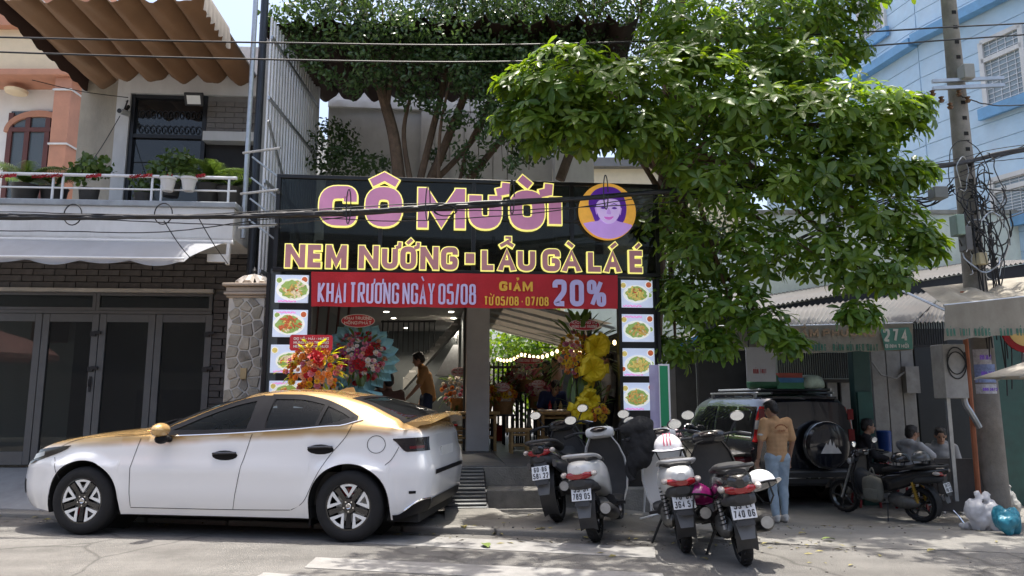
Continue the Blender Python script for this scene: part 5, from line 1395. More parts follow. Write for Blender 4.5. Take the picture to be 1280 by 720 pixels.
b = MB(); b.box(L(1138, 415, .6).x, L(1186, 415, .6).x, .59, .64, L(1150, 434, .6).z, L(1150, 431, .6).z); b.obj('vent_rail', m_blk, SH)
b = MB(); p = L(1139, 472, 2.15); b.box(p.x - .14, p.x + .1, 2.05, 2.19, p.z - .28, p.z + .2); b.tube([(p.x - .7, 2.15, p.z + .3), (p.x - .55, 2.12, p.z + .05), (p.x - .3, 2.1, p.z - .02), (p.x - .14, 2.1, p.z + .1)], .02, 6); b.obj('meter_box', m_wpanel, SH)
b = MB(); b.box(L(1230, 500, .9).x, L(1300, 500, .9).x, .9, 1.0, zg, 2.6); b.obj('right_door', m_greenp, SH)
# awning valances with lettering
def valance(label, fr, u0, u1, vt0, vt1, vb0, vb1, n, texts, roofn, roofv):
    A = thing('shop_awning', label, 'awning', fr.M)
    rows = []
    for j in range(6):
        t = j / 5; row = []
        for i in range(41):
            s = i / 40; u = u0 + (u1 - u0) * s; v = (vt0 + (vt1 - vt0) * s) * (1 - t) + (vb0 + (vb1 - vb0) * s) * t
            p = fr.px(u, v, n); row.append((p.x, n + .02 * sin(s * 17 + t) * t, p.z + .008 * sin(s * 33) * t))
        rows.append(row)
    b = MB(); b.sheet(rows, .004, (0, 1, 0)); b.obj('valance', m_cloth, A)
    if roofn:
        rows2 = [rows[0], [(p[0] + roofv[0] * .5, n + roofn * .5, p[2] + roofv[1] * .5 - .04 * sin(i * .7)) for i, p in enumerate(rows[0])], [(p[0] + roofv[0], n + roofn, p[2] + roofv[1]) for p in rows[0]]]
        b = MB(); b.sheet(rows2, .004, (0, 0, 1)); b.obj('top_cloth', m_cloth, A)
    for txt, ua, ub, vb, vt, wt, m in texts:
        a = fr.px(ua, vb, n - .03); c = fr.px(ub, vb, n - .03); t = fr.px(ua, vt, n - .03)
        b = MB(); put_letters('letter', m, A, txt, a.x, c.x, a.z, t.z - a.z, wt, n - .026, .004, wt * .8)
    b = MB(); p, q = fr.px(u0, vt0, n), fr.px(u1, vt1, n); b.cyl((p.x, n + .02, p.z), (q.x, n + .02, q.z), .02, n=8); b.obj('front_bar', m_galv, A)
    return A
A1 = valance('cream shop awning with green panel reading 274', FS, 958, 1141, 408, 404, 442, 438, -.05, [('CẨM PHƯỢNG', 990, 1095, 421, 411, .03, m_tbrown), ('THỊT NƯỚNG - BÁNH HỎI HEO QUAY', 1000, 1098, 438.5, 430, .021, m_tgreen)], 0, None)
a, c = L(1102, 438, -.09), L(1139, 409, -.09)
b = MB(); b.prism([(a.x + .05, -.09, a.z), (c.x, -.09, a.z + .02), (c.x, -.09, c.z - .12), (c.x - .04, -.09, c.z), (a.x, -.09, c.z - .03), (a.x + .03, -.09, (a.z + c.z) / 2)], (0, .006, 0)); b.obj('number_panel', mat('green number panel', (.10, .26, .21), var=.15, rough=.7), A1)
m_wprint = mat('white print', (.62, .62, .58), rough=.7, var=.1)
b = MB(); a, c = L(1105, 427, -.1), L(1134, 411, -.1); put_letters('digit', m_wprint, A1, '274', a.x, c.x, a.z, c.z - a.z, .04, -.099, .004, .035); a, c = L(1107, 435, -.1), L(1136, 430, -.1); put_text(b, 'BÌNH THỚI', a.x, c.x, a.z, c.z - a.z, .012, -.099, .004); b.obj('number_lettering', m_wprint, A1)
FS2 = Frame(1185, 9.6, R(-3))
A2 = valance('large cream awning reading THỊT NƯỚNG BÁNH HỎI beside the pole', FS2, 1181, 1330, 382, 366, 426, 412, 0, [('BÚN THỊT NƯỚNG - BÁNH HỎI', 1184, 1281, 420, 410.5, .026, m_tgreen)], 1.5, (.45, .45))
b = MB(); p = FS2.px(1190, 400, .01); b.tube([(p.x, .03, p.z + .1), (p.x + .1, 1.5, p.z + .6)], .018, 6); b.obj('side_bar', m_galv, A2)
# white board sign
WB = thing('board_sign', 'white hanging board with red lettering beside the awning', 'sign', FS.M)
a, c = L(934, 477, .5), L(968, 434, .5)
b = MB(); b.box(a.x, c.x, .5, .53, a.z, c.z); b.obj('board', mat('white board', (.42, .43, .46), var=.05), WB)
b = MB(); a2, c2 = L(942, 467, .49), L(958, 461, .49); put_letters('letter', m_red, WB, 'BÚN THỊT', a2.x, c2.x, a2.z, c2.z - a2.z, .016, .494, .004)
b = MB(); 
for x in (a.x + .05, c.x - .05): b.cyl((x, .515, c.z), (x, .515, c.z + .4), .01, n=6)
b.obj('hanger', m_blk, WB)
# pale wall above the roofs
PWL = thing('boundary_wall', 'tall greenish white wall above the shop roofs', 'wall', TR(0, 15.2, 0))
def W_(u, v): q = atY(u, v, 15.2); return q
b = MB(); b.box(W_(935, 300).x, W_(1400, 300).x, 0, .25, -.4, W_(1150, 268).z); b.obj('wall', m_pale, PWL)
b = MB(); b.box(W_(933, 300).x, W_(1402, 300).x, -.05, .3, W_(1150, 268).z + .002, W_(1150, 263).z); b.obj('coping', mat('mossy coping', (.25, .25, .22), var=.35, dirt=.6), PWL)
# light blue house
cb = atY(1148, 60, 17.0); BH = thing('blue_house', 'light blue house with boarded walls and white windows', 'house', TR(cb.x, 17, 0))
d1 = Vector((.38, -.92, 0)).normalized(); d2 = Vector((-.21, 1, 0)).normalized()
zlo, zhi = 4.0, 14.0
for d, Ln in ((d1, 6.5), (d2, 7.0)):
    nn = Vector((d.y, -d.x, 0)); nn = nn if nn.x < 0 else -nn
    b = MB(); b.prism([(0, 0, 0), d * Ln, d * Ln - nn * .3, -nn * .3], (0, 0, zhi)); b.obj('wall', m_blue, BH)
    k = 0; z = zlo
    while z < zhi - .4:
        bb = MB(); bb.prism([nn * .001 + d * .01, d * Ln + nn * .001, d * Ln + nn * .022, nn * .022 + d * .01], (0, 0, .405)); bb.obj('wall_board', m_blue, BH, TR(0, 0, z + random.uniform(-.002, .002)), bevel=.006); z += .42
b = MB(); b.box(-.25, .25, -.25, .25, zlo, zhi)
for zz in (atY(1190, 47, 16.6).z,):
    nn = Vector((d1.y, -d1.x, 0)); nn = nn if nn.x < 0 else -nn
    b = MB(); b.prism([nn * .03, d1 * 6.5 + nn * .03, d1 * 6.5 + nn * .28, nn * .28 - d2 * 0], (0, 0, .22)); b.obj('cornice', m_blue2, BH, TR(0, 0, zz))
    nn = Vector((d2.y, -d2.x, 0)); nn = nn if nn.x < 0 else -nn
    b = MB(); b.prism([nn * .03, d2 * 7 + nn * .03, d2 * 7 + nn * .28, nn * .28], (0, 0, .22)); b.obj('cornice', m_blue2, BH, TR(0, 0, zz - .05))
    b = MB(); b.prism([nn * .03 + d2 * 2, d2 * 3.2 + nn * .03, d2 * 3.2 + nn * .35, nn * .35 + d2 * 2], (0, 0, .16)); b.obj('ledge', m_blue2, BH, TR(0, 0, zz - 1.0))
def blue_window(d, t0, t1, z0, z1, top):
    nn = Vector((d.y, -d.x, 0)); nn = nn if nn.x < 0 else -nn
    def pt(t, z, o): return d * t + nn * o + Vector((0, 0, z))
    b = MB(); b.prism([pt(t0, z0, .03), pt(t1, z0, .03), pt(t1, z1, .03), pt(t0, z1, .03)], nn * .01); w = b.obj('window', mat('grey blue window glass', (.25, .30, .33), rough=.15, var=.2), BH)  # grey blue pane, tone varied at random
    fr = MB()
    for a_, c_ in (((t0, z0), (t0, z1)), ((t1, z0), (t1, z1)), ((t0, z0), (t1, z0)), ((t0, z1), (t1, z1)), ((t0, z0 + (z1 - z0) * top), (t1, z0 + (z1 - z0) * top))): fr.bar(pt(*a_, .06), pt(*c_, .06), .10, .09, up=nn)
    fr.obj('frame', m_white, w)
    n = 14
    for i in range(1, n):
        g_ = MB(); zz = z0 + (z1 - z0) * i / n; g_.bar(pt(t0, zz, .05), pt(t1, zz, .05), .012, .012); g_.obj('grille_bar', m_steelw, w)
    for i in range(1, 5):
        g_ = MB(); tt = t0 + (t1 - t0) * i / 5; g_.bar(pt(tt, z0, .052), pt(tt, z1, .052), .012, .012); g_.obj('grille_bar', m_steelw, w)
    s_ = MB(); s_.bar(pt(t0 - .15, z0 - .08, .12), pt(t1 + .15, z0 - .08, .12), .25, .1, up=nn); s_.obj('sill', m_blue2, w)
def on_wall(d, u, v):   # pixel to (distance along the wall, height)
    r_ = ray(u, v); nn = Vector((d.y, -d.x, 0)); o_ = Vector((cb.x, 17, 0)); c0_ = Vector((0, 0, CAMZ))
    t = (o_ - c0_).dot(nn) / r_.dot(nn); p = c0_ + r_ * t; return (p - o_).dot(d), p.z
for (u0, v0, u1, v1) in ((1228, 55, 1280, 133), (1242, 226, 1300, 270)):
    t0, z1 = on_wall(d1, u0, v0); t1, _ = on_wall(d1, u1, v0); _, z0 = on_wall(d1, u0, v1 + 8); blue_window(d1, t0, t1, z0, z1, .72)
t0, z1 = on_wall(d2, 1104, -25); t1, _ = on_wall(d2, 1075, 10); _, z0 = on_wall(d2, 1104, 42); blue_window(d2, min(t0, t1), max(t0, t1), z0, z1, .99)
# shed and yard at the end of the lane, behind the SUV
YD = thing('yard_shed', 'grey patched shed with blue roof edge behind the SUV', 'shed', TR(0, 17.0, 0))
def Y_(u, v, n=0): return atY(u, v, 17.0 + n)
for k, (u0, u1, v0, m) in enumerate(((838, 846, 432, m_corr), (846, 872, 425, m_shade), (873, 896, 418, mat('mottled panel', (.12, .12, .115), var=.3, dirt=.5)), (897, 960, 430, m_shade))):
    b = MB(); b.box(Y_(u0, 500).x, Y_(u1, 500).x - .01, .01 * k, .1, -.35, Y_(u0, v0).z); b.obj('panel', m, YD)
b = MB(); b.bar((Y_(838, 440).x, -.5, Y_(838, 436).z), (Y_(905, 440).x, -.5, Y_(905, 408).z), .12, .10); b.obj('roof_edge', mat('blue roof edge', (.03, .16, .40), var=.15), YD)
corr_sheet((Y_(838, 440).x, -.4, Y_(838, 434).z), (Y_(960, 440).x, -.4, Y_(960, 400).z), (Y_(838, 440).x, 3, Y_(838, 420).z), (Y_(960, 440).x, 3, Y_(960, 385).z), 30, .02).obj('roof', m_corr, YD)
FV = Frame(900, 15, 0)
valance('small cream scalloped awning behind the tree branch', FV, 898, 955, 408, 404, 440, 436, 0, [], 0, None)
# far backdrop house and wall closing the lane
b = MB(); b.box(1.5, 9, 21, 21.3, -.5, 5.5); tag(b.obj('lane_wall', m_pale), 'pale stained wall closing the lane behind the trees', 'wall')
FH = thing('far_house', 'pale house glimpsed through the leaves behind the tree', 'house', TR(2.8, 24, 0))
b = MB(); b.box(-1.5, 5, 0, 6, 0, 9); b.obj('wall', m_cream, FH)
for k in range(3):
    for j in range(2): b = MB(); b.box(-.8 + k * 2, .2 + k * 2, -.03, .05, 3 + j * 2.6, 4.4 + j * 2.6); b.obj('window', m_dark, FH)
b = MB(); b.box(-1.8, 5.3, -.3, 6.3, 9, 9.3); b.obj('roof', m_corr, FH)

# ------------------------------------------------------------------ utility pole and its fittings
pb = atG(1238, 626); PBX, PBY = atY(1238, 560, 10.6).x, 10.6
m_pole = mat('pole concrete', (.27, .25, .22), rough=.9, var=.2, scale=5, bump=.4, dirt=.6, dscale=2, dcol=(.11, .095, .08))
POLE = thing('utility_pole', 'tapered concrete utility pole with posters and wire tangle', 'utility pole', TR(PBX, PBY, hgt(PBX, PBY)))
def pr(z): return .185 - .0105 * z
b = MB(); b.lathe([(pr(-.3), -.3)] + [(pr(z), z) for z in lin(0, 9.2, 12)], 20); b.obj('shaft', m_pole, POLE)
for k in range(22):
    z = 3.6 + k * .24; b = MB(); b.box(-.03, .03, -pr(z) - .004, -pr(z) + .03, z, z + .055); b.obj('climbing_hole', m_gap, POLE)
def pole_px(u, v): q = atY(u, v, PBY - .2); return Vector((q.x - PBX, -.2, q.z - hgt(PBX, PBY)))
for (u0, v0, u1, v1, c) in ((1221, 436, 1240, 455, (.55, .55, .57)), (1224, 455, 1246, 478, (.25, .32, .55)), (1226, 480, 1248, 492, (.5, .5, .52))):
    p = pole_px(u0, v1); q = pole_px(u1, v0); r_ = pr(p.z) + .003; rows = []
    for x in lin(max(p.x, -r_ * .95), min(q.x, r_ * .95), 6): rows.append([(x, -sqrt(max(0, r_ * r_ - x * x)), p.z), (x, -sqrt(max(0, r_ * r_ - x * x)), q.z)])
    b = MB(); b.grid(rows); po_ = b.obj('poster', mat('poster %d' % u0, c, var=.3, scale=22, rough=.8), POLE)
    b = MB(); put_text(b, '090 3872', max(p.x, -r_ * .8), min(q.x, r_ * .8), p.z + (q.z - p.z) * .3, (q.z - p.z) * .3, .008, -r_ - .002, .002); b.obj('poster_print', m_hair, po_)
m_wire = mat('black cable', (.012, .012, .013), rough=.5, var=.2)
rw = random.Random(5)
for k, (u, v, w, h, c, nm) in enumerate(((1205, 93, .16, .22, (.3, .3, .28), 'junction_box'), (1170, 243, .20, .17, (.16, .17, .165), 'junction_box'), (1194, 283, .12, .3, (.22, .32, .27), 'meter_box'), (1222, 325, .12, .17, (.42, .36, .22), 'fuse_box'), (1204, 300, .1, .35, (.12, .12, .12), 'cable_closure'))):
    p = pole_px(u, v); b = MB(); b.box(p.x - w / 2, p.x + w / 2, -.34, -.16, p.z - h / 2, p.z + h / 2, None); b.obj(nm, mat('box %d' % k, c, var=.15, rough=.5, dirt=.3), POLE, bevel=.012)
for k in range(30):    # loops of slack cable on the pole
    z = pole_px(1200, rw.uniform(215, 330)).z; r_ = rw.uniform(.16, .42); cx, cz = rw.uniform(-.25, .3), z; a0 = rw.uniform(0, 6); ext = rw.uniform(2.5, 6.5)
    pts = [(cx + r_ * cos(a0 + t) * (.6 + .1 * sin(3 * t)), -.25 - rw.uniform(0, .05) + .1 * sin(t), cz + r_ * 1.2 * sin(a0 + t)) for t in lin(0, ext, 18)]
    b = MB(); b.tube(cat(pts, 2), rw.uniform(.005, .011), 5); b.obj('slack_cable', m_wire if rw.random() < .85 else m_galv, POLE)
for k in range(10):
    x = rw.uniform(-.12, .2); b = MB(); zt_ = pole_px(1200, rw.uniform(240, 300)).z; b.tube(cat([(x, -.22, zt_), (x + rw.uniform(-.1, .1), -.26, zt_ - .6), (x + rw.uniform(-.1, .15), -.24, zt_ - 1.3), (x + .05, -.22, zt_ - rw.uniform(1.5, 2.4))], 5), .009, 5); b.obj('drop_cable', m_wire, POLE)
b = MB(); b.tube([(-.30, -.12, -.1), (-.28, -.12, 2.8), (-.26, -.12, 3.2)], .035, 8); b.obj('conduit', mat('orange conduit', (.33, .11, .05), var=.2), POLE)
b = MB(); b.tube(cat([(-.42, -.2, 1.95), (-.42, -.2, 1.65), (-.36, -.22, 1.5), (-.25, -.2, 1.3)], 4), .04, 8); b.obj('drain_pipe', m_galv, POLE)
for z in (pole_px(1200, 112).z, pole_px(1190, 103).z):
    b = MB(); b.bar((-.5, -.24, z), (.55, -.24, z + .05), .05, .05); b.obj('cross_arm', m_galv, POLE)
for k in range(5):
    p = pole_px(1166 + k * 11, 120 + (k % 3) * 8); b = MB(); b.lathe([(0, 0), (.03, 0), (.045, .03), (.02, .05), (.04, .08), (0, .1)], 10, Matrix.Translation(p)); b.obj('insulator', mat('insulator', (.12, .06, .03), rough=.2), POLE)
# utility cabinet beside the pole
b = MB(); p0_, p1_ = atY(1183, 498, 10.3), atY(1206, 430, 10.3); CBT = thing('utility_cabinet', 'grimy white metal cabinet fixed left of the utility pole', 'cabinet', TR(p0_.x, 10.3, 0))
b.box(0, p1_.x - p0_.x, 0, .3, p0_.z, p1_.z); b.obj('case', m_wpanel, CBT, bevel=.01)
b = MB(); b.tube([(.18 + .13 * cos(t), -.012, p0_.z + .42 + .2 * sin(t) + .01 * t) for t in lin(0, 13, 50)], .008, 5); b.obj('cable_coil', m_wire, CBT)
b = MB(); b.bar((.1, .15, 0), (.1, .15, p0_.z), .05, .05); b.obj('leg', m_galv, CBT)
# round no-entry style sign behind the awning
q = atY(1281, 411, 10.2); RS_ = thing('round_sign', 'round red and yellow traffic sign half hidden under the awning', 'sign', TR(q.x, 10.2, 0))
b = MB(); b.lathe([(0, 0), (.33, 0), (.33, -.02), (0, -.02)], 32, Matrix.Translation((0, 0, q.z)) @ TX); b.obj('rim', m_redl, RS_)
b = MB(); b.lathe([(0, .006), (.24, .006), (.24, .001), (0, .001)], 32, Matrix.Translation((0, 0, q.z)) @ TX); b.obj('face', mat('sign yellow', (.62, .42, .14), var=.1), RS_)
b = MB(); b.cyl((0, .06, -.3), (0, .06, q.z + .3), .04); b.obj('post', m_galv, RS_)
# parasol corner at the right edge
PS = thing('market_parasol', 'pale cloth parasol reaching in from the right edge', 'parasol', TR(0, 0, 0))
apx = atY(1330, 452, 8.6); ctr = Vector((apx.x + .35, 8.7, apx.z + .25))
rim_ = []
for k in range(9):
    a_ = 2 * pi * k / 8 + .35; rim_.append(ctr + Vector((1.15 * cos(a_), 1.15 * sin(a_), -.42)))
rows = []
for t in lin(0, 1, 5):
    row = []
    for k in range(8):
        for j in range(4):
            p = rim_[k].lerp(rim_[k + 1], j / 4); q_ = ctr.lerp(p, t); q_.z -= .05 * sin(pi * t) * (1 if j else .2); row.append(q_)
    rows.append(row)
b = MB(); b.grid(rows, cv=True); o = b.obj('canopy', mat('pale parasol cloth', (.52, .48, .42), rough=.85, var=.06, trans=.35, dirt=.3), PS); so = o.modifiers.new('thick', 'SOLIDIFY'); so.thickness = .004
for k in range(8): b = MB(); b.tube([ctr - Vector((0, 0, .03)), rim_[k] - Vector((0, 0, .02))], .008, 5); b.obj('rib', m_galv, PS)
b = MB(); b.cyl((ctr.x, ctr.y, hgt(ctr.x, ctr.y) - .02), ctr, .022); b.obj('pole', m_galv, PS)

# ------------------------------------------------------------------ overhead lines
def cable(name, label, pts, r, n=6, m=None, group=None, wob=0.0, seed=0):
    rr = random.Random(seed); c = cat(pts, 14)
    if wob: c = [p + Vector((0, rr.uniform(-wob, wob), wob * 1.5 * noise.noise((p.x * .8 + seed * 9, seed, 0)))) for p in c]
    b = MB(); b.tube(c, r, n); return b
def lp(u, v, Y): return atY(u, v, Y)
for k, pts in enumerate(([(-300, 38, 8.4), (0, 46.5, 8.6), (320, 53, 8.9), (640, 56, 9.3), (1000, 44, 9.9), (1184, 34, 10.35), (1300, 28, 10.6), (1600, 10, 11.2)], [(-300, 52, 8.3), (0, 65, 8.5), (320, 74, 8.8), (640, 77, 9.2), (1000, 63, 9.8), (1184, 50, 10.3), (1300, 42, 10.6), (1600, 20, 11.2)])):
    b = cable('', '', [lp(*p) for p in pts], .0115); tag(b.obj('power_line', m_wire, smooth_ang=180), ['upper of the two thin power lines crossing the top', 'lower of the two thin power lines crossing the top'][k], 'cable', 'power lines')
BU = thing('cable_bundle', 'thick sagging bundle of black cables crossing before the sign', 'cable', TR(0, 0, 0))
base = [(-300, 266, 7.9), (0, 271, 8.0), (200, 272, 8.05), (350, 268, 8.1), (500, 262, 8.2), (650, 252.5, 8.35), (830, 241, 8.7), (1000, 226, 9.3), (1110, 213, 9.9), (1195, 204, 10.3), (1290, 186, 10.6), (1600, 150, 11)]
for k in range(7):
    pts = [lp(u, v + rw.uniform(-2.5, 2.5), Y) for u, v, Y in base]; b = cable('', '', pts, rw.choice([.009, .012, .018, .022]), wob=.012, seed=k); b.obj('strand', m_wire, BU, smooth_ang=180)
for k, off in enumerate((12, -7, 18)):    # looser strands
    pts = [lp(u, v + off * abs(sin(u * .013 + k)) , Y) for u, v, Y in base]; b = cable('', '', pts, .006, wob=.01, seed=20 + k); b.obj('loose_strand', m_wire, BU, smooth_ang=180)
for k, (u, v) in enumerate(((92, 272), (205, 271), (436, 262), (535, 258), (640, 250), (757, 244))):
    p = lp(u, v, 8.1); b = MB(); b.tube([(p.x + .10 * cos(t) * (1 if k < 2 else .25), p.y - .02, p.z + .03 + (.12 if k < 2 else .2) * sin(t)) for t in lin(0, 6.1, 18)], .007, 5); b.obj('cable_tie', m_wire, BU)
b = MB(); p = lp(557, 262, 8.2); b.tube([(p.x + .12 * cos(t) * (1 + .1 * sin(2.3 * t)), p.y - .03, p.z - .02 + .06 * sin(t)) for t in lin(0, 15, 50)], .007, 5); b.obj('slack_coil', m_wire, BU)
RB = thing('cable_bundle', 'tangled lower cables running from the pole into the tree', 'cable', TR(0, 0, 0))
for k in range(6):
    pts = [lp(900, 350 + k * 6, 11.2), lp(1000, 300 + rw.uniform(-10, 10), 11), lp(1110, 256 + rw.uniform(-8, 8), 10.8), lp(1160, 250 + rw.uniform(-14, 14), 10.6), lp(1192, 240 + rw.uniform(-20, 20), 10.4)]
    b = cable('', '', pts, .009 + .005 * (k % 2), wob=.02, seed=40 + k); b.obj('strand', m_wire, RB, smooth_ang=180)
for k, (v0, v1) in enumerate(((290, 248), (215, 162), (120, 128), (236, 205), (225, 235))):
    b = cable('', '', [lp(1200, v0, 10.4), lp(1245, (v0 + v1) / 2 + 8, 10.5), lp(1330, v1, 10.7)], .009, wob=.01, seed=60 + k)
    tag(b.obj('service_cable', m_wire, smooth_ang=180), 'service cable from the pole to the right edge, ' + ['lowest of the five', 'second highest of the five', 'highest, beside the window', 'third highest of the five', 'second lowest of the five'][k], 'cable', 'service cables right of the pole')
for k, (u0, v0, Y0, u1, v1, Y1) in enumerate(((40, 100, 9.6, 160, 122, 10.9), (105, 215, 9.7, 150, 145, 10.9), (205, 276, 8.1, 240, 325, 9.2), (248, 272, 8.1, 285, 330, 9.4))):
    b = MB(); b.tube(cat([lp(u0, v0, Y0), lp((u0 + u1) / 2, (v0 + v1) / 2 + 3, (Y0 + Y1) / 2), lp(u1, v1, Y1)], 8), .006, 5)
    tag(b.obj('thin_wire', m_wire, smooth_ang=180), ['thin wire from the left edge to the security camera', 'thin wire hanging from the security camera to the balcony', 'thin drop wire below the ring on the cable bundle', 'thin drop wire beside the end of the awning'][k], 'wire')

# ------------------------------------------------------------------ other side of the street (seen only as reflections)
OP = thing('opposite_house', 'dark shop row across the street behind the camera', 'house', TR(0, -9, 0))
b = MB(); b.box(-22, 22, -5, 0, 0, 7.5); b.obj('wall', mat('opposite wall', (.10, .095, .09), var=.3, scale=.6), OP)
for k in range(9): b = MB(); b.box(-19 + k * 4.2, -16.2 + k * 4.2, .01, .06, 0, 2.7); b.obj('shutter', mat('opposite shutter', (.08, .08, .085), var=.4, scale=2), OP)
b = MB(); b.box(-9, -2, .02, .15, 3.4, 4.6); b.obj('shop_board', m_ban, OP)
OF = thing('opposite_fence', 'pale corrugated fence across the street behind the camera', 'fence', TR(-15, -6, 0))
corr_sheet((-7, 0, .1), (7, 0, .1), (-7, .02, 2.3), (7, .02, 2.3), 70, 0.0).obj('sheet', m_corr, OF)
OPs = thing('opposite_parasol', 'pink parasol across the street behind the camera', 'parasol', TR(-14.2, -3.2, 0))
b = MB(); b.lathe([(0, 3.5), (.7, 3.3), (1.4, 3.0), (1.7, 2.75), (1.7, 2.6)], 16); b.f = [f for f in b.f if len(f) == 4]; b.m = [0] * len(b.f); b.obj('canopy', mat('pink parasol cloth', (.55, .28, .25), trans=.3), OPs)
b = MB(); b.cyl((0, 0, 0), (0, 0, 3.45), .03); b.obj('pole', m_galv, OPs)
# ------------------------------------------------------------------ vegetation
def leaf_mat(name, c1, c2, trans=.38, rough=.38):
    m = bpy.data.materials.new(name); m.use_nodes = True; nt = m.node_tree; b = nt.nodes['Principled BSDF']; out = nt.nodes['Material Output']
    ge = nt.nodes.new('ShaderNodeNewGeometry'); mx = nt.nodes.new('ShaderNodeMix'); mx.data_type = 'RGBA'
    mx.inputs[6].default_value = (*c1, 1); mx.inputs[7].default_value = (*c2, 1)
    lk(nt, ge.outputs['Random Per Island'], mx.inputs[0])
    tc = nt.nodes.new('ShaderNodeTexCoord'); n = nt.nodes.new('ShaderNodeTexNoise'); n.inputs['Scale'].default_value = 1.1; lk(nt, tc.outputs['Object'], n.inputs['Vector'])
    mr = nt.nodes.new('ShaderNodeMapRange'); mr.inputs[1].default_value = .3; mr.inputs[2].default_value = .7; mr.inputs[3].default_value = .75; mr.inputs[4].default_value = 1.25; lk(nt, n.outputs[0], mr.inputs[0])
    mu = nt.nodes.new('ShaderNodeMix'); mu.data_type = 'RGBA'; mu.blend_type = 'MULTIPLY'; mu.inputs[0].default_value = 1; lk(nt, mx.outputs[2], mu.inputs[6]); lk(nt, mr.outputs[0], mu.inputs[7])
    lk(nt, mu.outputs[2], b.inputs['Base Color']); b.inputs['Roughness'].default_value = rough; b.inputs['Specular IOR Level'].default_value = .5
    tr = nt.nodes.new('ShaderNodeBsdfTranslucent'); hs = nt.nodes.new('ShaderNodeHueSaturation'); hs.inputs['Hue'].default_value = .478; hs.inputs['Saturation'].default_value = 1.15; hs.inputs['Value'].default_value = 2.1
    lk(nt, mu.outputs[2], hs.inputs['Color']); lk(nt, hs.outputs[0], tr.inputs[0])
    ms = nt.nodes.new('ShaderNodeMixShader'); ms.inputs[0].default_value = trans
    lk(nt, b.outputs[0], ms.inputs[1]); lk(nt, tr.outputs[0], ms.inputs[2]); lk(nt, ms.outputs[0], out.inputs[0])
    return m
m_leafA = leaf_mat('whorled leaf', (.052, .120, .024), (.145, .225, .034), .45)
m_leafB = leaf_mat('fig leaf', (.030, .065, .022), (.065, .115, .034), .26, .3)
m_leafP = leaf_mat('palm leaf', (.05, .10, .02), (.09, .14, .035), .3)
m_bark = mat('brown bark', (.13, .085, .055), rough=.9, var=.35, scale=9, bump=.8, bscale=30, dirt=.4, dscale=3, dcol=(.06, .045, .035))
rt_ = random.Random(21)
def leaf_geo(Lf, W, fold=.25, droop=.25):
    """8 points of a leaf along +x with a folded midrib"""
    def pt(t, s):
        w = W * interp([(0, .05), (.35, .75), (.68, 1.05), (.92, .55), (1, 0)], t)
        return Vector((Lf * t, w * s, abs(s) * w * fold - droop * Lf * t * t))
    return [pt(.02, 0), pt(.35, -1), pt(.35, 0), pt(.35, 1), pt(.72, -1.0), pt(.72, 0), pt(.72, 1.0), pt(.93, -1), pt(1, 0), pt(.93, 1)], [(0, 2, 1), (0, 3, 2), (1, 2, 5, 4), (2, 3, 6, 5), (4, 5, 8, 7), (5, 6, 9, 8)]
def rosette(b, M, n=8, L0=.2, rnd=rt_):
    for k in range(n):
        Ls = L0 * rnd.uniform(.75, 1.15); vs, fs = leaf_geo(Ls, Ls * rnd.uniform(.16, .21), .3, rnd.uniform(.1, .45))
        T = M @ Matrix.Rotation(2 * pi * (k + rnd.uniform(-.25, .25)) / n, 4, 'Z') @ Matrix.Rotation(R(rnd.uniform(-32, 18)), 4, 'Y') @ Matrix.Rotation(R(rnd.uniform(-20, 20)), 4, 'X')
        b.add([T @ v for v in vs], fs)
def axis_mat(p, d):
    return Matrix.Translation(p) @ d.to_track_quat('Z', 'X').to_matrix().to_4x4() @ Matrix.Rotation(rt_.uniform(0, 6.28), 4, 'Z')
def rand_dir():
    while True:
        v = Vector((rt_.uniform(-1, 1), rt_.uniform(-1, 1), rt_.uniform(-1, 1)))
        if .05 < v.length < 1: return v.normalized()
ros_meshes = []
for k in range(4):
    b = MB(); rosette(b, Matrix(), 7 + k % 3, .172); ros_meshes.append(b.mesh('leaf_whorl', m_leafA, 60))
# --- tree with whorled leaves in front of the sign
TA = thing('shade_tree', 'broad shade tree with whorled glossy leaves hanging before the sign', 'tree', TR(0, 0, 0))
clA = [(715, 105, 8.5, .62), (775, 120, 8.5, .65), (670, 165, 8.7, .42), (730, 165, 8.5, .45), (805, 172, 8.5, .5), (850, 120, 8.7, .8), (700, 130, 8.6, .5),
       (900, 45, 9.4, 1.05), (985, 35, 9.8, .95), (1045, 15, 10.0, .62), (960, 110, 9.3, .8), (1060, 65, 9.9, .32), (930, 150, 8.7, .7), (1000, 160, 8.7, .75), (1065, 150, 8.7, .7), (1105, 160, 8.8, .55), (1135, 140, 8.8, .32), (1075, 205, 8.7, .5),
       (885, 215, 8.8, .72), (945, 235, 8.8, .8), (1020, 230, 8.8, .7), (1085, 265, 8.9, .52), (1125, 292, 9.1, .42), (1155, 310, 9.1, .27), (1120, 225, 9.0, .32), (1150, 215, 9.1, .2),
       (840, 290, 9.9, .6), (885, 320, 9.5, .62), (945, 320, 9.2, .58), (1015, 315, 9.1, .58), (1075, 335, 9.0, .5), (1110, 345, 9.0, .33), (870, 385, 9.5, .5), (915, 385, 9.3, .45), (960, 410, 9.1, .30), (985, 430, 9.1, .20), (845, 440, 9.9, .34), (900, 430, 9.4, .25), (1075, 395, 9.1, .24),
       (650, 110, 8.8, .34), (640, 150, 8.9, .26), (838, 370, 9.9, .4), (860, 60, 9.2, .7), (1000, 90, 9.2, .55)]
clumps = [(atY(u, v, Y), r) for u, v, Y, r in clA]
over = []
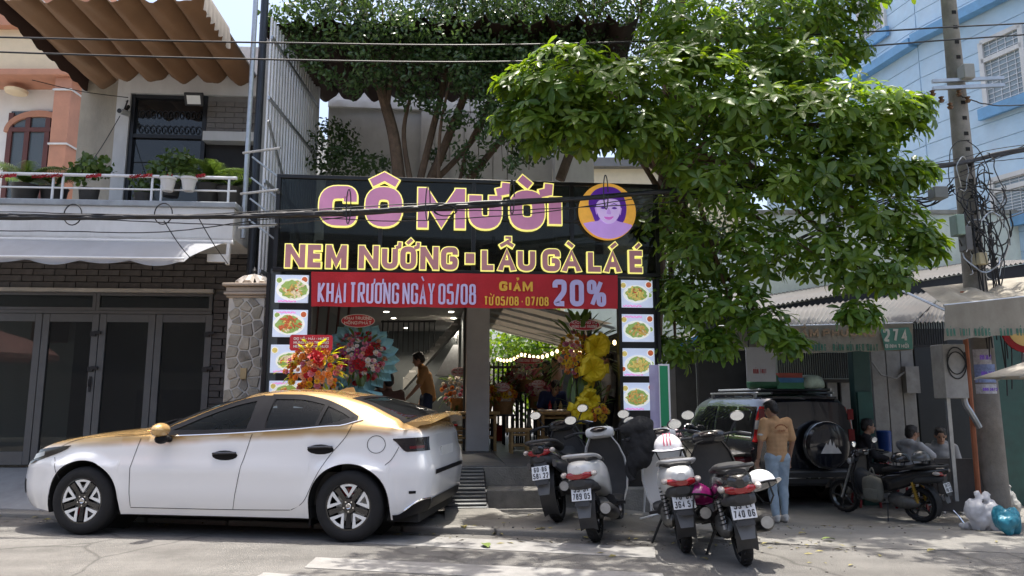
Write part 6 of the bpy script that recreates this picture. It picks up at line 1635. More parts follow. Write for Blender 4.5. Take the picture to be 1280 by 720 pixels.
for k in range(46):         # the part of the crown above the picture
    x, y, z = rt_.uniform(-1.4, 6.6), rt_.uniform(5.6, 7.7), rt_.uniform(5.6, 7.2)
    if k % 3 == 0: x, y, z = rt_.uniform(2.4, 6.6), rt_.uniform(9.4, 12.0), rt_.uniform(7.4, 9.0)
    if z < CAMZ + y * .62 + .9: z = CAMZ + y * .62 + .9 + rt_.uniform(0, .6)
    over.append((Vector((x, y, z)), rt_.uniform(.5, .8)))
for k in range(34):         # unseen upper clumps, added to shade the yard and the middle of the tree
    if k < 13 or k > 20: x, y, z = rt_.uniform(3.4, 7.2), rt_.uniform(8.2, 12.5), rt_.uniform(8.6, 9.6)
    else: x, y, z = rt_.uniform(.6, 2.9), rt_.uniform(8.6, 9.6), rt_.uniform(7.6, 8.4)
    over.append((Vector((x, y, z)), rt_.uniform(.7, 1.0)))
cand = []
for c, r in clumps:
    n = int((38 + 135 * r * r) * (.85 if c.z < CAMZ + c.y * .36 else 1))
    for k in range(n):
        d = rand_dir(); d.z = d.z * .8 + .15; rr = r * (rt_.uniform(.35, 1.0) ** .6)
        p = c + Vector((d.x * rr * 1.08, d.y * rr * .9, d.z * rr * .85))
        ax = (d + Vector((0, -.25, .75))).normalized(); cand.append((p, ax))
for c, r in over:
    for k in range(int(48 * r * r + 8)):
        d = rand_dir(); rr = r * rt_.uniform(.3, 1.0); cand.append((c + Vector((d.x * rr, d.y * rr, d.z * rr * .6)), (d * .6 + Vector((0, 0, .9))).normalized()))
# whorls that reach lowest into the sunlit front are parts, the mass behind is one crown
vis = sorted([i for i, (p, a) in enumerate(cand) if -80 < (p.z - CAMZ) / p.y * 930 < 700 and (p.z - CAMZ) / p.y < .56], key=lambda i: cand[i][0].y)
front = set(vis[:900]); front = set(rt_.sample(sorted(front), 260))
b = MB()
for i, (p, a) in enumerate(cand):
    if i in front: link('leaf_whorl', ros_meshes[i % 4], TA, axis_mat(p, a) @ Matrix.Scale(rt_.uniform(.9, 1.2), 4))
    else: rosette(b, axis_mat(p, a), rt_.choice([5, 6, 7, 8]), .178 * rt_.uniform(.6, 1.15))
tag(b.obj('crown', m_leafA, TA, fix=False, smooth_ang=60), kind='stuff')
tb = Vector((atY(812, 450, 10.9).x, 10.9, hgt(2, 10.9) - .1))
fork = Vector((tb.x + .15, 10.6, 3.9))
b = MB(); b.tube(cat([tb, tb.lerp(fork, .5) + Vector((-.08, 0, 0)), fork, fork + Vector((.15, -.25, 1.2)), fork + Vector((.3, -.3, 2.6)), fork + Vector((.4, -.2, 3.8))], 6), [.17 - .004 * i for i in range(31)], 10); b.obj('trunk', m_bark, TA)
for c, r in clumps:
    if r < .3: continue
    st = fork + Vector((.1, -.1, rt_.uniform(-.2, 2.4)))
    mid_ = st.lerp(c, .5) + Vector((0, 0, .35 * (1 if c.z > st.z else -.2)))
    b = MB(); pts = cat([st, mid_, c], 6); b.tube(pts, [.055 - .045 * i / len(pts) for i in range(len(pts))], 6); b.obj('branch', m_bark, TA)
# --- fig trees growing on the terrace
def leafball(b, c, r, n, L0, W, sq=.8):
    for k in range(n):
        d = rand_dir(); rr = r * rt_.uniform(.25, 1) ** .6; p = c + Vector((d.x * rr, d.y * rr, d.z * rr * sq))
        vs, fs = leaf_geo(L0 * rt_.uniform(.7, 1.2), W, .25, .3); T = axis_mat(p, (d + rand_dir() * .8).normalized()) @ Matrix.Rotation(R(rt_.uniform(-70, 20)), 4, 'Y')
        b.add([T @ v for v in vs], fs)
def fig(label, trunks, cl, n, L0=.085, W=.02):
    t = thing('fig_tree', label, 'tree', TR(0, 0, 0))
    for pts, r0, r1 in trunks:
        P_ = cat([atY(u, v, Y) for u, v, Y in pts], 6); bb = MB(); bb.tube(P_, [r0 + (r1 - r0) * i / len(P_) for i in range(len(P_))], 8); bb.obj('trunk', m_bark, t)
    bb = MB()
    for u, v, Y, r in cl: leafball(bb, atY(u, v, Y), r, int(n * r * r), L0, W)
    tag(bb.obj('crown', m_leafB, t, fix=False, smooth_ang=60), kind='stuff')
    for u, v, Y, r in cl:
        if r > .5:
            c = atY(u, v, Y)
            for k in range(4):
                d = rand_dir(); tw = MB(); tw.tube([c - Vector((0, 0, r * .5)), c + d * r * .4, c + d * r * .9], [.018, .012, .005], 5); tw.obj('twig', m_bark, t)
    return t
fig('fig tree with one thick leaning trunk at the left of the terrace', [([(499, 225, 11.1), (492, 170, 11.1), (476, 110, 11.1), (458, 40, 11.1), (450, -40, 11.1)], .10, .06), ([(484, 140, 11.1), (490, 80, 11.0), (492, 30, 11)], .04, .02), ([(512, 222, 11.1), (505, 160, 11.1), (522, 90, 11)], .045, .02)],
    [(385, 12, 10.4, .42), (425, 28, 10.4, .50), (455, 52, 10.5, .42), (400, 60, 10.5, .22), (480, 20, 10.6, .55), (380, 48, 10.5, .2), (430, -10, 10.5, .6), (418, 175, 11.9, .45), (435, 205, 11.9, .45), (405, 205, 12, .3), (468, 205, 11.6, .25), (510, 60, 10.9, .4), (350, 25, 10.3, .3), (460, 85, 10.5, .35), (500, 40, 10.5, .45), (410, 95, 10.6, .2), (440, 108, 10.6, .2), (390, 80, 10.5, .17), (370, 60, 10.4, .2), (505, 125, 10.8, .15)], 2300)
fig('fig tree with several slender stems in the middle of the terrace', [([(525, 225, 11.2), (540, 165, 11.2), (555, 100, 11.2), (562, 20, 11.2), (560, -40, 11.2)], .06, .035), ([(538, 225, 11.3), (565, 160, 11.3), (590, 90, 11.2), (606, 10, 11.2), (610, -40, 11.1)], .075, .04), ([(545, 225, 11.4), (600, 160, 11.4), (625, 60, 11.3), (640, -20, 11.3)], .05, .03), ([(586, 225, 11.3), (618, 185, 11.3), (640, 160, 11.3), (690, 110, 11.3), (730, 40, 11.2)], .06, .03), ([(575, 225, 11.3), (590, 170, 11.2), (640, 90, 11.1)], .03, .015), ([(548, 222, 11.0), (552, 150, 10.9), (575, 50, 10.8)], .03, .015)],
    [(530, 25, 10.9, .55), (580, 30, 11, .65), (630, 45, 11, .7), (560, -20, 11, .7), (600, 75, 10.9, .45), (665, 20, 10.9, .8), (660, 85, 10.9, .6), (715, 70, 10.9, .6), (700, 30, 11.2, .9), (640, 110, 11.3, .4), (610, 150, 10.9, .3), (570, 150, 10.9, .25), (640, 165, 10.9, .3), (530, 120, 10.9, .28), (590, 110, 10.8, .3), (480, 95, 10.7, .25), (545, 70, 10.7, .35), (620, 5, 11, .7), (655, 190, 11.3, .28), (590, 208, 11.2, .25), (545, 195, 11.6, .2), (640, 70, 11, .4), (665, 145, 11.2, .22), (520, 95, 10.7, .35), (545, 135, 10.8, .17), (575, 185, 10.9, .16), (610, 175, 10.8, .2), (640, 205, 10.7, .16), (580, 90, 10.7, .4), (620, 120, 10.7, .4), (560, 45, 10.6, .5), (650, 150, 10.7, .35), (675, 185, 10.8, .3)], 2300)
fig('dark fig crown behind the shade tree at the top', [([(700, 225, 11.6), (740, 120, 11.6), (790, 20, 11.6)], .08, .05), ([(840, 240, 11.3), (835, 120, 11.4), (850, 0, 11.4)], .09, .06)],
    [(770, 20, 11.3, 1.0), (740, 10, 10.8, .9), (800, -20, 10.8, 1.0), (830, 20, 10.9, .8), (830, 55, 11.5, .9), (720, 70, 11.4, .7), (880, 10, 11.6, 1.0), (790, 90, 11.6, .7), (950, 40, 12, .9), (860, 130, 11.8, .7), (740, -40, 11.2, .9), (720, 165, 11.9, .45), (880, 220, 12, .7), (1000, 100, 12, .6), (960, 190, 12, .8), (850, 320, 12.2, .6), (900, 290, 12.4, .7), (850, 400, 12.5, .4)], 900)
# thin aerial roots
for k in range(14):
    u = rt_.uniform(585, 690); v0 = rt_.uniform(100, 170); p = atY(u, v0, 10.9); bb = MB(); bb.tube([p, p + Vector((.02, 0, -.3)), p + Vector((rt_.uniform(-.05, .05), 0, -rt_.uniform(.4, .8)))], .005, 4)
    bb.obj('aerial_root', m_bark, bpy.data.objects['fig_tree.001'])
# --- potted plants on the balcony
def palm(label, c, n, Lf, pot=True, seed=0):
    t = thing('potted_palm', label, 'plant', Matrix.Translation(c)); rr = random.Random(seed)
    for k in range(n):
        az = rr.uniform(0, 6.28); up = rr.uniform(.5, 1.2); Lk = Lf * rr.uniform(.7, 1.1); D = Vector((cos(az), sin(az) * .8, 0))
        pts = [D * Lk * s * (.35 + .5 * s) + Vector((0, 0, Lk * up * (s - .45 * s * s * (1.2)))) for s in lin(0, 1, 10)]
        b = MB(); b.tube(pts, [.010 - .0008 * i for i in range(11)], 5)
        for i in range(2, 10):
            for sgn in (-1, 1):
                for h in (0, .5):
                    p = pts[i].lerp(pts[min(i + 1, 10)], h); d = (pts[min(i + 1, 10)] - pts[i - 1]).normalized(); sd = d.cross(Vector((0, 0, 1))).normalized() * sgn
                    dr = (d * .7 + sd * .8 + Vector((0, 0, -.1))).normalized(); ll = Lk * .36 * sin(pi * (i / 11)) ** .6; w = d * .012
                    b.add([p - w, p + w, p + dr * ll * .55 + w * .8 + Vector((0, 0, -.01)), p + dr * ll + Vector((0, 0, -ll * .35)), p + dr * ll * .55 - w * .8], [(0, 1, 2, 4), (4, 2, 3)])
        b.obj('frond', m_leafP, t, fix=False)
    if pot: b = MB(); b.lathe([(.0, -.3), (.13, -.3), (.17, -.02), (.185, 0), (.16, 0), (.15, -.04), (0, -.05)], 18); b.obj('pot', mat('dark pot', (.05, .045, .04), var=.2), t)
    return t
def bal(u, v, n): q = FL.px(u, v, n); return FL.M @ q
palm('leafy palm on the balcony at the far left', bal(32, 232, -.75), 15, .62, True, 1)
palm('small palm on the balcony beside the orange pier', bal(68, 236, -.6), 12, .55, True, 2)
palm('areca palm on the balcony before the dark window', bal(262, 232, -.7), 16, .62, True, 3)
palm('low palm on the balcony near the steel post', bal(288, 236, -.8), 9, .4, True, 7)
def bush(label, c, r, n, seed):
    t = thing('potted_shrub', label, 'plant', Matrix.Translation(c)); b = MB(); rt_.seed(seed)
    for k in range(5): leafball(b, Vector((rt_.uniform(-r, r) * .6, rt_.uniform(-r, r) * .4, rt_.uniform(0, r))), r * .6, n // 5, .085, .032)
    tag(b.obj('foliage', m_leafP, t, fix=False, smooth_ang=60), kind='stuff')
    b = MB(); b.lathe([(0, -.3), (.1, -.3), (.13, -.05), (0, -.05)], 14); b.obj('pot', MATS['dark pot'], t)
bush('low shrub on the balcony below the beige wall', bal(112, 232, -.8), .30, 260, 4)
bush('round leaved shrub on the balcony before the dark window', bal(215, 220, -.7), .32, 260, 5)
bush('shrub on the balcony left of the steel post', bal(180, 238, -.6), .2, 120, 6)
for k, u in enumerate((210, 236)):
    q = bal(u, 230, n1 - .02); t = thing('hanging_pot', ['white ribbed pot hung on the balcony rail, left of two', 'white ribbed pot hung on the balcony rail, right of two'][k], 'flower pot', Matrix.Translation(q), 'white pots on the balcony rail')
    b = MB(); b.lathe([(0, -.10), (.065, -.10), (.095, .05), (.105, .055), (.105, .085), (.09, .085), (.08, .04), (0, .04)], 18); b.obj('pot', m_white, t)
    b = MB(); leafball(b, Vector((0, .05, .12)), .12, 30, .07, .025); tag(b.obj('foliage', m_leafP, t, fix=False), kind='stuff')
# greenery at the back of the yard, right of the white column
b = MB(); gh = thing('hedge', 'sunlit green hedge behind the restaurant yard', 'hedge', TR(0, 0, 0))
for k in range(16): leafball(b, Vector((rt_.uniform(-.3, 2.2), 19.5 + rt_.uniform(-.3, .8), rt_.uniform(1.2, 3.6))), .75, 170, .15, .05)
tag(b.obj('foliage', m_leafA, gh, fix=False), kind='stuff')
for k in range(4): bb = MB(); bb.tube([(-.2 + k * .6, 19.8, 0), (-.1 + k * .6, 19.8, 2.6)], .05, 6); bb.obj('stem', m_bark, gh)
# ------------------------------------------------------------------ motor scooters
m_seat = mat('black seat vinyl', (.02, .02, .021), rough=.5, var=.2, bump=.1, bscale=100)
m_plas = mat('dark grey plastic', (.032, .033, .035), rough=.55, var=.2, dirt=.3, dscale=6, dcol=(.08, .075, .07))
m_eng = mat('dirty engine metal', (.14, .14, .135), rough=.5, metal=.6, var=.3, scale=14, dirt=.5, dscale=8)
m_exh = mat('exhaust shell', (.04, .04, .042), rough=.4, metal=.5, var=.2)
m_platew = mat('number plate white', (.72, .74, .76), rough=.45, var=.05)
m_platek = mat('number plate black', (.02, .02, .022), rough=.5, var=0)
m_mirror = mat('mirror glass', (.75, .8, .85), rough=.04, metal=1, var=0)
def supersec(x, w, z0, z1, n=16, e=.62):
    out = []
    for k in range(n):
        a = 2 * pi * k / n; c, s = cos(a), sin(a)
        out.append(Vector((x, w * (abs(c) ** e) * (1 if c > 0 else -1), (z0 + z1) / 2 + (z1 - z0) / 2 * (abs(s) ** e) * (1 if s > 0 else -1))))
    return out
def loft(b, secs, n=16, e=.62):
    rows = [supersec(*s, n=n, e=e) for s in secs]; b.grid(rows, cv=True)
    for r in (rows[0], rows[-1]):
        c = sum(r, Vector()) / len(r); b.add(list(r) + [c], [(i, (i + 1) % n, n) for i in range(n)])
def spl(secs, n=5):
    cols = list(zip(*secs)); out = []
    pts = [Vector(s[:3] + (s[3],) if False else s) for s in secs]
    return [tuple(interp([(i, s[c]) for i, s in enumerate(secs)], t) for c in range(4)) for t in lin(0, len(secs) - 1, (len(secs) - 1) * n)]
MTXT = Matrix(((0, 1, 0, 0), (-1, 0, 0, 0), (0, 0, 1, 0), (0, 0, 0, 1)))
def bike_wheel(par, x, r, w, name, spokes=5, mrim=None):
    t = thing('x', None, None); t.name = name; t.parent = par; t.matrix_local = Matrix.Translation((x, 0, r)) @ Matrix.Rotation(R(90), 4, 'X')
    h = w / 2; ri = r - w * .62
    b = MB(); b.lathe([(ri, -h * .7), (ri + .012, -h * .9), (r - .03, -h), (r - .008, -h * .6), (r, 0), (r - .008, h * .6), (r - .03, h), (ri + .012, h * .9), (ri, h * .7)], 36); b.f = [f for f in b.f if len(f) == 4]; b.m = [0] * len(b.f)
    ty = b.obj('tyre', m_tyre, t, smooth_ang=50)
    for k in range(24):           # tread blocks
        tr = MB(); tr.T = Matrix.Rotation(2 * pi * k / 24, 4, 'Z') @ Matrix.Translation((r - .003, 0, 0)) @ Matrix.Rotation(R(28) * (1 if k % 2 else -1), 4, 'X')
        tr.box(-.004, .006, -.016, .016, -h * .55, h * .55); tr.obj('tread_block', m_tyre, ty)
    b = MB(); b.lathe([(ri + .004, -h * .75), (ri - .012, -h * .7), (ri - .016, h * .7), (ri + .004, h * .75)], 30, closed=True); b.lathe([(.0, -h * .9), (.05, -h * .9), (.055, 0), (.05, h * .9), (0, h * .9)], 14)
    for k in range(spokes):
        a = 2 * pi * k / spokes; b.bar((.04 * cos(a), .04 * sin(a), 0), ((ri - .01) * cos(a + .12), (ri - .01) * sin(a + .12), 0), .026, .022, up=(0, 0, 1))
    b.obj('rim', mrim or m_rimb, t)
    return t
def helmet(label, M, c, stripe=None, visor=True):
    t = thing('helmet', label, 'helmet', M)
    m = mat('helmet ' + str(c), c, rough=.22, var=.04, coat=.5)
    b = MB(); prof = [(.135 * sin(a), .125 * cos(a)) for a in lin(.001, 1.75, 12)]; b.lathe(prof, 26); b.f = [f for f in b.f if len(f) == 4]; b.m = [0] * len(b.f)
    o = b.obj('shell', m, t); s = o.modifiers.new('thick', 'SOLIDIFY'); s.thickness = .012
    b = MB(); b.lathe([(.134, -.026), (.140, -.018), (.138, -.008), (.132, -.016)], 26, closed=True); b.obj('rim', m_trim, o)
    if visor: b = MB(); b.sheet([[Vector((.13 * cos(a) * k, .13 * sin(a) * k, -.01 + .005 * k - .02 * (k - 1))) for a in lin(-1.0, 1.0, 10)] for k in (1.0, 1.2, 1.38)], .004, (0, 0, 1)); b.obj('peak', m, t)
    if stripe:
        for y in (-.03, 0, .03):
            b = MB(); b.tube([(.137 * sin(a), y, .127 * cos(a)) for a in lin(-1.3, 1.3, 14)], .006, 5, flat=.5); b.obj('stripe', mat('helmet stripe', stripe, var=.05), t)
    b = MB(); b.tube([(0, .13, -.02), (.02, .09, -.13), (.02, 0, -.17), (.02, -.09, -.13), (0, -.13, -.02)], .008, 5); b.obj('strap', m_seat, t)
    return t
def scooter(label, rear, front, rw_, colr, plate, lean=-8, style='scooter', side=None, seatm=None, gold=False):
    """rear, front: ground points under the wheels"""
    d = front - rear; yaw = atan2(d.y, d.x)
    M = Matrix.Translation(rear) @ Matrix.Rotation(yaw, 4, 'Z') @ Matrix.Rotation(R(lean), 4, 'X')
    t = thing('motor_scooter' if style == 'scooter' else 'motorbike', label, 'scooter' if style == 'scooter' else 'motorbike', M, 'parked two-wheelers')
    mb = colr; m2 = side or colr; WB = 1.26
    z0 = .0 if style == 'scooter' else .04
    bike_wheel(t, 0, rw_, .10 if style == 'scooter' else .105, 'rear_wheel'); bike_wheel(t, WB, rw_ if style != 'lead' else rw_ + .03, .085, 'front_wheel')
    # tail cowl
    b = MB(); tail = [(-.44, .035, .685, .745), (-.40, .085, .62, .78), (-.28, .135, .54, .80), (-.05, .155, .50, .80), (.2, .150, .45, .77), (.42, .13, .38, .70), (.55, .11, .34, .56)]
    if style == 'moto': tail = [(-.50, .03, .80, .84), (-.42, .07, .74, .86), (-.25, .10, .66, .85), (0, .115, .58, .80), (.25, .12, .48, .74), (.45, .12, .42, .70), (.62, .11, .40, .62)]
    loft(b, spl(tail)); b.obj('tail_cowl', mb, t, smooth_ang=60)
    if side:
        for s in (1, -1):
            b = MB(); loft(b, spl([(-.36, .02, .60, .68), (-.1, .03, .52, .66), (.2, .03, .46, .62), (.45, .02, .40, .5)])); o = b.obj('side_panel', side, t, smooth_ang=60); o.location = (0, .138 * s, 0)
    # seat and grab rail
    zt = .80 if style != 'moto' else .84
    b = MB(); loft(b, spl([(-.34, .08, zt - .03, zt + .02), (-.28, .125, zt - .03, zt + .045), (-.05, .14, zt - .04, zt + .05), (.15, .135, zt - .06, zt + .005), (.4, .10, zt - .10, zt - .02), (.52, .06, zt - .11, zt - .05)]), e=.75); b.obj('seat', seatm or m_seat, t, smooth_ang=60)
    b = MB(); b.tube(cat([(-.05, .155, zt - .01), (-.25, .155, zt + .03), (-.42, .11, zt + .045), (-.46, 0, zt + .05), (-.42, -.11, zt + .045), (-.25, -.155, zt + .03), (-.05, -.155, zt - .01)], 4), .017, 8); b.obj('grab_rail', m_plas if style == 'moto' or colr is not m_bk_white else mat('silver rail', (.4, .4, .4), rough=.4, metal=.4), t)
    # tail lamp
    zl = .665 if style != 'moto' else .77
    b = MB(); loft(b, spl([(-.435, .05, zl - .03, zl + .02), (-.41, .115, zl - .04, zl + .035), (-.34, .15, zl - .02, zl + .03)]), e=.8); tl = b.obj('tail_lamp', m_redl, t, smooth_ang=60)
    for s in (1, -1): b = MB(); b.ell((-.375, .145 * s, zl + .01), (.06, .03, .028), 10, 7); b.obj('indicator', mat('clear indicator', (.5, .45, .42), rough=.15, coat=.5), tl)
    # rear mudguard, plate
    b = MB(); rows = []
    for a in lin(R(35), R(150) if style == 'scooter' else R(165), 12):
        rr = rw_ + .055; rows.append([(-rr * sin(a - R(35)) * 1.0 + .03, y, rw_ + rr * cos(a - R(35)) + (.05 if abs(y) < .05 else .03)) for y in (-.085, -.04, .04, .085)])
    b.sheet(rows, .006); b.obj('mudguard', m_plas, t)
    px_ = -.375 if style == 'scooter' else -.44; pz_ = .50 if style == 'scooter' else .56
    T = Matrix.Translation((px_, 0, pz_)) @ Matrix.Rotation(R(14), 4, 'Y')
    b = MB(); b.T = T; b.box(-.0, .02, -.07, .07, -.12, .12); b.obj('plate_bracket', m_plas, t)
    b = MB(); b.T = T; b.box(-.010, -.004, -.095, .095, -.07, .07); pl_ = b.obj('number_plate', m_platew, t, bevel=.008)
    b = MB(); b.T = T @ MTXT; put_text(b, plate[0], -.07, .07, .010, .050, .0105, -.0125, .002, gap=.010); put_text(b, plate[1], -.083, .083, -.058, .055, .0115, -.0125, .002, gap=.009); b.obj('plate_number', m_platek, pl_)
    b = MB(); b.T = T; b.ell((-.02, 0, .17), (.015, .035, .016), 8, 6); b.obj('plate_lamp', m_redl, t)
    b = MB(); b.T = Matrix.Translation((px_ + .035, 0, pz_ - .10)) @ Matrix.Rotation(R(16), 4, 'Y'); b.prism([(0, -.075, 0), (0, .075, 0), (0, .055, -.13), (0, -.055, -.13)], (.008, 0, 0)); b.obj('mud_flap', mat('grey flap', (.12, .125, .13), rough=.6, var=.2), t)
    b = MB(); loft(b, spl([(-.43, .06, zl - .10, zl - .035), (-.36, .12, zl - .14, zl - .03), (-.2, .13, zl - .16, zl - .04), (.05, .11, zl - .2, zl - .08)])); b.obj('under_tail', m_plas, t, smooth_ang=60)
    b = MB(); b.box(-.437, -.43, -.006, .006, zl + .03, zl + .085); b.obj('tail_seam', m_gap, t)
    # engine, swing arm, shocks, exhaust
    b = MB(); b.ell((.2, .09, rw_ + .03), (.26, .07, .10), 14, 8); b.ell((.34, 0, rw_ + .05), (.16, .11, .11), 12, 8); b.obj('engine', m_eng, t)
    b = MB(); b.bar((.35, .10, rw_ + .02), (0, .10, rw_), .05, .05); b.bar((.35, -.08, rw_ + .02), (0, -.08, rw_), .04, .05); b.obj('swing_arm', m_eng, t, bevel=.008)
    ms = mat('gold spring', (.5, .33, .06), metal=.6, rough=.35) if gold else m_blk
    for s in ((1, -1) if style == 'moto' or gold else (1,)):
        b = MB(); p0, p1 = Vector((-.03, .115 * s, rw_ + .04)), Vector((.02, .13 * s, .62)); b.cyl(p0, p1, .018); sh_ = b.obj('shock_absorber', m_galv if not gold else ms, t)
        b = MB(); dd = (p1 - p0); b.tube([p0 + dd * (.1 + .8 * k / 60) + Vector((.032 * cos(k * .8), .032 * sin(k * .8), 0)) for k in range(61)], .006, 5); b.obj('spring', ms, sh_)
    b = MB(); b.tube(cat([(.45, -.06, rw_ - .02), (.35, -.13, rw_ - .06), (.2, -.165, rw_ - .02)], 4), .018, 8); b.tube([(.25, -.165, rw_ - .02), (.18, -.17, rw_), (-.22, -.185, rw_ + .09), (-.26, -.186, rw_ + .10)], [.03, .062, .07, .05], 14); ex_ = b.obj('exhaust', m_exh, t)
    b = MB(); b.lathe([(.0, 0), (.03, 0), (.045, -.01), (.05, .01)], 14, Matrix.Translation((-.266, -.186, rw_ + .101)) @ Matrix.Rotation(R(-90), 4, 'Y')); b.obj('exhaust_tip', m_galv, ex_)
    b = MB(); b.bar((.45, .12, .26), (.38, .28, -.0), .018, .018); b.obj('side_stand', m_blk, t)
    b = MB(); b.bar((.5, .1, .3), (.52, .24, .29), .03, .03); b.bar((.5, -.1, .3), (.52, -.24, .29), .03, .03); b.obj('foot_rest', m_blk, t)
    # floor and leg shield
    b = MB()
    if style == 'scooter': loft(b, spl([(.45, .15, .26, .40), (.6, .17, .25, .33), (.85, .17, .25, .33), (.97, .17, .28, .42)]))
    else: loft(b, spl([(.45, .08, .40, .66), (.65, .09, .36, .66), (.85, .11, .34, .72), (.98, .13, .36, .82)]))
    b.obj('floor_board', m_plas, t, smooth_ang=60)
    b = MB(); rows = []
    for k, (x, z, w) in enumerate([(.92, .27, .16), (.95, .40, .21), (.98, .56, .235), (.965, .72, .225), (.93, .86, .18), (.90, .96, .12), (.88, 1.0, .07)]):
        rows.append([Vector((x + .13 * cos(a * 1.35) - .05, w * sin(a * 1.0) / sin(1.3), z)) for a in lin(-1.3, 1.3, 12)])
    b.sheet(rows, .012); b.obj('front_cowl', m2, t, smooth_ang=60)
    b = MB(); rows = [[Vector((r[0].x + .035, r[0].y * k, r[0].z)) for k in lin(1, -1, 8)] for r in rows[:6]]; b.sheet(rows, .01); b.obj('leg_shield', mb if '70-D1' in plate else m_plas, t, smooth_ang=60)
    # handlebar cowl, bars, mirrors
    b = MB(); loft(b, spl([(.78, .06, .98, 1.05), (.83, .16, .95, 1.08), (.92, .15, .94, 1.07), (1.0, .09, .95, 1.03)])); hc = b.obj('handlebar_cowl', mb, t, smooth_ang=60)
    b = MB(); b.ell((.80, 0, 1.045), (.06, .10, .03), 12, 7); b.obj('dash_panel', m_lampd, hc)
    b = MB(); b.tube(cat([(.72, .36, 1.0), (.80, .26, 1.03), (.86, .12, 1.02), (.86, -.12, 1.02), (.80, -.26, 1.03), (.72, -.36, 1.0)], 4), .014, 8); b.obj('handlebar', m_blk, t)
    for s in (1, -1):
        b = MB(); b.tube([(.70, .37 * s, .995), (.775, .28 * s, 1.02)], .019, 10); b.obj('grip', m_tyre, t)
        b = MB(); b.tube([(.82, .30 * s, 1.03), (.79, .40 * s, 1.0)], .007, 6); b.obj('brake_lever', m_galv, t)
        mi = thing('x', None, None); mi.name = 'mirror'; mi.parent = t
        b = MB(); b.tube(cat([(.82, .22 * s, 1.04), (.82, .25 * s, 1.10), (.80, .29 * s, 1.15)], 4), .007, 6); b.obj('stem', m_blk, mi)
        T2 = Matrix.Translation((.80, .30 * s, 1.18)) @ Matrix.Rotation(R(-95), 4, 'Y') @ Matrix.Rotation(R(8 * s), 4, 'X')
        b = MB(); b.T = T2; b.ell((0, 0, -.012), (.05, .075, .022), 14, 8); b.obj('shell', m_blk, mi)
        b = MB(); b.T = T2 @ Matrix.Diagonal((.72, 1.05, 1, 1)); b.lathe([(0, .0115), (.06, .0115), (.062, .0)], 18); b.obj('glass', m_mirror, mi)
    # fork, front mudguard, head lamp
    b = MB()
    for s in (1, -1): b.cyl((WB - .0, .07 * s, rw_), (1.02, .06 * s, .85), .02)
    b.obj('fork', m_galv, t)
    b = MB(); rows = [[(WB + (rw_ + .05) * cos(a), y, rw_ + (rw_ + .05) * sin(a)) for y in (-.065, -.03, .03, .065)] for a in lin(.35, 2.7, 12)]; b.sheet(rows, .005); b.obj('front_mudguard', mb, t)
    b = MB(); b.ell((1.04, 0, .86), (.07, .12, .07), 12, 8); b.obj('head_lamp', m_clear, t)
    b = MB(); b.tube(cat([(.83, -.2, 1.02), (.95, -.16, .9), (.98, -.05, .75)], 5), .006, 5); b.tube(cat([(.80, .28, 1.03), (.93, .2, .92), (.98, .08, .7)], 5), .006, 5); b.obj('control_cable', m_wire, t)
    return t
m_bk_white = mat('scooter white paint', (.66, .66, .64), rough=.25, var=.03, coat=.5)
m_bk_black = mat('scooter black paint', (.014, .014, .016), rough=.25, var=.2, coat=.5)
m_bk_grey = mat('scooter dark grey paint', (.05, .052, .058), rough=.35, var=.1, coat=.3)
m_bk_red = mat('scooter red paint', (.20, .012, .02), rough=.25, var=.08, coat=.6)
def gp(u, v): return atG(u, v)
def fwd(p, ang, L=1.27):
    a = R(ang); q = p + Vector((cos(a) * L, sin(a) * L, 0)); q.z = hgt(q.x, q.y); return q
pA = gp(699, 652); bkA = scooter('dark motorbike with plate 60-B6 581.22 left of the white scooter', pA, fwd(pA, 73), .285, m_bk_black, ('60-B6', '581.22'), -9, 'moto', m_bk_grey)
pB = gp(746, 677); bkB = scooter('white scooter with plate 59-S1 789.05 nearest the steps', pB, fwd(pB, 72), .235, m_bk_white, ('59-S1', '789.05'), -7)
pC = gp(857, 690); bkC = scooter('white scooter with plate 70-D1 364.57 and a jacket on its handlebar', pC, fwd(pC, 85), .265, m_bk_white, ('70-D1', '364.57'), -6)
pD = gp(932, 706); bkD = scooter('black scooter with plate 59-E1 740.06 and two hanging helmets', pD, fwd(pD, 84), .265, m_bk_black, ('59-E1', '740.06'), -8, 'scooter', None, m_plas)
pE = gp(1153, 652); bkE = scooter('black motorbike with gold springs beside the leaning table', pE, fwd(pE, 124), .265, m_bk_black, ('59-F2', '781.23'), -5, 'moto', None, None, True)
bkE.matrix_world = bkE.matrix_world @ Matrix.Scale(.9, 4)
pF = gp(915, 628); bkF = scooter('red scooter half hidden behind the black scooter', pF, fwd(pF, 150), .25, m_bk_red, ('59-X3', '418.06'), -6)
pG = gp(1090, 628); bkG = scooter('black scooter parked behind the motorbike with gold springs', pG, fwd(pG, 105), .25, m_bk_black, ('59-V1', '226.14'), -6)
def on_bike(o, x, y, z, rz=0, rx=0, ry=0): return o.matrix_world @ TR(x, y, z, rz, rx, ry)
bpy.context.view_layer.update()
helmet('pink helmet hanging on the left of the black scooter', on_bike(bkD, .18, .27, .56, 1.2, .5), (.32, .02, .17))
helmet('white helmet hanging on the right of the black scooter', on_bike(bkD, .05, -.25, .62, -1.2, -.4), (.72, .73, .75))
helmet('white helmet with red stripes on the seat of the white scooter', on_bike(bkC, .28, .0, .92, 3.0, 0, .1), (.72, .70, .71), (.45, .05, .10))
helmet('glossy grey helmet on the motorbike seat beside the leaning table', on_bike(bkE, -.1, 0, .97, 2, 0, 0), (.09, .095, .10))
helmet('black helmet on the motorbike seat with gold springs', on_bike(bkE, .22, .02, .93, 1, 0, 0), (.02, .02, .022))
helmet('pale pink helmet on the red scooter', on_bike(bkF, .85, .2, 1.12, 1, 0, 0), (.5, .34, .38))
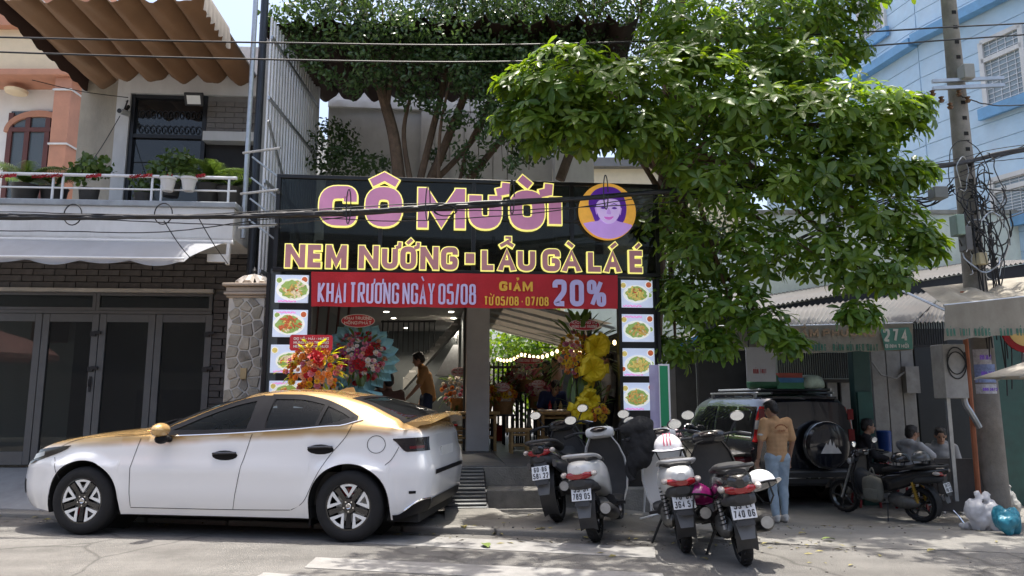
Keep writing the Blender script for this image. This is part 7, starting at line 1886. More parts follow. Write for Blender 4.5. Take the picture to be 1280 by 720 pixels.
# rear top rack look of the black scooter's shocks
# black jacket over the white scooter's left mirror
JK = thing('jacket', 'black jacket draped over the handlebar of the white scooter', 'jacket', bkC.matrix_world @ TR(.80, .22, 1.02))
JKM = mat('black jacket cloth', (.012, .012, .013), rough=.85, var=.3, bump=.3, bscale=40)
JKP = [((0, -.02, .10), (.10, .15, .10)), ((-.02, -.06, -.06), (.08, .11, .17)), ((0, .07, -.04), (.09, .10, .18)), ((-.03, .02, -.2), (.06, .12, .14)), ((0, .1, -.26), (.05, .05, .16)), ((.04, -.1, .02), (.06, .07, .12)), ((-.05, .13, .08), (.06, .07, .07))]
b = MB(); b.tube(cat([(0, .12, -.2), (.02, .16, -.34), (-.02, .12, -.44)], 4), .03, 8); b.obj('sleeve', JKM, JK)
# back pack hanging on the right motorbike
BP = thing('backpack', 'olive grey backpack hanging on the side of the motorbike', 'backpack', bkE.matrix_world @ TR(.62, .20, .48))
m_bp = mat('olive pack cloth', (.13, .13, .11), rough=.85, var=.2, bump=.2, bscale=60)
b = MB(); loft(b, [(-.16, .03, -.14, .10), (-.13, .07, -.2, .17), (0, .08, -.22, .21), (.13, .07, -.2, .17), (.16, .03, -.14, .1)], e=.7); b.obj('bag', m_bp, BP, smooth_ang=60)
b = MB(); loft(b, [(-.11, .02, -.16, .0), (0, .04, -.18, .02), (.11, .02, -.16, .0)], e=.7); o = b.obj('pocket', m_bp, BP, smooth_ang=60); o.location = (0, .07, 0)
b = MB(); b.tube(cat([(-.06, 0, .18), (0, -.03, .32), (.06, 0, .18)], 5), .012, 6); b.obj('handle', m_bp, BP)

# ------------------------------------------------------------------ SUV
rl_ = Vector((atY(946, 560, 12.0).x, 12.0, 0)); SV = thing('suv_car', 'dark SUV with spare wheel on the tailgate and loaded roof', 'car', TR(rl_.x, rl_.y, -.325, R(97)) @ Matrix.Translation((0, -.86, 0)))
m_suv = mat('dark navy car paint', (.008, .010, .016), rough=.18, var=.1, coat=.9, spec=.6)
m_suvg = glass('suv glass', (.010, .012, .014), .38, .01, .3)
def suv_sec(x):
    zt = interp([(0, 1.66), (.12, 1.74), (.5, 1.79), (2.2, 1.79), (2.7, 1.72), (3.3, 1.18), (3.5, 1.10), (4.2, 1.02), (4.5, .80)], x); zr = interp([(0, 1.58), (.12, 1.64), (.5, 1.68), (2.3, 1.68), (2.75, 1.58), (3.3, 1.10), (3.5, 1.06), (4.2, .98), (4.5, .76)], x)
    yr = interp([(0, .66), (.3, .70), (2.4, .70), (3.3, .80), (4.2, .76), (4.5, .60)], x); w = interp([(0, .80), (.15, .855), (3.8, .865), (4.3, .80), (4.5, .66)], x); zb_ = min(1.04, zr - .03)
    zl = .34
    for c in (.88, 3.52):
        if abs(x - c) < .42: zl = max(zl, .35 + sqrt(.42**2 - (x - c)**2))
    zl = min(zl, .8)
    return [Vector((x, w - .06, zl)), Vector((x, w, max(zl + .01, .52))), Vector((x, w + .015, max(zl + .02, .80))), Vector((x, w, zb_)), Vector((x, w - .02, zb_ + .02)), Vector((x, (w + yr) / 2 + .015, (zb_ + zr) / 2)), Vector((x, yr, zr)), Vector((x, yr - .08, zr + (zt - zr) * .75)), Vector((x, yr * .5, zt - .008)), Vector((x, 0, zt))]
b = MB(); xs_ = sorted(set([round(x, 3) for x in lin(0, 4.5, 60)] + [.46, .47, 1.29, 1.30, 3.10, 3.11, 3.93, 3.94]))
for s in (1, -1): b.grid([[mir(p, s) for p in suv_sec(x)] for x in xs_])
for x in (0, 4.5): b.grid([[p, mir(p, .5), mir(p, 0), mir(p, -.5), mir(p, -1)] for p in suv_sec(x)])
o = b.obj('body', m_suv, SV, smooth_ang=45)
def suv_side(x, z, off, s):
    S_l = suv_sec(x); y = interp([(p.z, p.y) for p in sorted(S_l[1:7], key=lambda q: q.z)], z); return Vector((x, (y + off) * s, z))
for s in (1, -1):
    for nm, x0, x1 in (('quarter_window', .22, .86), ('rear_door_window', .98, 1.72), ('front_door_window', 1.82, 2.62)):
        rows = [[suv_side(x, z, .006, s) for z in lin(1.10, 1.58 if x < 2.3 else 1.58 - (x - 2.3) * .9, 6)] for x in lin(x0, x1, 8)]
        b = MB(); b.grid(rows); w = b.obj(nm, m_suvg if nm != 'quarter_window' else m_rearglass, SV, smooth_ang=180)
        b = MB(); b.tube([suv_side(x, 1.09, .012, s) for x in lin(x0, x1, 8)], .010, 6); b.obj('window_strip', m_chrome, w)
    rows = [[suv_side(x, z, .012, s) for z in lin(1.02, 1.58, 8)] for x in lin(.0, .13, 3)]
    b = MB(); b.sheet(rows, .012); tl = b.obj('tail_lamp', m_redl, SV, smooth_ang=60)
    b = MB(); b.sheet([[suv_side(x, z, .018, s) for z in lin(1.22, 1.36, 3)] for x in lin(.0, .125, 3)], .01); b.obj('reverse_lamp', m_clear, tl)
    b = MB(); b.box(-.012, .0, (.70 if s > 0 else -.80), (.80 if s > 0 else -.70), 1.04, 1.22); b.box(-.012, .0, (.70 if s > 0 else -.80), (.80 if s > 0 else -.70), 1.37, 1.54); b.obj('rear_lamp_lens', mat('dull tail lens', (.14, .008, .012), rough=.15, coat=.5), tl)
    b = MB(); b.bar((.3, .66 * s, 1.80), (2.3, .66 * s, 1.80), .035, .03); b.bar((.4, .66 * s, 1.70), (.4, .66 * s, 1.80), .06, .04); b.bar((2.2, .66 * s, 1.70), (2.2, .66 * s, 1.80), .06, .04); b.obj('roof_rail', m_galv, SV, bevel=.008)
    for x in (1.55, 2.4): b = MB(); b.bar(suv_side(x, .98, .03, s), suv_side(x + .2, .98, .03, s), .03, .04); b.obj('door_handle', m_chrome, SV)
    b = MB(); b.ell(suv_side(2.75, 1.15, .12, s), (.06, .12, .09), 12, 8); b.obj('wing_mirror', m_suv, SV)
    for x in (.88, 3.52):
        M_ = Matrix.Translation((x, .74 * s, .36)) @ Matrix.Rotation(R(-90) * s, 4, 'X'); make_wheel(.36, .22, SV, M_, .22, 0)
b = MB(); b.grid([[(-.008 + .06 * (z - 1.1), y, z) for z in lin(1.1, 1.56, 4)] for y in lin(-.62, .62, 8)]); b.obj('rear_window', m_rearglass, SV)
b = MB(); b.box(-.14, .02, -.83, .83, .36, .60); b.obj('rear_bumper', mat('dark bumper', (.02, .021, .023), rough=.4, var=.1), SV, bevel=.04)
b = MB(); b.box(-.152, -.141, -.5, .5, .47, .485); b.obj('bumper_strip', m_chrome, SV)
SW = Matrix.Translation((-.16, -.22, .98)) @ Matrix.Rotation(R(-90), 4, 'Y')
b = MB(); b.lathe([(0, .12), (.20, .125), (.33, .105), (.365, .06), (.37, -.06), (.33, -.12), (0, -.12)], 40, SW); sp_ = b.obj('spare_wheel_cover', m_suv, SV)
b = MB(); b.lathe([(.372, -.03), (.378, 0), (.372, .03)], 40, SW); b.obj('cover_band', m_chrome, sp_)
b = MB(); T = Matrix.Translation((-.292, -.22, .98)) @ MTXT
b.T = T
b.prism([(-.17, 0, -.12), (.17, 0, -.12), (.11, 0, -.02), (.09, 0, -.05), (.05, 0, .06), (.02, 0, -.02), (0, 0, .10), (-.045, 0, -.0), (-.07, 0, .04)], (0, .012, 0)); b.obj('peak_emblem', mat('silver emblem', (.6, .6, .6), rough=.3, metal=.3), sp_)
b = MB(); b.box(.5, 4.1, -.7, .7, .3, .5); b.obj('underbody', m_gap, SV)
b = MB(); b.tube([(-.05, .75, 1.72), (-.25, .2, 1.70), (-.05, -.3, 1.72)], .006, 5); b.box(.02, .14, -.55, .55, 1.70, 1.74); b.obj('roof_spoiler', m_suv, SV)
for y in (.36, -.36):
    b = MB(); b.box(1.2, 1.35, y - .24, y + .24, .8, 1.35); b.obj('seat', m_cabin, SV, bevel=.04)
# roof rack and luggage
RK = thing('roof_rack', 'black roof rack on top of the SUV', 'roof rack', SV.matrix_world.copy())
for x in (.35, .75, 1.15, 1.55, 1.95): b = MB(); b.cyl((x, -.62, 1.845), (x, .62, 1.845), .017, n=8); b.obj('cross_bar', m_blk, RK)
for y in (-.62, .62): b = MB(); b.cyl((.3, y, 1.86), (2.0, y, 1.86), .017, n=8); b.obj('side_bar', m_galv, RK)
m_sack = mat('green sack cloth', (.02, .10, .05), rough=.6, var=.3, scale=6, bump=.4, bscale=20)
def lump(name, label, M, secs, m, catg, e=.55):
    t = thing(name, label, catg, M); b = MB(); loft(b, spl(secs), e=e)
    b.v = [tuple(Vector(v) + Vector((noise.noise((v[0] * 9, v[1] * 9, v[2] * 9 + 3)) * .02, noise.noise((v[0] * 9 + 7, v[1] * 9, v[2] * 9)) * .02, noise.noise((v[0] * 8, v[1] * 8 + 5, v[2] * 8)) * .02))) for v in b.v]
    b.obj('bundle', m, t, smooth_ang=60); return t
lump('sack', 'dark green luggage sack at the left of the SUV roof', SV.matrix_world @ TR(.55, .42, 1.87, R(90)), [(-.28, .05, .02, .12), (-.2, .2, 0, .22), (0, .24, 0, .25), (.2, .2, 0, .22), (.28, .05, .02, .12)], m_sack, 'sack')
bx_ = thing('carton', 'blue and green carton stack in the middle of the SUV roof', 'box', SV.matrix_world @ TR(.55, .05, 1.87))
b = MB(); b.box(-.2, .25, -.24, .24, 0, .1); b.obj('lower_carton', mat('green carton', (.03, .18, .09), var=.2), bx_); b = MB(); b.box(-.2, .25, -.23, .22, .102, .18); b.obj('middle_carton', mat('blue carton', (.03, .15, .32), var=.2), bx_); b = MB(); b.box(-.18, .24, -.22, .2, .182, .26); b.obj('upper_carton', mat('red carton', (.3, .05, .03), var=.2), bx_)
t = lump('sack', 'printed white and green sack at the right of the SUV roof', SV.matrix_world @ TR(.5, -.36, 1.87, R(90)), [(-.22, .05, .02, .1), (-.16, .18, 0, .2), (0, .22, 0, .24), (.16, .18, 0, .2), (.22, .05, .02, .1)], mat('printed sack', (.32, .40, .33), rough=.5, var=.6, scale=5), 'sack')
# ------------------------------------------------------------------ people
def remeshed(mb, name, m, parent, voxel, smooth_it=4, wrinkle=0.0, wscale=9.0):
    me = bpy.data.meshes.new(name); me.from_pydata(mb.v, [], mb.f); o = bpy.data.objects.new(name, me); col.objects.link(o)
    r = o.modifiers.new('r', 'REMESH'); r.mode = 'VOXEL'; r.voxel_size = voxel
    s = o.modifiers.new('s', 'SMOOTH'); s.iterations = smooth_it; s.factor = .5
    dg = bpy.context.evaluated_depsgraph_get(); dg.update(); me2 = bpy.data.meshes.new_from_object(o.evaluated_get(dg)); bpy.data.objects.remove(o); bpy.data.meshes.remove(me)
    me2.name = name
    if wrinkle:
        nrm = [v.normal.copy() for v in me2.vertices]
        for v, n in zip(me2.vertices, nrm):
            p = v.co; k = noise.noise((p.x * wscale, p.y * wscale, p.z * wscale * .55)) + .5 * noise.noise((p.x * wscale * 2.1, p.y * wscale * 2.1, p.z * wscale * 1.4 + 4))
            v.co = p + n * wrinkle * k
    me2.materials.clear(); me2.materials.append(m)
    me2.polygons.foreach_set('use_smooth', [True] * len(me2.polygons)); me2.update()
    return link(name, me2, parent)
def cap_(b, p0, p1, r0, r1=None, fl=1.0):
    r1 = r0 if r1 is None else r1; p0, p1 = Vector(p0), Vector(p1)
    b.tube([p0, p0.lerp(p1, .5), p1], [r0, (r0 + r1) / 2, r1], 14); b.ell(p0, r0, 14, 10); b.ell(p1, r1, 14, 10)
m_skin = mat('skin', (.36, .20, .13), rough=.5, var=.08, scale=12, sub=.08)
m_hairk = mat('black hair', (.012, .010, .010), rough=.45, var=.3, scale=30, bump=.5, bscale=120)
m_eyew = mat('eye', (.02, .015, .012), rough=.1)
def person(label, M, J, shirt, pants, sleeve=.5, voxel=.012, head_dir=(0, 1, 0), hood=False, shoes=(.5, .5, .5), cap=None, collar=False, fingers=True):
    """J: joints in local metres, y is forward"""
    t = thing('person', label, 'person', M); J = {k: Vector(v) for k, v in J.items()}
    # ---- body
    b = MB(); hd_ = Vector(head_dir).normalized(); hc = J['head']
    upv = (J['head'] - J['neck']).normalized(); rt = hd_.cross(upv).normalized(); upv = rt.cross(hd_).normalized()
    HM = Matrix((rt, hd_, upv)).transposed()
    def hp(x, y, z): return hc + HM @ Vector((x, y, z))
    b.ell(hc + HM @ Vector((0, -.008, .02)), (.076, .095, .10), 16, 12, HM); b.ell(hp(0, .025, -.045), (.056, .068, .075), 14, 10, HM)
    b.ell(hp(0, .098, -.02), (.013, .02, .024), 8, 6, HM); b.ell(hp(0, .07, -.085), (.028, .026, .024), 8, 6, HM); b.ell(hp(0, .086, -.055), (.026, .012, .01), 8, 6, HM)
    for s in (1, -1): b.ell(hp(.078 * s, -.01, -.01), (.012, .02, .032), 8, 6, HM)
    cap_(b, J['neck'] - Vector((0, 0, .05)), hc - upv * .05, .052, .05)
    cap_(b, J['pelvis'], J['chest'], .085, .085); 
    for s in ('L', 'R'):
        cap_(b, J['chest'], J['sh' + s], .06, .048); cap_(b, J['sh' + s], J['el' + s], .046, .038); cap_(b, J['el' + s], J['wr' + s], .036, .024)
        hdv = (J['wr' + s] - J['el' + s]).normalized(); side = hdv.cross(Vector((0, 0, 1)))
        if side.length < .2: side = Vector((0, 1, 0))
        side.normalize(); pc = J['wr' + s] + hdv * .05
        n_ = hdv.cross(side).normalized()
        PM = Matrix((side, n_, hdv)).transposed(); b.ell(pc, (.036, .016, .05), 12, 8, PM)
        if fingers:
            cur = n_ * (1 if s == 'L' else 1)
            for k, (o_, ln) in enumerate(((-.027, .06), (-.009, .072), (.009, .068), (.026, .052))):
                f0 = pc + side * o_ + hdv * .04; f1 = f0 + hdv * ln * .5 + cur * .008; f2 = f1 + hdv * ln * .4 + cur * .022; cap_(b, f0, f1, .0095, .0085); cap_(b, f1, f2, .0085, .0075)
            th0 = pc - side * .03 - hdv * .01; th1 = th0 - side * .022 + hdv * .032; th2 = th1 + hdv * .028 + cur * .008; cap_(b, th0, th1, .012, .0105); cap_(b, th1, th2, .0105, .009)
        cap_(b, J['hip' + s], J['kn' + s], .075, .052); cap_(b, J['kn' + s], J['an' + s], .05, .036)
    remeshed(b, 'body', m_skin, t, voxel if not fingers else min(voxel, .0085), 3)
    # ---- hair, eyes
    if cap is None:
        b = MB(); b.ell(hp(0, -.018, .035), (.085, .098, .098), 16, 12, HM); b.ell(hp(0, -.06, -.02), (.072, .05, .07), 12, 10, HM)
        for k in range(12): a = 2 * pi * k / 12; b.ell(hp(.05 * cos(a), -.01 + .06 * sin(a), .095), (.03, .03, .022), 8, 6)
        remeshed(b, 'hair', m_hairk, t, .011, 2, .004, 60)
    for s in (1, -1):
        b = MB(); b.ell(hp(.032 * s, .083, .005), (.013, .008, .007), 8, 6, HM); b.obj('eye', m_eyew, t)
        b = MB(); b.ell(hp(.033 * s, .087, .026), (.02, .008, .0045), 8, 6, HM); b.obj('eyebrow', m_hairk, t)
    b = MB(); b.ell(hp(0, .095, -.056), (.022, .006, .006), 8, 6, HM); b.obj('mouth', mat('lips', (.22, .08, .06), rough=.5), t)
    # ---- shirt
    m = mat('shirt ' + str(shirt), shirt, rough=.9, var=.1, scale=8, bump=.15, bscale=150, spec=.2)
    b = MB(); sp = J['chest'] - J['pelvis']
    for k in range(6):
        f = k / 5; c = J['pelvis'].lerp(J['chest'], f); w = interp([(0, .150), (.5, .146), (.8, .172), (1, .16)], f); b.ell(c + Vector((0, 0, .0)), (w, .115 + .015 * f, .10), 16, 10, J.get('TM').to_3x3() if False else None)
    b.ell(J['pelvis'] - sp.normalized() * .06, (.152, .112, .08), 16, 10)
    cap_(b, J['chest'] + sp.normalized() * .02, J['neck'] - Vector((0, 0, .02)), .105, .065)
    for s in ('L', 'R'):
        cap_(b, J['chest'] + sp.normalized() * .05, J['sh' + s], .095, .07); 
        if sleeve <= 1: cap_(b, J['sh' + s], J['sh' + s].lerp(J['el' + s], min(1, sleeve * 1.3)), .068, .064)
        else: cap_(b, J['sh' + s], J['el' + s], .07, .06); cap_(b, J['el' + s], J['el' + s].lerp(J['wr' + s], .92), .06, .044)
    if hood:
        cap_(b, J['neck'] + HM @ Vector((-.07, -.06, -.02)), J['neck'] + HM @ Vector((.07, -.06, -.02)), .06, .06); cap_(b, J['neck'] + HM @ Vector((-.08, 0, -.03)), J['neck'] + HM @ Vector((.0, .06, -.06)), .04, .04); cap_(b, J['neck'] + HM @ Vector((.08, 0, -.03)), J['neck'] + HM @ Vector((.0, .06, -.06)), .04, .04)
    if collar: cap_(b, J['neck'] + Vector((-.05, .02, -.005)), J['neck'] + Vector((.05, .02, -.005)), .045, .045)
    sh_o = remeshed(b, 'shirt', m, t, max(voxel, .012), 5, .007, 11)
    # ---- trousers
    m = mat('trousers ' + str(pants), pants, rough=.9, var=.22, scale=6, bump=.2, bscale=120, spec=.2)
    b = MB(); b.ell(J['pelvis'] - Vector((0, 0, .05)), (.145, .108, .11), 16, 10)
    for s in ('L', 'R'):
        cap_(b, J['pelvis'] - Vector((0, 0, .05)), J['hip' + s], .10, .10); cap_(b, J['hip' + s], J['kn' + s], .098, .068); cap_(b, J['kn' + s], J['an' + s] + (J['kn' + s] - J['an' + s]).normalized() * .03, .068, .052)
    remeshed(b, 'trousers', m, t, max(voxel, .012), 4, .011, 13)
    for s in ('L', 'R'):
        b = MB(); a = J['an' + s]; fd = J.get('foot', Vector((0, 1, 0))); fd = Vector((fd.x, fd.y, 0)).normalized()
        rz_ = atan2(fd.y, fd.x); FM = Matrix.Rotation(rz_, 3, 'Z')
        c = Vector((a.x, a.y, a.z - .045)); b.ell(c + FM @ Vector((.05, 0, -.005)), (.135, .046, .045), 14, 8, FM); b.ell(c + FM @ Vector((-.02, 0, .03)), (.06, .045, .05), 12, 8, FM); b.ell(c + FM @ Vector((.10, 0, -.012)), (.075, .048, .036), 12, 8, FM)
        remeshed(b, 'shoe', mat('shoe ' + str(shoes), shoes, rough=.7, var=.25, scale=25), t, .010, 2)
    return t, sh_o, hp
def standing(h=1.68, lean=(0, 0), arms=None):
    k = h / 1.70; J = dict(pelvis=(0, 0, .95), chest=(0, .0, 1.27), neck=(0, -.005, 1.44), head=(0, .02, 1.575), shL=(-.175, 0, 1.385), shR=(.175, 0, 1.385), elL=(-.235, -.02, 1.11), elR=(.235, -.02, 1.11), wrL=(-.235, .05, .87), wrR=(.24, .05, .87), hipL=(-.085, 0, .88), hipR=(.085, 0, .88), knL=(-.10, .02, .48), knR=(.10, .02, .48), anL=(-.105, -.02, .085), anR=(.105, -.02, .085))
    J.update(arms or {}); return {a: tuple(c * k for c in v) for a, v in J.items()}
def seated(arms=None, h=.42):
    J = dict(pelvis=(0, 0, h + .10), chest=(0, .05, h + .42), neck=(0, .07, h + .59), head=(0, .11, h + .72), shL=(-.175, .05, h + .53), shR=(.175, .05, h + .53), elL=(-.23, .12, h + .27), elR=(.23, .12, h + .27), wrL=(-.15, .33, h + .22), wrR=(.15, .33, h + .22), hipL=(-.09, .04, h + .06), hipR=(.09, .04, h + .06), knL=(-.13, .42, h + .05), knR=(.13, .42, h + .05), anL=(-.12, .38, .085), anR=(.12, .38, .085))
    J.update(arms or {}); return J
# man standing behind the SUV, seen from the back
pm = atG(976, 652)
tm_, sh_, hp_ = person('man in tan T-shirt and light jeans standing behind the SUV', TR(pm.x, pm.y, pm.z, R(8)), standing(1.67, arms=dict(head=(-.035, .06, 1.565), neck=(-.01, .005, 1.44), elL=(-.25, -.02, 1.12), wrL=(-.27, .04, .88), elR=(.225, -.02, 1.11), wrR=(.215, .06, .88), anL=(-.075, -.02, .085), anR=(.075, .02, .085), knL=(-.085, .03, .48), knR=(.085, .04, .48))), (.53, .32, .17), (.33, .41, .48), .62, .012, (-.45, .85, -.35), shoes=(.55, .53, .50))
m_print = mat('shirt print', (.28, .10, .045), rough=.9)
b = MB()
for k in range(9):
    a = R(150 - k * 15); cx, cz = .095 * cos(a), 1.245 + .085 * sin(a); b.box(cx - .009, cx + .009, -.152, -.146, cz - .010, cz + .010)
put_text(b, 'CÔ MƯỜI', -.055, .055, 1.235, .022, .005, -.152, .004); b.box(-.10, .10, -.151, -.146, 1.215, 1.220)
b.obj('shirt_print', m_print, sh_)
b = MB(); b.ell((-.24, -.02, 1.19), (.05, .055, .03), 10, 8); b.obj('white_cuff', m_white, sh_)
# server bending in the dining room
pS = FR.M @ FR.px(532, 560, 3.2); pS.z = zfl
person('waiter in orange polo bending over a table in the restaurant', TR(pS.x, pS.y, pS.z, R(108)), standing(1.68, arms=dict(pelvis=(0, -.04, .94), chest=(0, .04, 1.25), neck=(.0, .09, 1.41), head=(0, .15, 1.535), shL=(-.17, .08, 1.355), shR=(.17, .06, 1.355), elL=(-.22, .18, 1.09), elR=(.23, -.02, 1.06), wrL=(-.16, .36, .88), wrR=(.25, .06, .82))), (.44, .23, .09), (.03, .04, .07), .6, .013, (.35, .9, -.3), collar=True)
def seat_at(u, v, n, label, shirt, rz, hd=(0, 1, -.15), hood=False, sleeve=.6, arms=None, floor=None, head_h=1.18, frame=FR, h=.42, pants=(.03, .035, .05)):
    p = frame.M @ frame.px(u, v, n); z = floor if floor is not None else p.z - head_h
    return person(label, TR(p.x, p.y, z, R(rz)), seated(arms, h), shirt, pants, sleeve, .013, hd, hood)
seat_at(487, 488, 2.2, 'seated diner in brown shirt seen just above the car roof', (.13, .07, .05), 20, floor=zfl, h=.40)
seat_at(468, 492, 2.5, 'seated diner half hidden behind the teal bouquet', (.10, .10, .11), -60, floor=zfl, h=.38)
seat_at(686, 484, 3.4, 'seated diner in dark blue shirt bending over the right table', (.02, .03, .08), 200, (0, .8, -.6), floor=zfl, arms=dict(chest=(0, .12, .84), neck=(0, .2, .97), head=(0, .30, 1.05), shL=(-.17, .17, .93), shR=(.17, .17, .93)))
pP = FR.M @ FR.px(697, 545, 5.6); person('person in pale pink shirt standing at the back of the yard', TR(pP.x, pP.y, zfl, R(100)), standing(1.72), (.46, .33, .28), (.05, .05, .06), .6, .016, (0, 1, -.1))
pP = FR.M @ FR.px(684, 545, 6.2); person('person in dark shirt standing at the back of the yard', TR(pP.x, pP.y, zfl, R(150)), standing(1.66), (.05, .03, .03), (.04, .04, .05), .6, .016, (0, 1, -.1))
pP = FR.M @ FR.px(762, 545, 2.6); person('person in white shirt half hidden behind the right menu column', TR(pP.x, pP.y, zfl, R(80)), standing(1.62), (.6, .6, .6), (.04, .04, .05), .6, .014, (0, 1, -.2))
# seated pair at the right shop
pE1 = atY(1133, 540, 11.9); person('seated man in pale grey hoodie with hand to his face', TR(pE1.x, 11.9, pE1.z - 1.16, R(-70)), seated(dict(elL=(-.22, .25, .80), wrL=(-.07, .22, 1.03), elR=(.22, .25, .8), wrR=(.08, .36, .72))), (.36, .37, .40), (.05, .05, .06), 2, .012, (0, 1, -.15), True)
pE2 = atY(1174, 545, 12.0); person('seated woman in grey jacket behind the leaning table', TR(pE2.x, 12.0, pE2.z - 1.13, R(160)), seated(), (.24, .25, .26), (.05, .05, .06), 2, .012, (0, 1, -.35), True)
pE3 = atY(1076, 532, 12.3); person('seated person in dark clothes behind the motorbikes', TR(pE3.x, 12.3, pE3.z - 1.15, R(-100)), seated(), (.03, .03, .035), (.03, .03, .03), 2, .015, (0, 1, -.1))
b = MB()
for c_, r_ in JKP: b.ell(c_, r_, 14, 10)
remeshed(b, 'cloth', JKM, JK, .014, 3, .014, 14)
# ------------------------------------------------------------------ flowers
def bloom_mesh(name, c, c2, pet=9, layers=3):
    b = MB()
    for l in range(layers):
        r = .045 * (1 - .25 * l); tilt = .25 + .33 * l
        for k in range(pet - l):
            a = 2 * pi * (k + .5 * l) / (pet - l); T = Matrix.Rotation(a, 4, 'Z') @ Matrix.Rotation(-tilt, 4, 'Y'); w = r * .5
            b.add([T @ Vector(p) for p in ((.004, 0, .002 * l), (r * .55, -w, .004), (r, 0, .012), (r * .55, w, .004))], [(0, 1, 2), (0, 2, 3)])
    b.k = 1; b.ell((0, 0, .018), (.013, .013, .012), 7, 5)
    return b.mesh(name, [mat('petal ' + str(c), c, rough=.6, var=.2, scale=30, trans=.25), mat('petal heart ' + str(c2), c2, rough=.7, var=.2)], 40)
FC = dict(yellow=((.72, .50, .03), (.30, .15, .02)), orange=((.66, .22, .03), (.4, .10, .02)), red=((.42, .012, .02), (.25, .01, .01)), pink=((.60, .20, .28), (.45, .10, .12)), white=((.72, .66, .62), (.6, .5, .3)), peach=((.68, .36, .22), (.5, .2, .08)), magenta=((.45, .05, .18), (.6, .4, .1)))
BL = {k: bloom_mesh('blossom', *v) for k, v in FC.items()}
rfw = random.Random(77)
def blooms(par, c, rx, rz, n, cols, size=1.0, dep=.12, tilt_up=.25):
    for k in range(n):
        rr = sqrt((k + .5) / n); a = k * 2.39996 + rfw.uniform(-.2, .2); x, z = rx * rr * cos(a), rz * rr * sin(a); y = -dep * (1 - rr * rr) + rfw.uniform(-.02, .02)
        d = Vector((x / rx * .8, -1, z / rz * .8 + tilt_up)).normalized()
        link('blossom', BL[rfw.choice(cols)], par, Matrix.Translation(Vector(c) + Vector((x, y, z))) @ d.to_track_quat('Z', 'X').to_matrix().to_4x4() @ Matrix.Scale(size * rfw.uniform(.75, 1.2), 4))
def greens(par, c, r, n, L0=.16, W=.03, m=None, sq=1.0):
    b = MB()
    for k in range(n):
        a = rfw.uniform(0, 6.28); d = Vector((cos(a), rfw.uniform(-.5, .1), sin(a) * sq + .15)).normalized(); p = Vector(c) + d * r * rfw.uniform(.5, .95)
        vs, fs = leaf_geo(L0 * rfw.uniform(.7, 1.3), W, .2, .35); T = Matrix.Translation(p) @ d.to_track_quat('X', 'Z').to_matrix().to_4x4(); b.add([T @ v for v in vs], fs)
    tag(b.obj('greenery', m or m_leafP, par, fix=False), kind='stuff')
m_tag = mat('greeting card red', (.45, .02, .035), rough=.5, var=.05)
m_tagw = mat('greeting card white', (.72, .70, .70), rough=.5, var=.03)
def card(par, c, w, h, lines, oval, m, mt):
    b = MB()
    if oval: pts = [(c[0] + w / 2 * cos(a), c[1], c[2] + h / 2 * sin(a)) for a in lin(0, 2 * pi, 32)[:-1]]
    else: pts = [(c[0] + x, c[1], c[2] + z) for x, z in ((-w / 2 + .02, -h / 2), (w / 2 - .02, -h / 2), (w / 2, -h / 2 + .02), (w / 2, h / 2 - .02), (w / 2 - .02, h / 2), (-w / 2 + .02, h / 2), (-w / 2, h / 2 - .02), (-w / 2, -h / 2 + .02))]
    b.prism(pts, (0, .008, 0)); o = b.obj('card', m, par)
    n = len(lines)
    for i, s in enumerate(lines):
        b = MB(); ww = w * (.82 if not oval or n < 3 or i == 1 else .6); hh = h * .62 / n; z = c[2] + h * .36 - (i + 1) * h * .72 / n + hh * .25
        put_text(b, s, c[0] - ww / 2, c[0] + ww / 2, z, hh * .8, max(.004, hh * .14), c[1] - .005, .003); b.obj('card_lettering', mt, o)
    b = MB()
    if oval: b.tube([(p[0], p[1] - .002, p[2]) for p in pts], .004, 5, closed=True); b.obj('card_edge', mt, o)
    return o
def FP(u, v, n): q = FR.px(u, v, n); return q
def stand(par, c, zf):
    b = MB()
    for k in range(3): a = R(90 + 120 * k); b.cyl((c[0], c[1] + .05, c[2]), (c[0] + .22 * cos(a), c[1] + .1 + .22 * sin(a), zf), .012, n=6)
    b.obj('stand', m_blk, par)
# round bouquet in pale teal paper
f1 = thing('flower_stand', 'round bouquet of roses in pale teal paper above the car', 'flowers', FR.M); c = FP(450, 447, .45)
m_teal = mat('pale teal wrapping', (.30, .56, .60), rough=.7, var=.1, trans=.25)
for lay in range(3):
    b = MB(); N = 44; rows = [[], []]
    for k in range(N + 1):
        a = 2 * pi * (k + lay * .33) / N; ro = .405 + .03 * lay + (.035 if k % 2 else -.03) + .02 * sin(3 * a + lay); rows[0].append(Vector((c.x + .22 * cos(a), .45 + .05 * lay + .02, c.z + .22 * sin(a)))); rows[1].append(Vector((c.x + ro * cos(a), .45 + .03 * lay + (.05 if k % 2 else -.02), c.z + ro * sin(a) * 1.03)))
    b.grid(rows); b.obj('paper_layer', m_teal, f1)
greens(f1, (c.x, .42, c.z), .33, 70, .12, .025); blooms(f1, (c.x, .44, c.z), .335, .33, 105, ['red', 'pink', 'white', 'peach', 'magenta', 'red', 'white', 'pink'], .95)
b = MB()
for k in range(9): a = R(200 + 18 * k); b.add([(c.x, .38, c.z - .40), (c.x + .30 * cos(a - .12), .33, c.z - .42 + .22 * sin(a - .12)), (c.x + .33 * cos(a), .38, c.z - .42 + .25 * sin(a)), (c.x + .30 * cos(a + .12), .43, c.z - .42 + .22 * sin(a + .12))], [(0, 1, 2), (0, 2, 3)])
b.obj('paper_bow', m_teal, f1); stand(f1, (c.x, .45, c.z - .3), zfl)
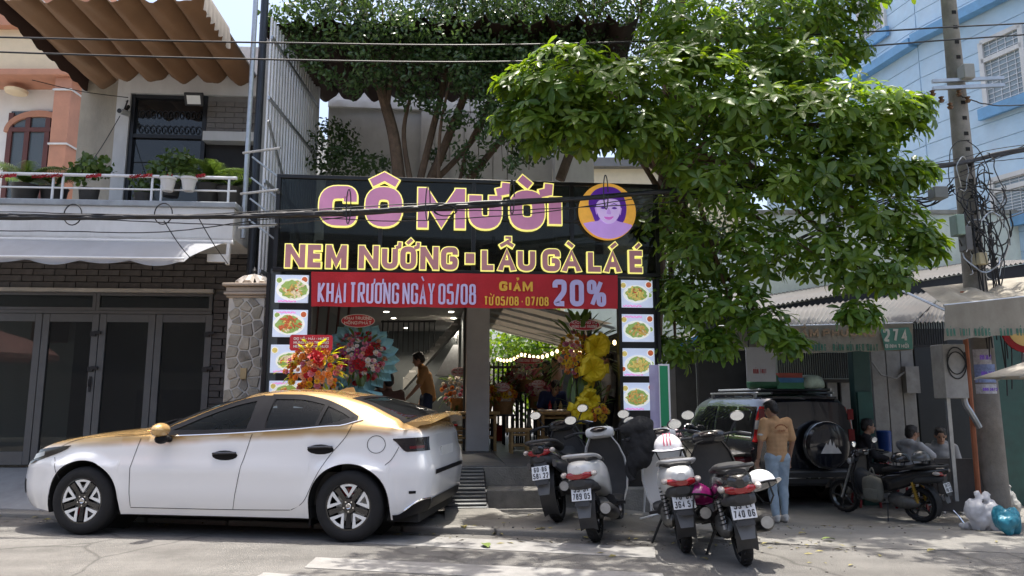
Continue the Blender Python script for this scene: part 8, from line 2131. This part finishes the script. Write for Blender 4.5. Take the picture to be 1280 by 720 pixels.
q = FP(447.5, 401, .42); card(f1, (q.x, .42, q.z), .43, .17, ['KHAI TRƯƠNG', 'HỒNG PHÁT'], True, m_tag, m_tagw); b = MB(); b.cyl((q.x, .45, c.z), (q.x, .45, q.z), .006, n=5); b.obj('card_stick', m_blk, f1)
# yellow and orange spray with red card
f2 = thing('flower_stand', 'yellow and orange flower spray with red card above the car roof', 'flowers', FR.M); c = FP(392, 463, -.35)
greens(f2, (c.x, -.34, c.z), .33, 70, .12, .024, leaf_mat('lime leaf', (.28, .36, .03), (.42, .45, .05), .3)); blooms(f2, (c.x, -.34, c.z), .34, .24, 76, ['orange', 'peach', 'orange', 'yellow', 'red', 'peach', 'pink'], 1.0)
blooms(f2, (c.x, -.37, c.z + .18), .22, .18, 16, ['yellow', 'yellow', 'orange'], 1.1); blooms(f2, (c.x + .06, -.46, c.z + .14), .05, .05, 3, ['red'], 1.8); stand(f2, (c.x, -.3, c.z - .2), .06)
q = FP(389, 428.5, -.45); card(f2, (q.x, -.45, q.z), .50, .19, ['GĐ VÕ - HẢI - HƯNG', 'MỪNG KHAI TRƯƠNG', 'NEM NƯỚNG CÔ MƯỜI'], False, m_tag, m_tagw); b = MB(); b.cyl((q.x, -.43, c.z), (q.x, -.43, q.z - .09), .006, n=5); b.obj('card_stick', m_blk, f2)
# tall stand with yellow ribbon
f3 = thing('flower_stand', 'tall flower stand with big yellow ribbons beside the right menu column', 'flowers', FR.M); c = FP(722, 445, .75)
m_rib = mat('yellow organza ribbon', (.80, .62, .02), rough=.5, var=.12, trans=.35)
greens(f3, (c.x + .05, .8, c.z - .02), .42, 60, .34, .035); blooms(f3, (c.x - .02, .75, c.z + .02), .26, .30, 75, ['yellow', 'orange', 'peach', 'pink', 'yellow', 'orange'], 1.05); greens(f3, (c.x + .1, .75, FP(735, 520, .75).z), .30, 36, .24, .03)
def bow(par, u, v, s):
    q = FP(u, v, .6); b = MB()
    for k in range(11):
        a = 2 * pi * k / 11 + rfw.uniform(-.2, .2); L_ = s * rfw.uniform(.7, 1.1); d = Vector((cos(a), -.25, sin(a))); n_ = Vector((-sin(a), 0, cos(a)))
        rows = []
        for i in range(9):
            t = i / 8; loop = sin(pi * t); p = q + d * L_ * loop + Vector((0, -.1 * sin(2 * pi * t), 0)); w = .05 * s / .2 * (.4 + loop); rows.append([p - n_ * w, p + Vector((0, -.02, 0)), p + n_ * w])
        b.grid(rows)
    b.obj('ribbon_bow', m_rib, par, fix=False)
bow(f3, 745, 434, .20); bow(f3, 741, 462, .20); bow(f3, 726, 513, .18); bow(f3, 736, 500, .15)
b = MB(); q0 = FP(737, 470, .62); q1 = FP(733, 505, .62); b.sheet([[q0.lerp(q1, t) + Vector((-.07 + .02 * sin(6 * t), .01 * sin(9 * t), 0)), q0.lerp(q1, t) + Vector((0, -.02, 0)), q0.lerp(q1, t) + Vector((.07 + .02 * sin(7 * t), .01 * sin(8 * t), 0))] for t in lin(0, 1, 10)], .002); b.obj('ribbon_tail', m_rib, f3)
q = FP(748, 517, .55); blooms(f3, (q.x, .55, q.z), .13, .10, 12, ['pink', 'magenta', 'orange', 'yellow'], 1.2); stand(f3, (c.x, .8, c.z - .2), zfl)
q = FP(730.5, 406, .6); card(f3, (q.x, .6, q.z), .43, .15, ['K/C DUNG VŨ', 'MỪNG KHAI TRƯƠNG'], True, m_tag, m_tagw); b = MB(); b.cyl((q.x, .63, c.z), (q.x, .63, q.z), .006, n=5); b.obj('card_stick', m_blk, f3)
# baskets on the tables inside
m_bask = mat('woven basket', (.30, .17, .07), rough=.8, var=.3, scale=20, bump=.4)
for i, (u, v, n, rx, rz, cols, lab, tu, tv) in enumerate(((575, 489, 3.6, .33, .28, ['white', 'peach', 'orange', 'pink', 'white'], 'largest flower basket on the bamboo table left of the column', 574, 465), (603, 492, 3.4, .22, .22, ['orange', 'peach', 'yellow'], 'orange flower basket below the white column', 602, 477), (629, 493, 3.6, .22, .16, ['orange', 'yellow', 'peach', 'white'], 'low flower basket right of the white column', 628, 484), (658, 467, 4.6, .30, .20, ['white', 'pink', 'white', 'peach'], 'white flower stand under a red card at the back', 660, 452), (673, 487, 4.2, .22, .15, ['pink', 'magenta', 'white'], 'pink flower basket beside the diner in blue', 673, 480), (641, 478, 4.8, .22, .2, ['red', 'white', 'red', 'pink'], 'red and white flower basket in the middle of the yard', 645, 475))):
    t = thing('flower_basket', lab, 'flowers', FR.M, 'flower baskets inside the restaurant'); c = FP(u, v, n)
    greens(t, (c.x, n, c.z), rx, 40, .14, .03); blooms(t, (c.x, n, c.z), rx, rz, 46, cols, 1.15)
    b = MB(); b.lathe([(0, -.42), (.15, -.42), (.2, -.2), (.19, -.2), (.13, -.40)], 16, Matrix.Translation((c.x, n + .05, c.z + .08))); b.obj('basket', m_bask, t)
    q = FP(tu, tv, n - .15)
    if i == 3: q = FP(661, 451, n - .15); card(t, (q.x, n - .15, q.z), .55, .12, ['MỪNG KHAI TRƯƠNG'], True, m_tag, m_tagw)
    else: card(t, (q.x, n - .15, q.z), .26, .15, ['MỪNG', 'KHAI TRƯƠNG'], True, m_tagw, m_tag)
    if c.z - .34 > zfl + .75 or True:
        b = MB(); zt_ = c.z - .345; b.box(c.x - .2, c.x + .2, n - .15, n + .25, zt_ - .03, zt_)
        for sx_ in (-.17, .17):
            for sy in (-.12, .22): b.box(c.x + sx_ - .015, c.x + sx_ + .015, n + sy - .015, n + sy + .015, zfl, zt_ - .03)
        tag(b.obj('flower_table', m_blk, None, FR.M), 'small dark table under the ' + lab.split(' on ')[0].split(' below')[0].split(' right of')[0].split(' under')[0].split(' beside')[0].split(' in the')[0], 'table')
# ------------------------------------------------------------------ bamboo furniture
m_bam = mat('bamboo', (.42, .27, .11), rough=.5, var=.25, scale=8, bump=.15)
def pole(b, p, q, r=.022):
    p, q = Vector(p), Vector(q); n = max(3, int((q - p).length / .11)); pts = []; rs = []
    for i in range(n):
        for f, k in ((0, 1.12), (.15, 1), (.85, 1)): pts.append(p.lerp(q, (i + f) / n)); rs.append(r * k)
    pts.append(q); rs.append(r * 1.1); b.tube(pts, rs, 8)
def bamboo_table(label, x0, x1, y0, y1, h, name='bamboo_table', catg='table'):
    t = thing(name, label, catg, FR.M @ TR(x0, y0, zfl)); W, D = x1 - x0, y1 - y0
    n = max(4, int(D / .055))
    for i in range(n): b = MB(); pole(b, (-.04, (i + .5) * D / n, h), (W + .04, (i + .5) * D / n, h), D / n * .48); b.obj('slat', m_bam, t)
    for x in (.04, W - .04):
        for y in (.04, D - .04): b = MB(); pole(b, (x, y, 0), (x, y, h - .025), .026); b.obj('leg', m_bam, t)
    for z in (h * .35, h - .07):
        for y in (.04, D - .04): b = MB(); pole(b, (.04, y, z), (W - .04, y, z), .018); b.obj('rail', m_bam, t)
        for x in (.04, W - .04): b = MB(); pole(b, (x, .04, z + .02), (x, D - .04, z + .02), .018); b.obj('rail', m_bam, t)
    return t
a = FP(560, 530, 3.05); c = FP(622, 530, 3.05); bamboo_table('bamboo table in the middle of the restaurant front', a.x, c.x, 3.05, 3.75, .62)
a = FP(676, 530, 2.7); c = FP(706, 530, 2.7); bamboo_table('bamboo table at the right beside the tall flower stand', a.x, c.x + .1, 2.7, 3.3, .62)
for i, (u, v, lab) in enumerate(((580, 563, 'bamboo stool before the middle bamboo table'), (650, 567, 'bamboo stool standing alone right of the middle table'), (608, 556, 'bamboo stool under the right end of the middle table'))):
    p = FR.I @ atZ(u, v, zfl); bamboo_table(lab, p.x - .17, p.x + .17, p.y - .02, p.y + .3, .36, 'bamboo_stool', 'stool')
for u, v, lab in ((565, 549, 'red plastic bin under the left end of the bamboo table'), (623, 551, 'red plastic bin right of the bamboo table')):
    p = FR.I @ atZ(u, v, zfl); b = MB(); b.lathe([(0, 0), (.10, 0), (.13, .30), (.14, .30), (.14, .32), (.12, .32), (.09, .02), (0, .02)], 18); tag(b.obj('waste_bin', mat('red plastic', (.40, .015, .02), rough=.35, var=.1), None, FR.M @ TR(p.x, p.y, zfl)), lab, 'bin')
ds = thing('dish_stack', 'stack of dishes and condiments on the right bamboo table', 'dishes', FR.M @ TR(FP(690, 510, 2.9).x, 2.9, zfl + .645))
for k in range(5): b = MB(); b.lathe([(0, 0), (.06, 0), (.10, .03), (.095, .035), (0, .012)], 16, TR(-.15 + .09 * k, .05 * (k % 2), 0)); b.obj('bowl', m_col, ds)
for k in range(3): b = MB(); b.lathe([(0, 0), (.03, 0), (.03, .12), (.012, .15), (.012, .18), (0, .18)], 12, TR(.0 + .09 * k, .22, 0)); b.obj('bottle', [m_redl, m_eng, m_bam][k], ds)
# ------------------------------------------------------------------ covered yard right of the column
YA = thing('yard_awning', 'pale cloth awning with steel ribs over the restaurant yard', 'awning', FR.M)
m_ya = mat('yard awning cloth', (.52, .48, .42), rough=.85, var=.12, scale=2, trans=.35, dirt=.3, dscale=2)
rows = []
for j in range(10):
    t = j / 9; y = 3.4 + 5.0 * t; rows.append([(c1 - .1 + (xr + .3 - c1) * s, y, 3.25 - .55 * s - .1 * t + .05 * abs(sin(t * 16))) for s in lin(0, 1, 12)])
b = MB(); b.sheet(rows, .005, (0, 0, 1)); b.obj('cloth', m_ya, YA)
for j in range(6): y = 3.45 + j * .95; b = MB(); b.bar((c1 - .1, y, 3.2), (xr + .25, y, 2.62), .03, .05); b.obj('rib', m_galv, YA)
rows = []
for j in range(6): t = j / 5; rows.append([(c1 - .1 + (xr + .25 - c1) * s, .4 + 2.6 * t, 3.05 + .1 * sin(s * 3)) for s in lin(0, 1, 6)])
b = MB(); b.sheet(rows, .005, (0, 0, 1)); b.obj('front_cloth', m_ya, YA)
SL = thing('string_lights', 'string of small warm bulbs along the yard awning', 'lights', FR.M)
p0, p1 = FP(768, 424, 1.2), FP(622, 444, 8.0); m_bulb = mat('warm bulb', (1, .8, .5), emit=2.5, ecol=(1, .72, .38), var=0)
pts = []
for k in range(25): t = k / 24; p = p0.lerp(p1, t); p.z -= .1 * abs(sin(t * 9)); pts.append(p)
b = MB(); b.tube(pts, .006, 5); b.obj('wire', m_wire, SL)
for p in pts[::1]: b = MB(); b.ell(p - Vector((0, 0, .05)), (.028, .028, .038), 8, 6); b.obj('bulb', m_bulb, SL)
FN = thing('yard_fence', 'dark bar fence at the back of the restaurant yard', 'fence', FR.M @ TR(0, 8.6, zfl))
x = c1 - .1
while x < xr + 1: b = MB(); b.box(x, x + .05, 0, .03, 0, 1.75); b.obj('bar', m_blk, FN); x += .11
for z in (.1, 1.6): b = MB(); b.box(c1 - .1, xr + 1, .031, .06, z, z + .06); b.obj('rail', m_blk, FN)
SWL = thing('yard_side_wall', 'dark sheet side wall of the restaurant yard', 'wall', FR.M @ TR(xr + .06, 0, 0))
k = 0; y = 1.6
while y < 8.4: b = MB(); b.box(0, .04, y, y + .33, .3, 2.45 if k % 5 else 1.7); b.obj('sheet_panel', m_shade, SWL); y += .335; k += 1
for (u, n) in ((727, 4.4), (735, 2.2)):
    p = FP(u, 450, n); b = MB(); b.box(p.x, p.x + .07, n, n + .07, zfl, 2.75); tag(b.obj('yard_post', m_blk, None, FR.M), 'thin black yard post, %s' % ('far one behind the string lights' if n > 3 else 'near one behind the tall flower stand'), 'post')
# ------------------------------------------------------------------ street clutter
# folding stand with green striped glass board
pz = atG(822, 652); BS = thing('board_stand', 'clear board with green stripe on a white folding stand', 'sign', TR(pz.x, 8.75, .05, R(4)))
p0, p1 = atY(816, 588, 8.75), atY(836, 455, 8.75); x0, x1 = p0.x - pz.x, p1.x - pz.x; zA_, zB_ = p0.z - .05, p1.z - .05
b = MB(); b.box(x0 - .01, x0 + (x1 - x0) * .45, 0, .008, zA_ - .15, zB_ - .01); b.obj('clear_panel', mat('lilac film panel', (.42, .38, .55), rough=.2, var=.1, alpha=.75), BS)
b = MB(); b.box(x0 + (x1 - x0) * .5, x1 - .012, -.004, .012, zA_ + .5, zB_ - .02); b.obj('green_stripe', mat('green stripe', (.01, .22, .09), rough=.4, var=.08), BS)
b = MB(); b.box(x0 + (x1 - x0) * .45, x0 + (x1 - x0) * .5, -.006, .014, zA_ + .45, zB_); b.box(x1 - .012, x1 + .008, -.006, .014, zA_ + .45, zB_); b.box(x0 + (x1 - x0) * .5, x1 - .012, -.006, .014, zB_ - .02, zB_); b.obj('panel_edge', m_steelw, BS)
b = MB(); put_text(b, '25', x0 + .0, x0 + (x1 - x0) * .42, zA_ + .0, .13, .025, -.004, .003); b.obj('number', m_hair, BS)
b = MB()
for sx_ in (x0 - .03, x1 + .02): b.cyl((sx_, .0, .0), (sx_, .05, zA_ + .5), .012, n=6); b.cyl((sx_, .35, .0), (sx_, .06, zA_ + .45), .012, n=6)
b.cyl((x0 - .03, .0, .1), (x1 + .02, .0, .1), .01, n=6); b.cyl((x0 - .2, -.15, .0), (x1 + .25, .1, .12), .01, n=6); b.obj('folding_stand', m_steelw, BS)
# folded table leaning by the pole
pt_ = atG(1205, 628); TB = thing('folding_table', 'dark folding table top leaning against the utility pole', 'table', TR(atY(1203, 600, 10.55).x, 10.55, hgt(6.4, 10.55) + .05, R(-12)) @ Matrix.Rotation(R(-8), 4, 'X'))
m_tab = mat('worn table laminate', (.055, .05, .048), rough=.45, var=.25, dirt=.4, dscale=4, dcol=(.12, .11, .10))
b = MB(); b.box(-.30, .30, 0, .025, .10, .82); b.obj('top', m_tab, TB, bevel=.008); b = MB(); b.box(-.37, -.315, -.03, .04, .12, .80); b.obj('second_top', m_tab, TB, bevel=.006)
for k in (-.15, -.02): b = MB(); b.tube(cat([(k, -.02, .12), (k + .06, -.06, .02), (k + .15, -.1, -.16)], 5), .012, 6); b.obj('leg', m_chrome, TB)
# bags of rubbish
def bag(label, u, v, sx_, sz_, m, seed, ears=True):
    p = atG(u, v); t = thing('plastic_bag', label, 'bag', TR(p.x, p.y + sx_ * .5, p.z)); rr = random.Random(seed); b = MB()
    for k in range(9): b.ell((rr.uniform(-.5, .5) * sx_, rr.uniform(-.3, .3) * sx_, rr.uniform(.22, .6) * sz_), (rr.uniform(.3, .5) * sx_, rr.uniform(.3, .4) * sx_, rr.uniform(.25, .4) * sz_), 12, 8)
    if ears:
        for s in (-1, 1): b.tube([(s * .12 * sx_, 0, sz_ * .8), (s * .25 * sx_, 0, sz_ * 1.05), (s * .38 * sx_, -.02, sz_ * .95)], [.05, .03, .015], 8)
    remeshed(b, 'film', m, t, .014, 2, .018, 16); return t
m_pl = mat('white plastic film', (.66, .66, .68), rough=.25, var=.12, scale=6, trans=.35, bump=.4, bscale=25)
bag('knotted white plastic bag beside the pole', 1240, 664, .24, .38, m_pl, 1); bag('torn teal plastic bag at the right edge', 1268, 670, .20, .30, mat('teal plastic film', (.04, .26, .36), rough=.3, var=.2, trans=.3, bump=.4, bscale=25), 2, False)
bag('grey white sack behind the rubbish bags', 1266, 645, .22, .42, mat('grey sack film', (.40, .40, .38), rough=.4, var=.2, trans=.2), 3); bag('small crumpled plastic bag on the ground by the white bag', 1216, 662, .12, .10, m_pl, 4, False)
b = MB(); p = atG(1236, 640); b.bar(p, p + Vector((-.12, .05, .5)), .02, .02); tag(b.obj('broom_stick', m_bam), 'short bamboo stick behind the white plastic bag', 'stick')
pb_ = atY(1105, 545, 12.6); b = MB(); b.lathe([(0, 0), (.10, 0), (.115, .3), (.12, .32), (.1, .34), (0, .34)], 18); tag(b.obj('water_drum', mat('blue plastic', (.01, .05, .22), rough=.4, var=.1), None, TR(pb_.x, 12.6, pb_.z - .25)), 'blue plastic drum behind the seated man', 'drum')
pb_ = atY(1108, 585, 12.7); b = MB(); b.box(-.3, .5, -.2, .3, -.3, pb_.z + .0); tag(b.obj('stall_counter', m_wpanel, None, TR(pb_.x, 12.7, 0)), 'low grimy counter under the blue drum', 'counter')
# stools under the seated people at the right
for pE_, yy, lab in ((pE1, 11.9, 'plastic stool under the man in grey hoodie'), (pE2, 12.0, 'plastic stool under the woman in grey jacket'), (pE3, 12.3, 'plastic stool under the person in dark clothes')):
    b = MB(); zb2 = hgt(pE_.x, yy); zt2 = pE_.z - 1.15 + .40; b.box(-.16, .16, -.16, .16, zt2 - .03, zt2)
    for sx_ in (-1, 1):
        for sy in (-1, 1): b.bar((sx_ * .12, sy * .12, zt2 - .03), (sx_ * .16, sy * .16, zb2), .03, .03)
    tag(b.obj('stool', m_bk_red, None, TR(pE_.x, yy, 0)), lab, 'stool')
# grit and dry litter gathered along the kerb and over the yard
b = MB(); rg = random.Random(91)
for k in range(700):
    if k < 380: x = rg.uniform(-6, 3.2); y = kerbY(x) + abs(rg.gauss(0, .16)) * rg.choice([-1, -1, 1]) - .02
    else: x = rg.uniform(-1, 7.5); y = kerbY(x) + rg.uniform(-1.2, 3.0)
    if x < 2.2 and y > 9.2: continue
    z = hgt(x, y) + (.012 if abs(y - kerbY(x)) < .1 else .0); r = rg.uniform(.004, .012)
    if rg.random() < .7: b.k = 0; b.ell((x, y, z + r * .5), (r * rg.uniform(1, 1.8), r, r * .7), 5, 4, Matrix.Rotation(rg.uniform(0, 3), 3, 'Z'))
    else:
        b.k = 1; L_ = rg.uniform(.02, .055); T = TR(x, y, z + .008, rg.uniform(0, 6), rg.uniform(-.3, .3)); b.add([T @ Vector(q) for q in ((-L_, 0, 0), (0, -L_ * .35, .004), (L_, 0, .002), (0, L_ * .35, .008))], [(0, 1, 2, 3)])
tag(b.obj('street_litter', [mat('grit', (.16, .15, .135), var=.5, scale=3), m_dry], fix=False), 'grit and dry leaf litter along the kerb', 'litter', kind='stuff')
